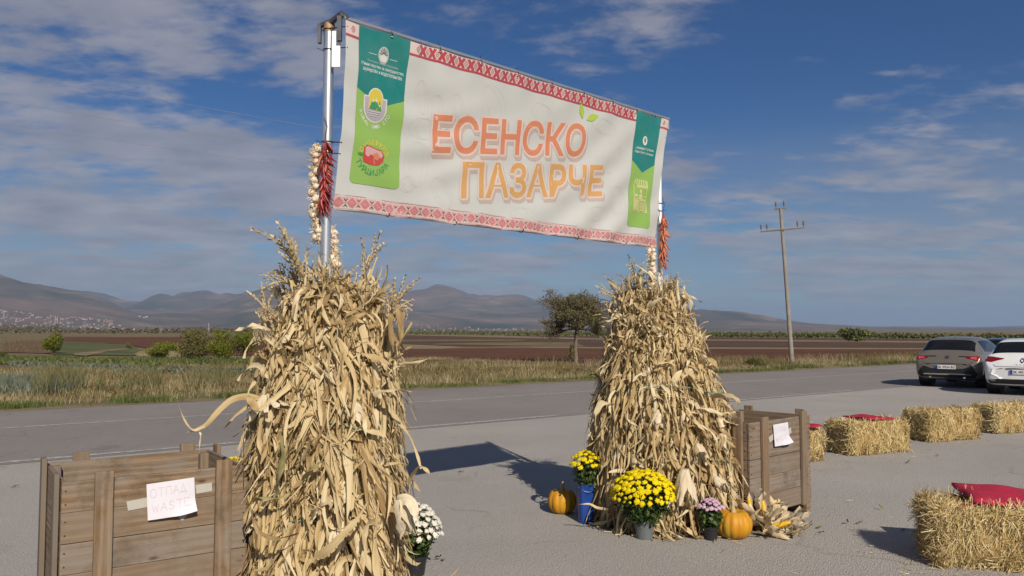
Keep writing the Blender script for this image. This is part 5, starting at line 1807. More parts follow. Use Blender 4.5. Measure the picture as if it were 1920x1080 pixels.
# ------------------------------------------------------------------ wooden crates
def wood(name, c1, c2, c3, grey):
    m, n = new_mat(name)
    tc = n.a('ShaderNodeTexCoord').outputs['Object']
    rn = n.a('ShaderNodeObjectInfo').outputs['Random']
    cb = n.a('ShaderNodeCombineXYZ', {0: n.math('MULTIPLY', rn, 37.0), 1: n.math('MULTIPLY', rn, 91.0), 2: n.math('MULTIPLY', rn, 13.0)})
    v = n.a('ShaderNodeVectorMath', {0: tc, 1: cb.outputs[0]}, operation='ADD').outputs[0]
    st = n.scale(v, (0.55, 4.2, 4.2))
    warp = n.noise(st, 1.1, 3.0, 0.5)
    ring = n.a('ShaderNodeTexWave', {'Vector': st, 'Scale': 1.7, 'Distortion': 11.0, 'Detail': 4.0, 'Detail Scale': 0.55, 'Detail Roughness': 0.6}, wave_type='BANDS', bands_direction='Z').outputs['Fac']
    fib = n.noise(n.scale(v, (4.0, 150.0, 150.0)), 1.0, 4.0, 0.65)
    c = n.mix(n.ramp(ring, [(0.1, 0.0), (0.95, 1.0)]), c1, c2)
    c = n.mix(n.ramp(fib, [(0.35, 0.55), (0.62, 0.0)]), c, tuple(x * 0.55 for x in c1))
    blot = n.noise(n.scale(v, (2.0, 6.0, 6.0)), 1.6, 5.0, 0.6)
    c = n.mix(n.ramp(n.math('ADD', blot, n.math('MULTIPLY', rn, 0.22)), [(0.46, 0.0), (0.74, 0.75)]), c, grey)
    # knots
    kn = n.a('ShaderNodeTexVoronoi', {'Vector': n.scale(v, (1.9, 5.0, 5.0)), 'Scale': 1.7, 'Randomness': 1.0}, feature='F1').outputs['Distance']
    c = n.mix(n.ramp(kn, [(0.045, 0.95), (0.075, 0.5), (0.12, 0.0)]), c, c3)
    dirt = n.noise(v, 3.2, 6.0, 0.7)
    c = n.mix(n.ramp(dirt, [(0.50, 0.0), (0.70, 0.75)]), c, tuple(x * 0.40 for x in c1))
    c = n.mix(n.math('MULTIPLY', n.math('FRACT', n.math('MULTIPLY', rn, 7.3)), 0.75), c, n.mix(n.math('FRACT', n.math('MULTIPLY', rn, 17.7)), tuple(x * 0.62 for x in grey), tuple(x * 1.15 for x in c1)), 'MIX')
    b = n.a('ShaderNodeBsdfPrincipled', {'Base Color': c, 'Roughness': 0.78, 'Specular IOR Level': 0.25})
    bp = n.a('ShaderNodeBump', {'Strength': 0.5, 'Distance': 0.004, 'Height': n.math('ADD', fib, n.math('MULTIPLY', ring, 0.5))})
    n.link(bp.outputs[0], b.inputs['Normal'])
    finish(n, b.outputs[0])
    return m


M['wood'] = wood('weathered_pine', (0.160, 0.104, 0.060), (0.265, 0.186, 0.115), (0.05, 0.028, 0.016), (0.205, 0.182, 0.160))
M['wood_batten'] = wood('pine_batten', (0.165, 0.104, 0.058), (0.270, 0.176, 0.100), (0.07, 0.036, 0.018), (0.200, 0.172, 0.142))
M['nail'] = simple('nail_head', (0.05, 0.04, 0.035), 0.6, 0.5)
M['paper'] = simple('paper', (0.54, 0.53, 0.58), 0.7, var=0.02)
M['tape'] = simple('masking_tape', (0.37, 0.35, 0.31), 0.6, var=0.04)
M['pink_ink'] = simple('pink_ink', (0.51, 0.36, 0.45), 0.7)
M['overlit_ink'] = simple('overlit_pink_ink', (0.51, 0.43, 0.50), 0.7)  # same pink ink, its overexposure painted in as a paler colour


def crate(label, loc, rotz, L, Dp, seed):
    rg = random.Random(seed)
    random.seed(seed)
    c = thing('wooden_crate', label, 'crate', loc, (0, 0, rotz), 'wooden crates beside the corn sheaves')
    nh = MB(); T = 0.022; hz0 = 0.10; rows = 5; ph = 0.156

    def plank(name, size, pos, rot, mat):
        o = bevel_box(size, 0.003, 0.0012).build(name, M[mat], c, loc=pos, rot=rot)
        return o
    for side in range(4):
        for r in range(rows):
            z = hz0 + ph * (r + 0.5) + rg.uniform(-0.001, 0.001)
            hgt = ph - rg.uniform(0.0015, 0.003)
            yy = rg.uniform(-0.0015, 0.0015)
            if side == 0: plank('plank', (L, T, hgt), (L / 2, T / 2 + yy, z), (0, 0, 0), 'wood')
            elif side == 1: plank('plank', (L, T, hgt), (L / 2, Dp - T / 2 + yy, z), (0, 0, 0), 'wood')
            elif side == 2: plank('plank', (Dp - 2 * T - 0.006, T, hgt), (T / 2 + 0.004 + yy, Dp / 2, z), (0, 0, PI / 2), 'wood')
            else: plank('plank', (Dp - 2 * T - 0.006, T, hgt), (L - T / 2 - 0.004 + yy, Dp / 2, z), (0, 0, PI / 2), 'wood')
            for s in (-1, 1):
                if side == 0:
                    for xx in (0.018, L - 0.018): nh.box((xx, -0.0015, z + s * 0.034), (0.007, 0.005, 0.006))
                if side == 2: nh.box((0.002, 0.05 if s < 0 else Dp - 0.05, z), (0.005, 0.007, 0.007))
    # battens outside, rising a little above the boards
    bw_, bt = 0.088, 0.026; hb = 0.83
    for f_ in (0.205, 0.855):
        for yy in (-bt / 2 - 0.002, Dp + bt / 2 + 0.002):
            plank('batten', (hb, bt, bw_), (L * f_, yy, hz0 + hb / 2 - 0.008 + rg.uniform(-0.004, 0.004)), (0, -PI / 2, 0), 'wood_batten')
    for f_ in (0.14, 0.86):
        for xx in (-bt / 2 - 0.002, L + bt / 2 + 0.002):
            plank('batten', (hb, bt, bw_), (xx, Dp * f_, hz0 + hb / 2 - 0.008 + rg.uniform(-0.01, 0.004)), (PI / 2 * 0, -PI / 2, PI / 2), 'wood_batten')
    for ax_ in (T + 0.03, L - T - 0.03):
        for ay in (T + 0.03, Dp - T - 0.03):
            plank('corner_post', (rows * ph - 0.03, 0.052, 0.052), (ax_, ay, hz0 + rows * ph / 2), (0, -PI / 2, 0), 'wood')
    for k in range(5):
        plank('floor_board', (L - 2 * T - 0.01, (Dp - 2 * T) / 5 - 0.008, 0.02), (L / 2, T + (Dp - 2 * T) * (k + 0.5) / 5, hz0 + 0.012), (0, 0, 0), 'wood')
    for xx in (0.04, L - 0.04):
        plank('skid', (Dp - 0.01, 0.075, hz0 - 0.002), (xx, Dp / 2, hz0 / 2 - 0.001), (0, 0, PI / 2), 'wood')
    tag(nh.build('nails', M['nail'], c), kind='stuff')
    return c


def strokes(ch):
    S_ = {'О': [[(0.5 + 0.5 * math.cos(a), 0.5 + 0.5 * math.sin(a)) for a in np.linspace(0, 2 * PI, 15)]], 'Т': [[(0, 1), (1, 1)], [(0.5, 1), (0.5, 0)]],
          'П': [[(0.05, 0), (0.1, 1), (0.9, 1), (0.95, 0)]], 'А': [[(0, 0), (0.5, 1), (1, 0)], [(0.2, 0.4), (0.8, 0.4)]], 'Д': [[(-0.05, -0.12), (0, 0.05), (1, 0.05), (1.08, -0.12)], [(0.12, 0.05), (0.5, 1), (0.88, 0.05)]],
          'W': [[(0, 1), (0.25, 0), (0.5, 0.7), (0.75, 0), (1, 1)]], 'S': [[(0.9, 0.85), (0.55, 1), (0.15, 0.85), (0.2, 0.6), (0.75, 0.42), (0.85, 0.15), (0.45, 0), (0.05, 0.12)]], 'E': [[(0.95, 1), (0, 1), (0, 0), (0.95, 0)], [(0, 0.52), (0.75, 0.52)]]}
    S_['A'] = S_['А']; S_['T'] = S_['Т']
    return S_[ch]


def paper_sign(label, parent_crate, x0, z0, wd, ht, tilt, mat_ink, seed, tapes):
    """hand-written sheet taped to the front boards of a crate"""
    rg = random.Random(seed)
    Mx = parent_crate.matrix_basis
    t = thing('paper_sign', label, 'paper sign', Mx @ Vector((x0, -0.006, z0)), (0, 0, parent_crate.rotation_euler.z), 'handwritten paper signs on the crates')

    def surf(u, v):
        y = -0.004 - 0.010 * math.sin(PI * u) * (1 - v) - 0.05 * max(0, u - 0.45) * max(0, 0.35 - v) * 4 - 0.012 * (1 - v)
        X = u * wd; Z = v * ht
        Z += (0.08 * ht * max(0, (u - 0.6) / 0.4) ** 1.3 if v < 0.4 else 0) * (1 - v / 0.4)
        return (X * math.cos(tilt) - Z * math.sin(tilt), y, X * math.sin(tilt) + Z * math.cos(tilt))
    n1, n2 = 14, 10
    vs = [surf(i / n1, j / n2) for j in range(n2 + 1) for i in range(n1 + 1)]
    link('sheet', pydata('sheet', vs, [(j * (n1 + 1) + i, j * (n1 + 1) + i + 1, (j + 1) * (n1 + 1) + i + 1, (j + 1) * (n1 + 1) + i) for j in range(n2) for i in range(n1)], M['paper'], True), t)
    ink = MB()
    for word_, yb, hh_, xa, xb in (('ОТПАД', 0.60, 0.24, 0.06, 0.84), ('WASTE', 0.20, 0.22, 0.08, 0.92)):
        n = len(word_)
        for i, ch in enumerate(word_):
            cw_ = (xb - xa) / n
            for st in strokes(ch):
                pts = [(xa + cw_ * (i + 0.08 + 0.78 * p[0]), yb + hh_ * p[1] * (1 + 0.06 * rg.uniform(-1, 1)) + 0.05 * (i / n)) for p in st]
                for a, b in zip(pts, pts[1:]):
                    m_ = 3
                    for k in range(m_):
                        p = [a[q] + (b[q] - a[q]) * k / m_ for q in (0, 1)]; q_ = [a[q] + (b[q] - a[q]) * (k + 1) / m_ for q in (0, 1)]
                        A = Vector(surf(*p)); B = Vector(surf(*q_)); d = (B - A); 
                        nn = Vector((-d.z, 0, d.x)).normalized() * 0.0012
                        o_ = Vector((0, -0.0012, 0))
                        ink.add([A + nn + o_, B + nn + o_, B - nn + o_, A - nn + o_], [(0, 1, 2, 3)])
    tag(ink.build('lettering', mat_ink, t), kind='stuff')
    for tx, tz, tl, tw, ta in tapes:
        mb = MB()
        k_ = 8
        vs = []
        for i in range(k_ + 1):
            xx = -tl / 2 + tl * i / k_
            for s in (-1, 1):
                e = 0.004 * rg.uniform(-1, 1) if i in (0, k_) else 0
                X = xx + e * 2; Z = s * tw / 2
                vs.append((tx + X * math.cos(ta) - Z * math.sin(ta), 0.0015, tz + X * math.sin(ta) + Z * math.cos(ta)))
        mb.add(vs, [(2 * i, 2 * i + 1, 2 * i + 3, 2 * i + 2) for i in range(k_)])
        mb.build('tape', M['tape'], t)


crL = crate('large weathered wooden crate in the near left corner of the picture', (-2.28, 4.10, 0), math.radians(36), 0.935, 0.76, 31)
crR = crate('weathered wooden crate standing on skids right of the broad corn sheaf', (1.98, 6.72, 0), math.radians(41.5), 1.0, 0.75, 32)
paper_sign('curling white paper sign reading ОТПАД WASTE in pink, on the near crate', crL, 0.405, 0.640, 0.245, 0.19, 0.045, M['pink_ink'], 1, [(-0.045, 0.09, 0.11, 0.05, 0.08), (0.29, 0.135, 0.09, 0.048, 0.06), (0.19, 0.005, 0.05, 0.03, 0.9)])
paper_sign('white paper sign with pink writing coloured pale as if overexposed, taped to the far crate', crR, 0.355, 0.655, 0.245, 0.185, 0.02, M['overlit_ink'], 2, [(-0.02, 0.075, 0.09, 0.05, 0.35), (0.26, 0.10, 0.09, 0.05, 0.4)])

# ------------------------------------------------------------------ straw bales and cushions
def straw_mesh(name, L, Dp, H, n, fl, thick, seed, mat, out=0.16):
    rg = np.random.default_rng(seed)
    areas = np.array([L * H, L * H * 0.6, Dp * H, Dp * H, L * Dp]); f = rg.choice(5, n, p=areas / areas.sum())
    u = rg.uniform(-1, 1, n); v = rg.uniform(-1, 1, n)
    P = np.zeros((n, 3)); N = np.zeros((n, 3)); G1 = np.zeros((n, 3))
    ax = {0: (0, 2, 1, -1), 1: (0, 2, 1, 1), 2: (1, 2, 0, -1), 3: (1, 2, 0, 1), 4: (0, 1, 2, 1)}
    dim = np.array([L, Dp, H]) / 2
    for k in range(5):
        a, b, c, s = ax[k]; q = f == k
        P[q, a] = u[q] * dim[a]; P[q, b] = v[q] * dim[b]; P[q, c] = s * dim[c]; N[q, c] = s
    # string grooves
    for gz in (-0.17, 0.17):
        g = np.exp(-((P[:, 1] - gz * Dp / 0.48) / 0.018) ** 2) * ((f == 2) | (f == 3) | (f == 4))
        P -= N * (g * 0.034)[:, None]
    rr0 = 0.075; lim = dim - rr0; cl0 = np.clip(P, -lim, lim); dv0 = P - cl0; dl0 = np.linalg.norm(dv0, axis=1)[:, None] + 1e-9
    P = np.where(dl0 > rr0, cl0 + dv0 / dl0 * rr0, P); N = np.where(dl0 > 1e-6, dv0 / dl0, N)
    lump = fbm(P[:, 0] * 6 + 3, P[:, 2] * 6 + P[:, 1] * 5, seed, 3) - 0.5
    P += N * (lump * 0.075 - 0.004)[:, None]
    d = rg.normal(size=(n, 3)); 
    pref = np.where((f < 2)[:, None], np.array([0.25, 0, 1.0]), np.where((f < 4)[:, None], np.array([0, 0.8, 0.6]), np.array([0.9, 0.5, 0])))
    d = d * 0.55 + pref * rg.choice([-1, 1], n)[:, None]
    d -= N * np.sum(d * N, 1)[:, None]; d += N * (np.abs(rg.normal(0, out, n)) * 1.0)[:, None]; d /= np.linalg.norm(d, axis=1)[:, None]
    wv = np.cross(d, N + rg.normal(size=(n, 3)) * 0.5); wv /= np.linalg.norm(wv, axis=1)[:, None]
    ln = rg.uniform(0.35, 1.0, n) * fl; tk = thick * rg.uniform(0.6, 1.3, n)
    mid_ = P + d * (ln * 0.5)[:, None] + N * (rg.normal(0, 0.004, n))[:, None]
    end = P + d * ln[:, None] + rg.normal(size=(n, 3)) * 0.008
    w2 = wv * tk[:, None] / 2
    V = np.stack([P - w2, P + w2, mid_ + w2, mid_ - w2, end + w2 * 0.8, end - w2 * 0.8], 1)
    V = V.reshape(-1, 3); V[:, 2] = np.maximum(V[:, 2], -H / 2 + 0.003)
    Fc = ((np.arange(n) * 6)[:, None, None] + np.array([[0, 1, 2, 3], [3, 2, 4, 5]])[None]).reshape(-1, 4)
    return pydata(name, V, Fc, mat, False, None, np.repeat(np.clip(rg.normal(0.5, 0.22, n) + (fbm(P[:, 0] * 9 + 1, P[:, 2] * 9 + P[:, 1] * 7, seed + 3, 3) - 0.5) * 1.1, 0, .999), 6))


def bale_core(L, Dp, H, seed):
    bm = bmesh.new()
    bmesh.ops.create_cube(bm, size=1.0)
    bmesh.ops.subdivide_edges(bm, edges=bm.edges[:], cuts=9, use_grid_fill=True)
    for v in bm.verts:
        p = v.co.copy()
        q = Vector((p.x * L, p.y * Dp, p.z * H))
        r = 0.085
        lim = Vector((L / 2 - r, Dp / 2 - r, H / 2 - r))
        cl_ = Vector([max(-lim[i], min(lim[i], q[i])) for i in range(3)])
        dv = q - cl_
        if dv.length > r: q = cl_ + dv.normalized() * r
        k = float(fbm(q.x * 7 + 9, q.y * 7 + q.z * 6, seed, 3)) - 0.5
        q = q * (1 + 0.05 * k) * 0.985
        v.co = q
    me = bpy.data.meshes.new('straw_block'); bm.to_mesh(me); bm.free()
    me.materials.append(M['straw_core'])
    for p in me.polygons: p.use_smooth = True
    return me


BL, BD_, BH_ = 1.0, 0.47, 0.41
STRAW_NEAR = straw_mesh('straw', BL, BD_, BH_, 22000, 0.13, 0.0040, 5, M['straw'], 0.13)
STRAW_FAR = [straw_mesh('straw', BL, BD_, BH_, 7000, 0.12, 0.006, 6 + s, M['straw'], 0.13) for s in range(2)]
CORE = [bale_core(BL, BD_, BH_, s) for s in range(2)]
M['bale_twine'] = simple('bale_twine', (0.34, 0.24, 0.09), 0.7)
tw = MB()
for y in (-0.17, 0.17):
    tw.tube([(-BL / 2 + 0.012, y, -BH_ / 2 + 0.01), (-BL / 2 + 0.004, y, 0), (-BL / 2 + 0.02, y, BH_ / 2 - 0.008), (0, y, BH_ / 2 - 0.004), (BL / 2 - 0.02, y, BH_ / 2 - 0.008), (BL / 2 - 0.004, y, 0), (BL / 2 - 0.012, y, -BH_ / 2 + 0.01)], 0.004, 4)
TW = tw.mesh('twine', M['bale_twine'])
ringtop = {}


def bale(label, corner, deg, near=False, k=0, sc=1.0):
    a = math.radians(deg)
    c = Vector((corner[0], corner[1], 0)) + Vector((math.cos(a), math.sin(a), 0)) * BL / 2 * sc + Vector((-math.sin(a), math.cos(a), 0)) * BD_ / 2 * sc
    t = thing('straw_bale', label, 'straw bale', c, (0, 0, a), 'straw bales on the asphalt')
    z = BH_ / 2 * sc
    link('straw_block', CORE[k % 2], t, (0, 0, z), None, (sc, sc, sc))
    tag(link('straw', STRAW_NEAR if near else STRAW_FAR[k % 2], t, (0, 0, z), None, (sc, sc, sc)), kind='stuff')
    link('twine', TW, t, (0, 0, z), None, (sc, sc, sc))
    return t


b_near = bale('shaggy straw bale nearest the camera at the right edge, with a red cushion', (2.95, 5.68), -13, True, 0, 1.0)
b0 = bale('straw bale mostly hidden behind the far wooden crate', (3.02, 9.88), 20, False, 1, 1.02)
b2 = bale('straw bale with a small red cushion, right of the far crate', (4.46, 10.61), 22, False, 0, 1.05)
b3 = bale('bare straw bale between the cushioned one and the farthest one', (6.16, 11.88), 22, False, 1, 1.08)
b4 = bale('farthest straw bale, cut by the right edge of the picture', (7.72, 12.85), 20, False, 0, 1.08)
M['red_cloth'] = simple('crimson_cloth', (0.30, 0.010, 0.035), 0.75, var=0.12, scale=30, bump=0.15)
M['red_ribbon'] = simple('red_ribbon', (0.36, 0.02, 0.03), 0.6)


def cushion(label, loc, rot, s=0.40, h=0.06, tied=False):
    bm = bmesh.new()
    bmesh.ops.create_cube(bm, size=1.0)
    bmesh.ops.subdivide_edges(bm, edges=bm.edges[:], cuts=11, use_grid_fill=True)
    for v in bm.verts:
        x, y, z = v.co * 2
        th = (1 - abs(x) ** 3.5) ** 0.6 * (1 - abs(y) ** 3.5) ** 0.6
        puff = 0.35 + 0.65 * th
        tuft = 0.30 * sum(math.exp(-((x - a) ** 2 + (y - b) ** 2) / 0.03) for a in (-0.4, 0.4) for b in (-0.4, 0.4))
        bulge = 1 - 0.05 * (1 - min(1, abs(x) * abs(y) * 1.6))
        v.co = Vector((x * s / 2 * bulge, y * s / 2 * bulge, z * h / 2 * max(0.12, puff - tuft) + (0.012 * math.sin(3 * x + 1) * math.sin(2.5 * y))))
    me = bpy.data.meshes.new('pad'); bm.to_mesh(me); bm.free(); me.materials.append(M['red_cloth'])
    for p in me.polygons: p.use_smooth = True
    t = thing('cushion', label, 'cushion', loc, rot, 'red cushions on the straw bales')
    link('pad', me, t)
    mb = MB()
    pts = [(s / 2 * a * 0.985, s / 2 * b * 0.985, 0) for a, b in ((-1, -1), (0, -1.0), (1, -1), (1, 0), (1, 1), (0, 1), (-1, 1), (-1, 0), (-1, -1))]
    mb.tube(pts, 0.004, 5, False); mb.build('piping', M['red_cloth'], t)
    if tied:
        mb = MB(); mb.tube([(-s / 2, -s / 2, -0.01), (-s / 2 - 0.04, -s / 2 - 0.01, -0.02), (-s / 2 - 0.10, -s / 2 - 0.02, -0.035), (-s / 2 - 0.16, -s / 2 - 0.03, -0.07)], 0.005, 5)
        mb.build('tie', M['red_ribbon'], t)
    return t


q = G(1875, 935, 0.46)
cushion('red cushion tilted up on the nearest straw bale', (3.53, 5.86, 0.455), (0.10, 0.06, math.radians(-13)), 0.50, 0.055, True)
cushion('flat red cushion on the straw bale right of the far crate', (4.90, 11.08, 0.46), (0.02, 0.02, math.radians(22)), 0.46, 0.040)
cushion('red cushion showing as a sliver behind the far crate', (3.62, 10.25, 0.455), (0, 0, math.radians(20)), 0.44, 0.040)

# ------------------------------------------------------------------ pumpkins
def pumpkin_mat():
    m, n = new_mat('pumpkin_skin')
    tc = n.a('ShaderNodeTexCoord').outputs['Object']
    nz = n.noise(n.scale(tc, (1, 1, 0.5)), 6.0, 5.0, 0.6)
    c = n.mix(n.ramp(nz, [(0.35, 0.0), (0.65, 1.0)]), (0.42, 0.175, 0.008), (0.50, 0.27, 0.018))
    g = n.noise(n.scale(tc, (1, 1, 0.35)), 4.2, 4.0, 0.6, 0.5)
    c = n.mix(n.ramp(g, [(0.50, 0.0), (0.64, 0.75)]), c, (0.27, 0.21, 0.025))
    s = n.noise(tc, 9.0, 3.0, 0.6)
    c = n.mix(n.ramp(s, [(0.66, 0.0), (0.70, 0.6)]), c, (0.45, 0.37, 0.20))
    b = n.a('ShaderNodeBsdfPrincipled', {'Base Color': c, 'Roughness': 0.55, 'Specular IOR Level': 0.3})
    finish(n, b.outputs[0])
    return m


M['pumpkin'] = pumpkin_mat()
M['pumpkin_stem'] = simple('pumpkin_stem', (0.36, 0.27, 0.15), 0.8, var=0.3, scale=30)


def pumpkin(label, loc, R_, H, ribs, rz, stem=0.07):
    t = thing('pumpkin', label, 'pumpkin', loc, (0, 0, rz), 'orange pumpkins at the broad sheaf')
    vs = []; seg = 72; n = 20
    for i in range(n + 1):
        ph = PI * i / n
        for k in range(seg):
            a = 2 * PI * k / seg
            rib = 1 - 0.075 * abs(math.cos(ribs * a / 2)) ** 6 * math.sin(ph) ** 0.5
            r = R_ * math.sin(ph) ** 0.82 * rib * (1 + 0.03 * math.sin(2 * a + 1))
            z = -math.cos(ph) * H / 2 + H / 2
            dip = 0.16 * H * math.exp(-(math.sin(ph) / 0.35) ** 2)
            z += -dip if i > n / 2 else dip * 0.5
            vs.append((r * math.cos(a), r * math.sin(a), z - 0.5 * 0.16 * H * 0.9 * 0))
    zmin = min(v[2] for v in vs); vs = [(x, y, z - zmin) for x, y, z in vs]
    fs = [(i * seg + k, i * seg + (k + 1) % seg, (i + 1) * seg + (k + 1) % seg, (i + 1) * seg + k) for i in range(n) for k in range(seg)]
    link('body', pydata('body', vs, fs, M['pumpkin'], True), t)
    mb = MB(); mb.tube([(0, 0, H * 0.78), (0.0, 0, H * 0.86), (0.004, 0.002, H * 0.93 + stem * 0.4), (0.012, 0.004, H * 0.93 + stem)], [0.030, 0.019, 0.014, 0.016], 7)
    mb.build('stem', M['pumpkin_stem'], t, True)


pumpkin('tall orange pumpkin left of the sheaf beside the blue container', (0.455, 7.36, 0.0), 0.13, 0.245, 11, 0.4, 0.055)
pumpkin('round ribbed orange pumpkin in front of the sheaf beside the pink flowers', (1.775, 6.50, 0.0), 0.152, 0.245, 15, 1.3, 0.06)

# ------------------------------------------------------------------ potted chrysanthemums
def flower_mesh(r, seed, mat):
    rg = random.Random(seed)
    vs = [(0, 0, r * 0.55)]; fs = []
    seg = 9
    for (q, z) in ((0.55, 0.50), (0.95, 0.20), (0.90, -0.08)):
        for k in range(seg):
            a = 2 * PI * k / seg + 0.3 * q; s = rg.uniform(0.86, 1.12)
            vs.append((r * q * s * math.cos(a), r * q * s * math.sin(a), r * z * rg.uniform(0.8, 1.2)))
    fs += [(0, 1 + k, 1 + (k + 1) % seg) for k in range(seg)]
    for i in range(2):
        fs += [(1 + i * seg + k, 1 + (i + 1) * seg + k, 1 + (i + 1) * seg + (k + 1) % seg, 1 + i * seg + (k + 1) % seg) for k in range(seg)]
    # loose petals standing off the head
    for k in range(11):
        a = rg.uniform(0, 6.28); b = len(vs); e = rg.uniform(-0.1, 0.5)
        d = Vector((math.cos(a), math.sin(a), e)).normalized(); w_ = d.cross(Vector((0, 0, 1))).normalized() * r * 0.16
        p = d * r * 0.7; q = d * r * rg.uniform(1.05, 1.25)
        vs += [tuple(p - w_), tuple(p + w_), tuple(q + w_ * 0.7), tuple(q - w_ * 0.7)]; fs.append((b, b + 1, b + 2, b + 3))
    return pydata('flower', vs, fs, mat)


def petal(name, c1, c2):
    m, n = new_mat(name)
    tc = n.a('ShaderNodeTexCoord').outputs['Object']; rn = n.a('ShaderNodeObjectInfo').outputs['Random']
    nz = n.noise(tc, 120.0, 2.0)
    c = n.mix(n.math('MULTIPLY', n.math('ADD', nz, rn), 0.5), c1, c2)
    d = n.a('ShaderNodeBsdfPrincipled', {'Base Color': c, 'Roughness': 0.7, 'Specular IOR Level': 0.2})
    t = n.a('ShaderNodeBsdfTranslucent', {'Color': c})
    finish(n, n.a('ShaderNodeMixShader', {0: 0.2, 1: d.outputs[0], 2: t.outputs[0]}).outputs[0])
    return m


M['yellow_petal'] = petal('yellow_petal', (0.60, 0.45, 0.0), (0.76, 0.64, 0.008))
M['white_petal'] = petal('white_petal', (0.60, 0.58, 0.50), (0.74, 0.72, 0.64))
M['pink_petal'] = petal('pink_petal', (0.46, 0.27, 0.40), (0.62, 0.44, 0.55))
M['mum_leaf'] = rnd_mat('mum_leaf', [(0, (0.022, 0.042, 0.012)), (0.6, (0.05, 0.085, 0.022)), (1, (0.10, 0.14, 0.04))], 0.6, 0.2, streak=False)
M['grey_pot'] = simple('grey_plastic_pot', (0.105, 0.12, 0.125), 0.45)
M['black_pot'] = simple('black_plastic_pot', (0.018, 0.019, 0.022), 0.4)


def mum(label, loc, pot_r, pot_h, R_, H, nfl, fr_, mat, potmat, seed, nleaf=2600, low=0.15, zoff=0.0, pot=True, squash=(1, 1), bias=None):
    """pot, leafy dome, flower heads on the dome; R_, H radius and height of the plant above the pot"""
    rg = random.Random(seed)
    t = thing('potted_chrysanthemum', label, 'potted flowers', loc, group='potted chrysanthemums at the corn sheaves')
    if pot:
        mb = MB(); mb.lathe([(pot_r * 0.78, 0), (pot_r * 0.97, pot_h * 0.84), (pot_r * 1.05, pot_h * 0.85), (pot_r * 1.06, pot_h), (pot_r * 0.96, pot_h), (pot_r * 0.9, pot_h * 0.86)], 28)
        autosmooth(mb.build('pot', M[potmat], t))
    z0 = pot_h * 0.95 + zoff
    blobs = [(0, 0, z0 + H * 0.42, R_ * 0.86 * squash[0], R_ * 0.86 * squash[1], H * 0.52, 3), (0, 0, z0 + H * 0.2, R_ * 0.55, R_ * 0.55, H * 0.3, 1)]
    for k in range(7):
        a = rg.uniform(0, 6.28); q = rg.uniform(0.3, 0.6) * R_
        blobs.append((q * math.cos(a) * squash[0], q * math.sin(a) * squash[1], z0 + H * rg.uniform(0.3, 0.6), R_ * 0.35, R_ * 0.35, H * 0.32, 0.6))
    Vv, Fc, rn = leaf_cloud(blobs, nleaf, 0.034, shell=0.35)
    Vv[:, 2] = np.maximum(Vv[:, 2], 0.02)
    tag(link('foliage', pydata('foliage', Vv, Fc, M['mum_leaf'], False, None, rn), t), kind='stuff')
    mb = MB()
    for k in range(9):
        a = 2 * PI * k / 9
        mb.tube([(0.01 * math.cos(a), 0.01 * math.sin(a), pot_h * 0.7), (R_ * 0.35 * math.cos(a), R_ * 0.35 * math.sin(a), z0 + H * 0.4), (R_ * 0.6 * math.cos(a), R_ * 0.6 * math.sin(a), z0 + H * 0.7)], 0.004, 4, False)
    mb.build('stems', M['mum_leaf'], t)
    ms = [flower_mesh(fr_, s, mat) for s in range(4)]
    placed = []; tries = 0
    while len(placed) < nfl and tries < nfl * 60:
        tries += 1
        a = rg.uniform(0, 2 * PI); cz = 1 - (1 - low) * rg.random() ** 0.9
        r = math.sqrt(max(0, 1 - cz * cz))
        k = rg.uniform(0.97, 1.08)
        p = Vector((R_ * r * math.cos(a) * squash[0] * k, R_ * r * math.sin(a) * squash[1] * k, z0 + H * 0.40 + H * 0.58 * cz * k))
        if bias and p.x * bias[0] + p.y * bias[1] < bias[2] * R_: continue
        if any((p - q).length < fr_ * 1.45 for q in placed): continue
        placed.append(p)
        nrm = Vector((p.x, p.y, (p.z - z0 - H * 0.25) * 1.2)).normalized()
        s = rg.uniform(0.75, 1.15) if cz > 0.35 else rg.uniform(0.35, 0.9)
        link('flower', ms[len(placed) % 4], t, p, nrm.to_track_quat('Z', 'Y').to_euler(), (s, s, s))
    return t


mum('large dome of bright yellow chrysanthemums in a grey pot before the sheaf', (1.055, 6.47, 0), 0.083, 0.145, 0.250, 0.39, 165, 0.027, M['yellow_petal'], 'grey_pot', 41, 5200, 0.10)
# tall blue plastic container that holds the small yellow mum
M['blue_plastic'] = simple('blue_plastic', (0.010, 0.045, 0.22), 0.35, var=0.1)
M['clear_edge'] = simple('blue_rim', (0.06, 0.09, 0.20), 0.3)
bc = thing('blue_container', 'tall narrow blue plastic container standing between pumpkin and sheaf', 'container', (0.635, 6.99, 0), (0, 0, 0.3))
mb = MB()
prof = []
for z, s in ((0, 0.92), (0.02, 0.97), (0.15, 1.0), (0.17, 0.96), (0.19, 1.0), (0.31, 1.0), (0.315, 1.05), (0.33, 1.05), (0.33, 0.95), (0.12, 0.9)):
    prof.append([(0.062 * s * (abs(math.cos(a)) ** 0.5) * (1 if math.cos(a) > 0 else -1), 0.055 * s * (abs(math.sin(a)) ** 0.5) * (1 if math.sin(a) > 0 else -1), z) for a in np.linspace(0, 2 * PI, 24, endpoint=False) + 0.01])
vs = [p for r in prof for p in r]
mb.add(vs, [(i * 24 + k, i * 24 + (k + 1) % 24, (i + 1) * 24 + (k + 1) % 24, (i + 1) * 24 + k) for i in range(len(prof) - 1) for k in range(24)] + [tuple(reversed(range(24))), tuple(9 * 24 + k for k in range(24))])
autosmooth(mb.build('body', M['blue_plastic'], bc), 30)
mb = MB(); mb.tube([(-0.066, 0, 0.305), (-0.04, -0.07, 0.28), (0, -0.085, 0.272), (0.04, -0.07, 0.28), (0.066, 0, 0.305)], 0.0025, 6); mb.build('wire_handle', M['metal'], bc)
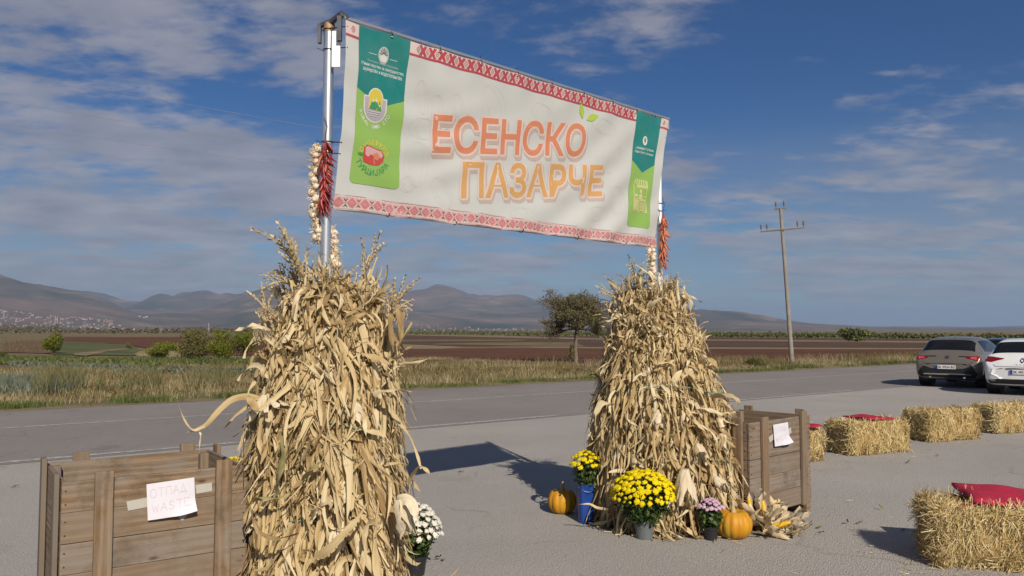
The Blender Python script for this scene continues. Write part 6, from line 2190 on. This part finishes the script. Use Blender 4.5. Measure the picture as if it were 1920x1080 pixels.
mum('small yellow chrysanthemum growing out of the tall blue container', (0.645, 6.99, 0.20), 0.045, 0.115, 0.145, 0.29, 42, 0.024, M['yellow_petal'], 'black_pot', 42, 1500, 0.35)
mum('small pale pink chrysanthemum in a black pot beside the ribbed pumpkin', (1.575, 6.43, 0), 0.060, 0.10, 0.115, 0.215, 46, 0.020, M['pink_petal'], 'black_pot', 43, 1500, 0.55)
mum('white chrysanthemum half hidden behind the near corn sheaf', (-0.66, 5.52, 0), 0.085, 0.13, 0.175, 0.34, 85, 0.026, M['white_petal'], 'black_pot', 44, 3000, 0.05)
mum('yellow chrysanthemum peeping out behind the near sheaf and crate', (-1.98, 5.86, 0), 0.08, 0.24, 0.17, 0.50, 60, 0.024, M['yellow_petal'], 'black_pot', 45, 1800, 0.2)

# ------------------------------------------------------------------ corn cobs in their husks, at the foot of the far crate
M['kernel'] = simple('yellow_kernels', (0.60, 0.36, 0.012), 0.4, var=0.18, scale=60)


def cob_mesh():
    vs = []; seg = 16; n = 22
    for i in range(n + 1):
        t = i / n
        R0 = 0.026 * min(1, (t * 7) ** 0.6 if t > 0 else 0.05) * (1 - 0.55 * t ** 3)
        for k in range(seg):
            a = 2 * PI * k / seg
            r = R0 * (1 + 0.07 * (1 if (k + i) % 2 else -1))
            vs.append((r * math.cos(a), r * math.sin(a), 0.20 * t))
    fs = [(i * seg + k, i * seg + (k + 1) % seg, (i + 1) * seg + (k + 1) % seg, (i + 1) * seg + k) for i in range(n) for k in range(seg)]
    return pydata('kernels', vs, fs, M['kernel'], True)


COB = cob_mesh()
rc = random.Random(3)
cobs = [((2.08, 6.64, 0.09), (-0.12, 0.15, 1.0), 'yellow corn cob leaning upright in a pale husk, left of its pair'), ((2.17, 6.66, 0.08), (0.12, 0.2, 1.0), 'yellow corn cob leaning upright in a pale husk, right of its pair'),
        ((2.06, 6.52, 0.07), (0.85, -0.3, 0.30), 'corn cob lying in torn pale husks pointing away from the sheaf'),
        ((1.97, 6.66, 0.12), (-0.15, 0.1, 1.0), 'corn cob in tall pale husks against the side of the broad sheaf')]
for k, (pq, d, lab) in enumerate(cobs):
    p = Vector(pq); dv = Vector(d).normalized()
    t = thing('corn_cob', lab, 'corn cob', p, dv.to_track_quat('Z', 'Y').to_euler(), 'husked corn cobs beside the far crate')
    link('kernels', COB, t, (0, 0, 0), None, [rc.uniform(0.8, 0.95)] * 3)
    n = 8
    an = np.linspace(0, 2 * PI, n, endpoint=False) + 0.4 * k
    o_ = np.stack([np.cos(an), np.sin(an), np.zeros(n)], -1)
    for i in range(n):
        V, Fc, UV, r = leaf_batch(o_[i:i + 1] * 0.02 - np.array([[0, 0, 0.01]]), o_[i:i + 1] * rc.uniform(0.15, 1.5) + np.array([[0, 0, 1.0]]), np.array([rc.uniform(0.17, 0.26)]), np.array([rc.uniform(0.05, 0.085)]), np.array([0.0]), np.array([2.0]), np.array([0.3]), 7, 0.15, 0.8,
                                  wpref=np.array([[-math.sin(an[i]), math.cos(an[i]), 0]]))
        wv_ = np.array([(t.matrix_basis @ Vector(v))[2] for v in V[0]])
        if wv_.min() < -0.06: continue
        inv = t.matrix_basis.inverted()
        V[0] = [inv @ Vector((q_.x, q_.y, max(q_.z, 0.006))) for q_ in (t.matrix_basis @ Vector(v) for v in V[0])]
        link('husk', pydata('husk', V[0], Fc, M['husk'], True, UV, r), t)

# loose husks, leaf litter, straw on the ground
def litter(name, label, pts, Lr, Wr, mat, cat, flatness=0.15, zmax=0.02):
    n = len(pts)
    P = np.concatenate([pts, RNG.uniform(0.006, zmax, (n, 1))], 1)
    an = RNG.uniform(0, 2 * PI, n)
    d0 = np.stack([np.cos(an), np.sin(an), RNG.uniform(0, flatness, n)], -1)
    w0 = np.stack([-np.sin(an), np.cos(an), np.zeros(n)], -1)
    V, Fc, UV, r = leaf_batch(P, d0, RNG.uniform(*Lr, n), RNG.uniform(*Wr, n), np.full(n, 0.6), np.full(n, 2.5), RNG.uniform(0, .99, n), 4, 0.2, 0.3, w0)
    V = V.reshape(-1, 3); V[:, 2] = np.maximum(V[:, 2], 0.009)
    tag(link(name, pydata(name, V, Fc, mat, True, UV, r)), label, cat, kind='stuff')


def ringpts(c, r0, r1, n, a0=0, a1=2 * PI):
    a = RNG.uniform(a0, a1, n); r = RNG.uniform(r0, r1, n)
    return np.stack([c[0] + r * np.cos(a), c[1] + r * np.sin(a)], -1)


litter('leaf_litter', 'broken dry corn leaves at the foot of the broad sheaf', np.concatenate([ringpts(RB, 0.50, 0.74, 60, -3.2, 0.4), ringpts((2.12, 6.75), 0.0, 0.30, 130)]), (0.06, 0.2), (0.012, 0.035), M['leaf'], 'dry leaves', 0.5)
litter('husk_litter', 'pale torn husks on the ground beside the ribbed pumpkin', ringpts((2.10, 6.66), 0.0, 0.25, 75), (0.12, 0.24), (0.03, 0.07), M['husk'], 'husks', 0.9, 0.11)
litter('leaf_litter', 'broken dry corn leaves at the foot of the near sheaf', ringpts(LB, 0.5, 0.8, 90), (0.06, 0.2), (0.012, 0.035), M['leaf'], 'dry leaves', 0.3)
sp = np.concatenate([ringpts((b.location.x, b.location.y), 0.35, 0.9, n_) for b, n_ in ((b_near, 260), (b2, 110), (b3, 110), (b4, 60), (b0, 60))] + [np.stack([RNG.uniform(1.5, 6.5, 60), RNG.uniform(5.5, 11.5, 60)], -1)])
sp = np.concatenate([sp, np.stack([RNG.uniform(-1.0, 6.0, 160), RNG.uniform(4.5, 10.5, 160)], -1)])
litter('loose_straw', 'loose straws scattered on the asphalt round the bales', sp, (0.04, 0.13), (0.003, 0.006), M['straw'], 'straw', 0.2)
sp = np.array([G(*q)[:2] for q in [(20, 916), (1655, 958), (1540, 990), (1530, 1003), (1590, 982), (1605, 984), (815, 1050), (830, 1052), (1690, 998), (870, 885), (1700, 870), (1757, 855)]])
litter('fallen_leaves', 'few brown fallen leaves lying on the asphalt', sp, (0.05, 0.10), (0.02, 0.04), M['weed'], 'fallen leaves', 0.5)

# ------------------------------------------------------------------ parked cars
def paint(name, col, metal=0.0, flake=0.0):
    m, n = new_mat(name)
    p = n.a('ShaderNodeTexCoord').outputs['Object']
    dust = n.noise(p, 3.0, 5.0, 0.6)
    c = n.mix(n.ramp(dust, [(0.45, 0.0), (0.8, 0.25)]), col, (0.30, 0.27, 0.23))
    b = n.a('ShaderNodeBsdfPrincipled', {'Base Color': c, 'Metallic': metal, 'Roughness': 0.36, 'Coat Weight': 0.8, 'Coat Roughness': 0.05})
    finish(n, b.outputs[0])
    return m


m, n = new_mat('car_glass')
b = n.a('ShaderNodeBsdfPrincipled', {'Base Color': (0.006, 0.007, 0.008, 1), 'Roughness': 0.06, 'Specular IOR Level': 0.5})
finish(n, b.outputs[0]); M['car_glass'] = m
M['tyre'] = simple('tyre', (0.012, 0.012, 0.012), 0.85, bump=0.2)
M['rim'] = simple('alloy_rim', (0.45, 0.45, 0.46), 0.3, 0.9)
M['car_black'] = simple('black_bumper_plastic', (0.012, 0.012, 0.013), 0.55)
M['chrome'] = simple('chrome', (0.62, 0.62, 0.64), 0.15, 1.0)
M['grey_trim'] = simple('grey_trim', (0.20, 0.20, 0.20), 0.5, 0.3)
M['plate_white'] = simple('plate_white', (0.66, 0.66, 0.66), 0.5, var=0.02)
M['plate_blue'] = simple('plate_blue', (0.01, 0.04, 0.30), 0.5)
M['plate_ink'] = simple('plate_ink', (0.02, 0.02, 0.02), 0.5)
M['plate_red'] = simple('plate_red', (0.42, 0.03, 0.03), 0.5)
m, n = new_mat('tail_lamp')
b = n.a('ShaderNodeBsdfPrincipled', {'Base Color': (0.16, 0.004, 0.008, 1), 'Roughness': 0.12, 'Coat Weight': 1.0})
finish(n, b.outputs[0]); M['lamp'] = m
M['lamp_bright'] = simple('tail_lamp_lens', (0.50, 0.06, 0.08), 0.15, coat=1.0)

HATCH = [  # y, zb, zm, zbelt, ztop, w_low, w_mid, w_belt, w_roof
    (0.00, .40, .54, .67, .70, .56, .70, .66, .56), (0.035, .30, .55, .76, .79, .74, .81, .78, .68), (0.10, .26, .56, .86, .90, .82, .86, .83, .72),
    (0.16, .25, .56, .93, .985, .84, .875, .84, .72), (0.22, .24, .57, .98, 1.07, .85, .885, .85, .70), (0.40, .22, .58, .99, 1.24, .86, .89, .855, .64), (0.54, .21, .58, .99, 1.385, .86, .895, .86, .625),
    (0.70, .20, .58, .98, 1.445, .86, .895, .86, .61), (1.2, .19, .58, .97, 1.47, .86, .895, .86, .605), (1.7, .19, .58, .96, 1.465, .86, .895, .86, .60), (2.3, .19, .58, .95, 1.42, .86, .895, .86, .57), (2.7, .19, .58, .94, 1.31, .86, .895, .855, .60),
    (3.15, .2, .58, .92, 1.02, .86, .89, .85, .68), (3.3, .2, .57, .90, .95, .86, .89, .84, .70), (3.8, .21, .56, .82, .88, .84, .87, .81, .66), (4.15, .23, .54, .70, .77, .78, .82, .76, .60), (4.32, .28, .48, .58, .62, .60, .66, .62, .5)]


def car(label, loc, heading, prof, paintmat, style, plate, length=1.0, roofk=1.0):
    t = thing('parked_car', label, 'car', loc, (0, 0, -heading), 'cars parked on the right')
    V = []; rows = []
    for (y, zb, zm, zbelt, ztop, w1, w2, w3, w4) in prof:
        y *= length; ztop = zbelt + (ztop - zbelt) * roofk
        half = [(0, zb), (w1 * .88, zb), (w1, zb + .07), (w2, zm), (w3 + .012, zbelt - .05), (w3, zbelt), (w4, ztop - .035), (w4 * .82, ztop), (0, ztop + .012)]
        ring = [(x, y, z) for x, z in half] + [(-x, y, z) for x, z in half[-2:0:-1]]
        rows.append(list(range(len(V), len(V) + len(ring)))); V += ring
    k = len(rows[0]); Fq = []; mi = []
    for i in range(len(rows) - 1):
        for j in range(k):
            j2 = (j + 1) % k
            Fq.append((rows[i][j], rows[i + 1][j], rows[i + 1][j2], rows[i][j2]))
            g = 0
            if i in (4, 5) and j in (6, 7, 8, 9): g = 1             # rear window
            if i in (7, 8, 9, 10) and j == 5: g = 2                 # side glass
            if i in (7, 8, 9, 10) and j == k - 6: g = 3
            if i in (11,) and j in (6, 7, 8, 9): g = 4
            mi.append(g)
    Fq.append(tuple(reversed(rows[0]))); mi.append(0); Fq.append(tuple(rows[-1])); mi.append(0)
    me = pydata('body', V, Fq, paintmat, True)
    for _ in range(4): me.materials.append(M['car_glass'])
    me.polygons.foreach_set('material_index', mi)
    tmp = bpy.data.objects.new('tmp', me); COL.objects.link(tmp)
    sub = tmp.modifiers.new('s', 'SUBSURF'); sub.levels = 3; sub.render_levels = 3
    dg = bpy.context.evaluated_depsgraph_get()
    ev = bpy.data.meshes.new_from_object(tmp.evaluated_get(dg))
    bpy.data.objects.remove(tmp)
    vs = [v.co.copy() for v in ev.vertices]
    pols = [(tuple(p.vertices), p.material_index) for p in ev.polygons]
    nrm = [v.normal.copy() for v in ev.vertices]
    tree = BVHTree.FromPolygons(vs, [p for p, _ in pols])
    for g, nm in ((0, 'body'), (1, 'rear_window'), (2, 'side_window'), (3, 'side_window'), (4, 'windscreen')):
        idx = {}; nv = []; nf = []
        for p, q in pols:
            if (q == g) or (g == 0):
                f = []
                for v in p:
                    if v not in idx:
                        idx[v] = len(nv); nv.append(tuple(vs[v] + nrm[v] * (0.004 if g else 0)))
                    f.append(idx[v])
                nf.append(tuple(f))
        link(nm, pydata(nm, nv, nf, M['car_glass'] if g else paintmat, True), t)
    bpy.data.meshes.remove(ev)

    def decal(name, polys, mat, off=0.006, parent=None, side=None):
        """a thin piece that follows the tail of the body; polys in (x, z)"""
        bm = bmesh.new()
        for P in polys:
            try: bm.faces.new([bm.verts.new((p[0], p[1], 0)) for p in P])
            except ValueError: pass
        for ax in (0, 1):
            lo = min(v.co[ax] for v in bm.verts); hi = max(v.co[ax] for v in bm.verts); st = 0.05
            q = (math.floor(lo / st) + 1) * st
            while q < hi - 1e-5:
                co = Vector((q, 0, 0)) if ax == 0 else Vector((0, q, 0))
                bmesh.ops.bisect_plane(bm, geom=bm.verts[:] + bm.edges[:] + bm.faces[:], plane_co=co, plane_no=Vector((1, 0, 0)) if ax == 0 else Vector((0, 1, 0)), dist=1e-5)
                q += st
        for v in bm.verts:
            hit = tree.ray_cast(Vector((v.co.x, -2, v.co.y)), Vector((0, 1, 0)))
            y = hit[0].y if hit[0] else 0.35
            v.co = Vector((v.co.x, min(y, 0.62) - off, v.co.y))
        me_ = bpy.data.meshes.new(name); bm.to_mesh(me_); bm.free(); me_.materials.append(mat)
        return link(name, me_, parent or t)
    mir = lambda P: [(-x, z) for x, z in P]
    # wheels
    tyr = MB(); tyr.lathe([(0.20, -0.10), (0.30, -0.105), (0.318, -0.08), (0.32, 0.0), (0.318, 0.08), (0.30, 0.105), (0.20, 0.10)], 28)
    rm = MB(); rm.lathe([(0.0, 0.06), (0.05, 0.085), (0.21, 0.075), (0.215, 0.102), (0.20, 0.10)], 20)
    for q in range(5):
        a = 2 * PI * q / 5
        rm.box((0.12 * math.cos(a), 0.12 * math.sin(a), 0.085), (0.16, 0.05, 0.02), None)
    tm = tyr.mesh('tyre', M['tyre'], True); rmm = rm.mesh('rim', M['rim'])
    ym = (0.78 * length, 3.38 * length)
    for x in (-1, 1):
        for y in ym:
            w_ = bpy.data.objects.new('wheel', None); COL.objects.link(w_); w_.parent = t
            w_.location = (x * 0.80, y, 0.32); w_.rotation_euler = (0, x * PI / 2, 0)
            link('tyre', tm, w_); link('rim', rmm, w_)
            arch = MB()
            pts = [(x * 0.885, y + 0.37 * math.cos(a), 0.33 + 0.37 * math.sin(a)) for a in np.linspace(-0.25, PI + 0.25, 16)]
            pin = [(x * 0.885, y + 0.30 * math.cos(a), 0.33 + 0.30 * math.sin(a)) for a in np.linspace(-0.25, PI + 0.25, 16)]
            arch.add(pts + pin, [(i, i + 1, 17 + i, 16 + i) for i in range(15)])
            arch.tube([(x * 0.60, y, 0.33), (x * 0.893, y, 0.33)], [0.352, 0.352], 24)
            tag(arch.build('wheel_arch', M['car_black'], t), kind='stuff')
    mb = MB(); mb.box((0, 0.55, 0.27), (1.45, 0.7, 0.10)); mb.box((0, 2.1, 0.22), (1.5, 2.0, 0.08)); mb.build('underbody', M['car_black'], t)
    if style == 'a':        # brown-grey hatchback
        decal('rear_bumper', [[(-.72, .30), (.72, .30), (.80, .42), (.62, .64), (.42, .56), (-.42, .56), (-.62, .64), (-.80, .42)]], M['car_black'], 0.007)
        decal('bumper_strip', [[(-.64, .375), (.64, .375), (.60, .415), (-.60, .415)]], M['chrome'], 0.014)
        for s in (1, -1):
            L_ = [(.50, .91), (.50, .865), (.78, .80), (.845, .80), (.84, .93), (.74, .925)]
            lp = decal('tail_lamp', [L_ if s > 0 else mir(L_)], M['lamp'], 0.010)
            L2 = [(.62, .90), (.60, .855), (.76, .82), (.78, .90)]
            decal('lens', [L2 if s > 0 else mir(L2)], M['lamp_bright'], 0.016, lp)
            L3 = [(.30, .925), (.30, .90), (.62, .895), (.64, .92)]
            decal('lamp_strip', [L3 if s > 0 else mir(L3)], M['car_black'], 0.009)
        decal('emblem', polyline(ell(0, .885, .055, .038, 16) + [(.055, .885)], .011) + polyline(ell(0, .885, .020, .034, 12) + [(.020, .885)], .008) + polyline(ell(0, .90, .038, .014, 12) + [(.038, .90)], .008), M['chrome'], 0.013)
        decal('seam', [bar((-.62, .70), (.62, .70), .008), bar((-.62, .70), (-.66, .76), .008), bar((.62, .70), (.66, .76), .008)], M['car_black'], 0.005)
        pz = 0.60; px0 = -0.02
        for s in (-1, 1):
            mb = MB(); mb.tube([(s * .45, 0.16, 0.31), (s * .45, 0.03, 0.31)], 0.035, 10); mb.build('exhaust', M['chrome'], t)
    elif style == 'b':      # white hatchback
        decal('rear_bumper', [[(-.74, .29), (.74, .29), (.80, .38), (.5, .42), (-.5, .42), (-.80, .38)]], M['car_black'], 0.007)
        decal('bumper_strip', [[(-.36, .66), (.36, .66), (.36, .69), (-.36, .69)]], M['grey_trim'], 0.012)
        for s in (1, -1):
            L_ = [(.845, .99), (.70, .985), (.42, .945), (.40, .93), (.56, .885), (.68, .845), (.84, .86)]
            lp = decal('tail_lamp', [L_ if s > 0 else mir(L_)], M['lamp'], 0.010)
            L2 = [(.80, .965), (.68, .955), (.56, .925), (.68, .885), (.80, .895)]
            decal('lens', [L2 if s > 0 else mir(L2)], M['lamp'], 0.016, lp)
            L3 = [(.60, .35), (.74, .36), (.74, .39), (.60, .39)]
            decal('reflector', [L3 if s > 0 else mir(L3)], M['grey_trim'], 0.014)
        dm = [(0, .955), (.047, .895), (0, .835), (-.047, .895)]
        decal('emblem', [bar(dm[i], dm[(i + 1) % 4], .022) for i in range(4)], M['chrome'], 0.013)
        bmx = text_bm('CLIO', 0.01, 0, 1.9, 2); r = bbox(bmx)
        polys = []
        fit(bmx, r, -.14, .775, .14, .802)
        polys = [[(v.co.x, v.co.y) for v in f.verts] for f in bmx.faces]; bmx.free()
        decal('model_lettering', polys, M['grey_trim'], 0.012)
        decal('seam', [bar((-.60, .735), (.60, .735), .008), bar((-.60, .735), (-.64, .78), .008), bar((.60, .735), (.64, .78), .008)], M['car_black'], 0.005)
        pz = 0.60; px0 = 0.0
    else:
        decal('rear_bumper', [[(-.72, .28), (.72, .28), (.78, .38), (-.78, .38)]], M['car_black'], 0.007)
        for s in (1, -1):
            L_ = [(.84, .96), (.60, .95), (.62, .84), (.84, .84)]
            decal('tail_lamp', [L_ if s > 0 else mir(L_)], M['lamp'], 0.010)
        pz = 0.60; px0 = 0.0
    # number plate
    yy = tree.ray_cast(Vector((px0, -2, pz)), Vector((0, 1, 0)))[0].y - 0.02
    pt = bevel_box((0.52, 0.012, 0.112), 0.003).build('number_plate', M['plate_white'], t, loc=(px0, yy, pz))
    mb = MB(); mb.box((-0.232, -0.0075, 0), (0.05, 0.003, 0.108)); mb.build('country_band', M['plate_blue'], pt)
    bmx = text_bm(plate, 0.012, 0, 1.0, 2); r = bbox(bmx)
    fit(bmx, r, -0.195, -0.034, 0.245, 0.034)
    for v in bmx.verts: v.co = Vector((v.co.x, -0.0085, v.co.y))
    me_ = bpy.data.meshes.new('plate_text'); bmx.to_mesh(me_); bmx.free(); me_.materials.append(M['plate_ink']); tag(link('plate_text', me_, pt), kind='stuff')
    mb = MB(); mb.box((-0.062, -0.0085, 0), (0.03, 0.001, 0.03)); mb.build('plate_emblem', M['plate_red'], pt)
    # mirrors, wiper, antenna, handles
    for s in (-1, 1):
        mb = MB(); mb.tube([(s * .86, 2.72 * length, .96), (s * .95, 2.70 * length, 1.0), (s * 1.02, 2.70 * length, 1.02)], [0.03, 0.075, 0.06], 8)
        autosmooth(mb.build('wing_mirror', paintmat, t))
        mb = MB(); mb.box((s * .902, 1.45 * length, .83), (0.02, 0.20, 0.025)); mb.box((s * .902, 2.35 * length, .82), (0.02, 0.20, 0.025)); mb.build('door_handles', M['grey_trim'], t)
        mb = MB(); mb.tube([(s * .893, 1.02 * length, .90), (s * .90, 1.10 * length, .5), (s * .89, 1.2 * length, .26)], 0.004, 4); mb.tube([(s * .893, 1.95 * length, .92), (s * .90, 1.95 * length, .5), (s * .89, 1.95 * length, .26)], 0.004, 4); mb.build('door_seams', M['car_black'], t)
    mb = MB(); mb.tube([(0.0, 0.34, 1.17 * 1.0), (0.24, 0.30, 1.13)], 0.008, 5); mb.build('wiper', M['car_black'], t)
    mb = MB(); mb.add([(-.02, .95 * length, prof[8][4] * 0 + (prof[7][3] + (prof[7][4] - prof[7][3]) * roofk) + .005), (.02, .95 * length, (prof[7][3] + (prof[7][4] - prof[7][3]) * roofk) + .005), (0, .98 * length, (prof[7][3] + (prof[7][4] - prof[7][3]) * roofk) + .075), (0, 1.12 * length, (prof[8][3] + (prof[8][4] - prof[8][3]) * roofk))], [(0, 1, 2), (1, 3, 2), (3, 0, 2), (0, 3, 1)])
    mb.build('antenna', paintmat, t)
    return t


M['brown_paint'] = paint('brown_grey_paint', (0.215, 0.188, 0.155), 0.55)
M['white_car_paint'] = paint('white_car_paint', (0.62, 0.63, 0.65))
M['dark_paint'] = paint('dark_blue_paint', (0.022, 0.030, 0.05), 0.3)
car('brown grey hatchback parked with its tail to the camera, plate SK 9554', (12.55, 23.2, 0), math.radians(44), HATCH, M['brown_paint'], 'a', 'SK  9554 BG', 1.0)
car('white hatchback cut by the right edge of the picture, diamond badge on its tail', (12.86, 20.25, 0), math.radians(43), HATCH, M['white_car_paint'], 'b', 'SK  9018 BK', 0.93, 0.96)
car('dark car almost hidden between the brown grey and the white hatchback', (17.0, 28.3, 0), math.radians(46), HATCH, M['dark_paint'], 'c', 'SK  4720 AB', 1.0, 0.82)
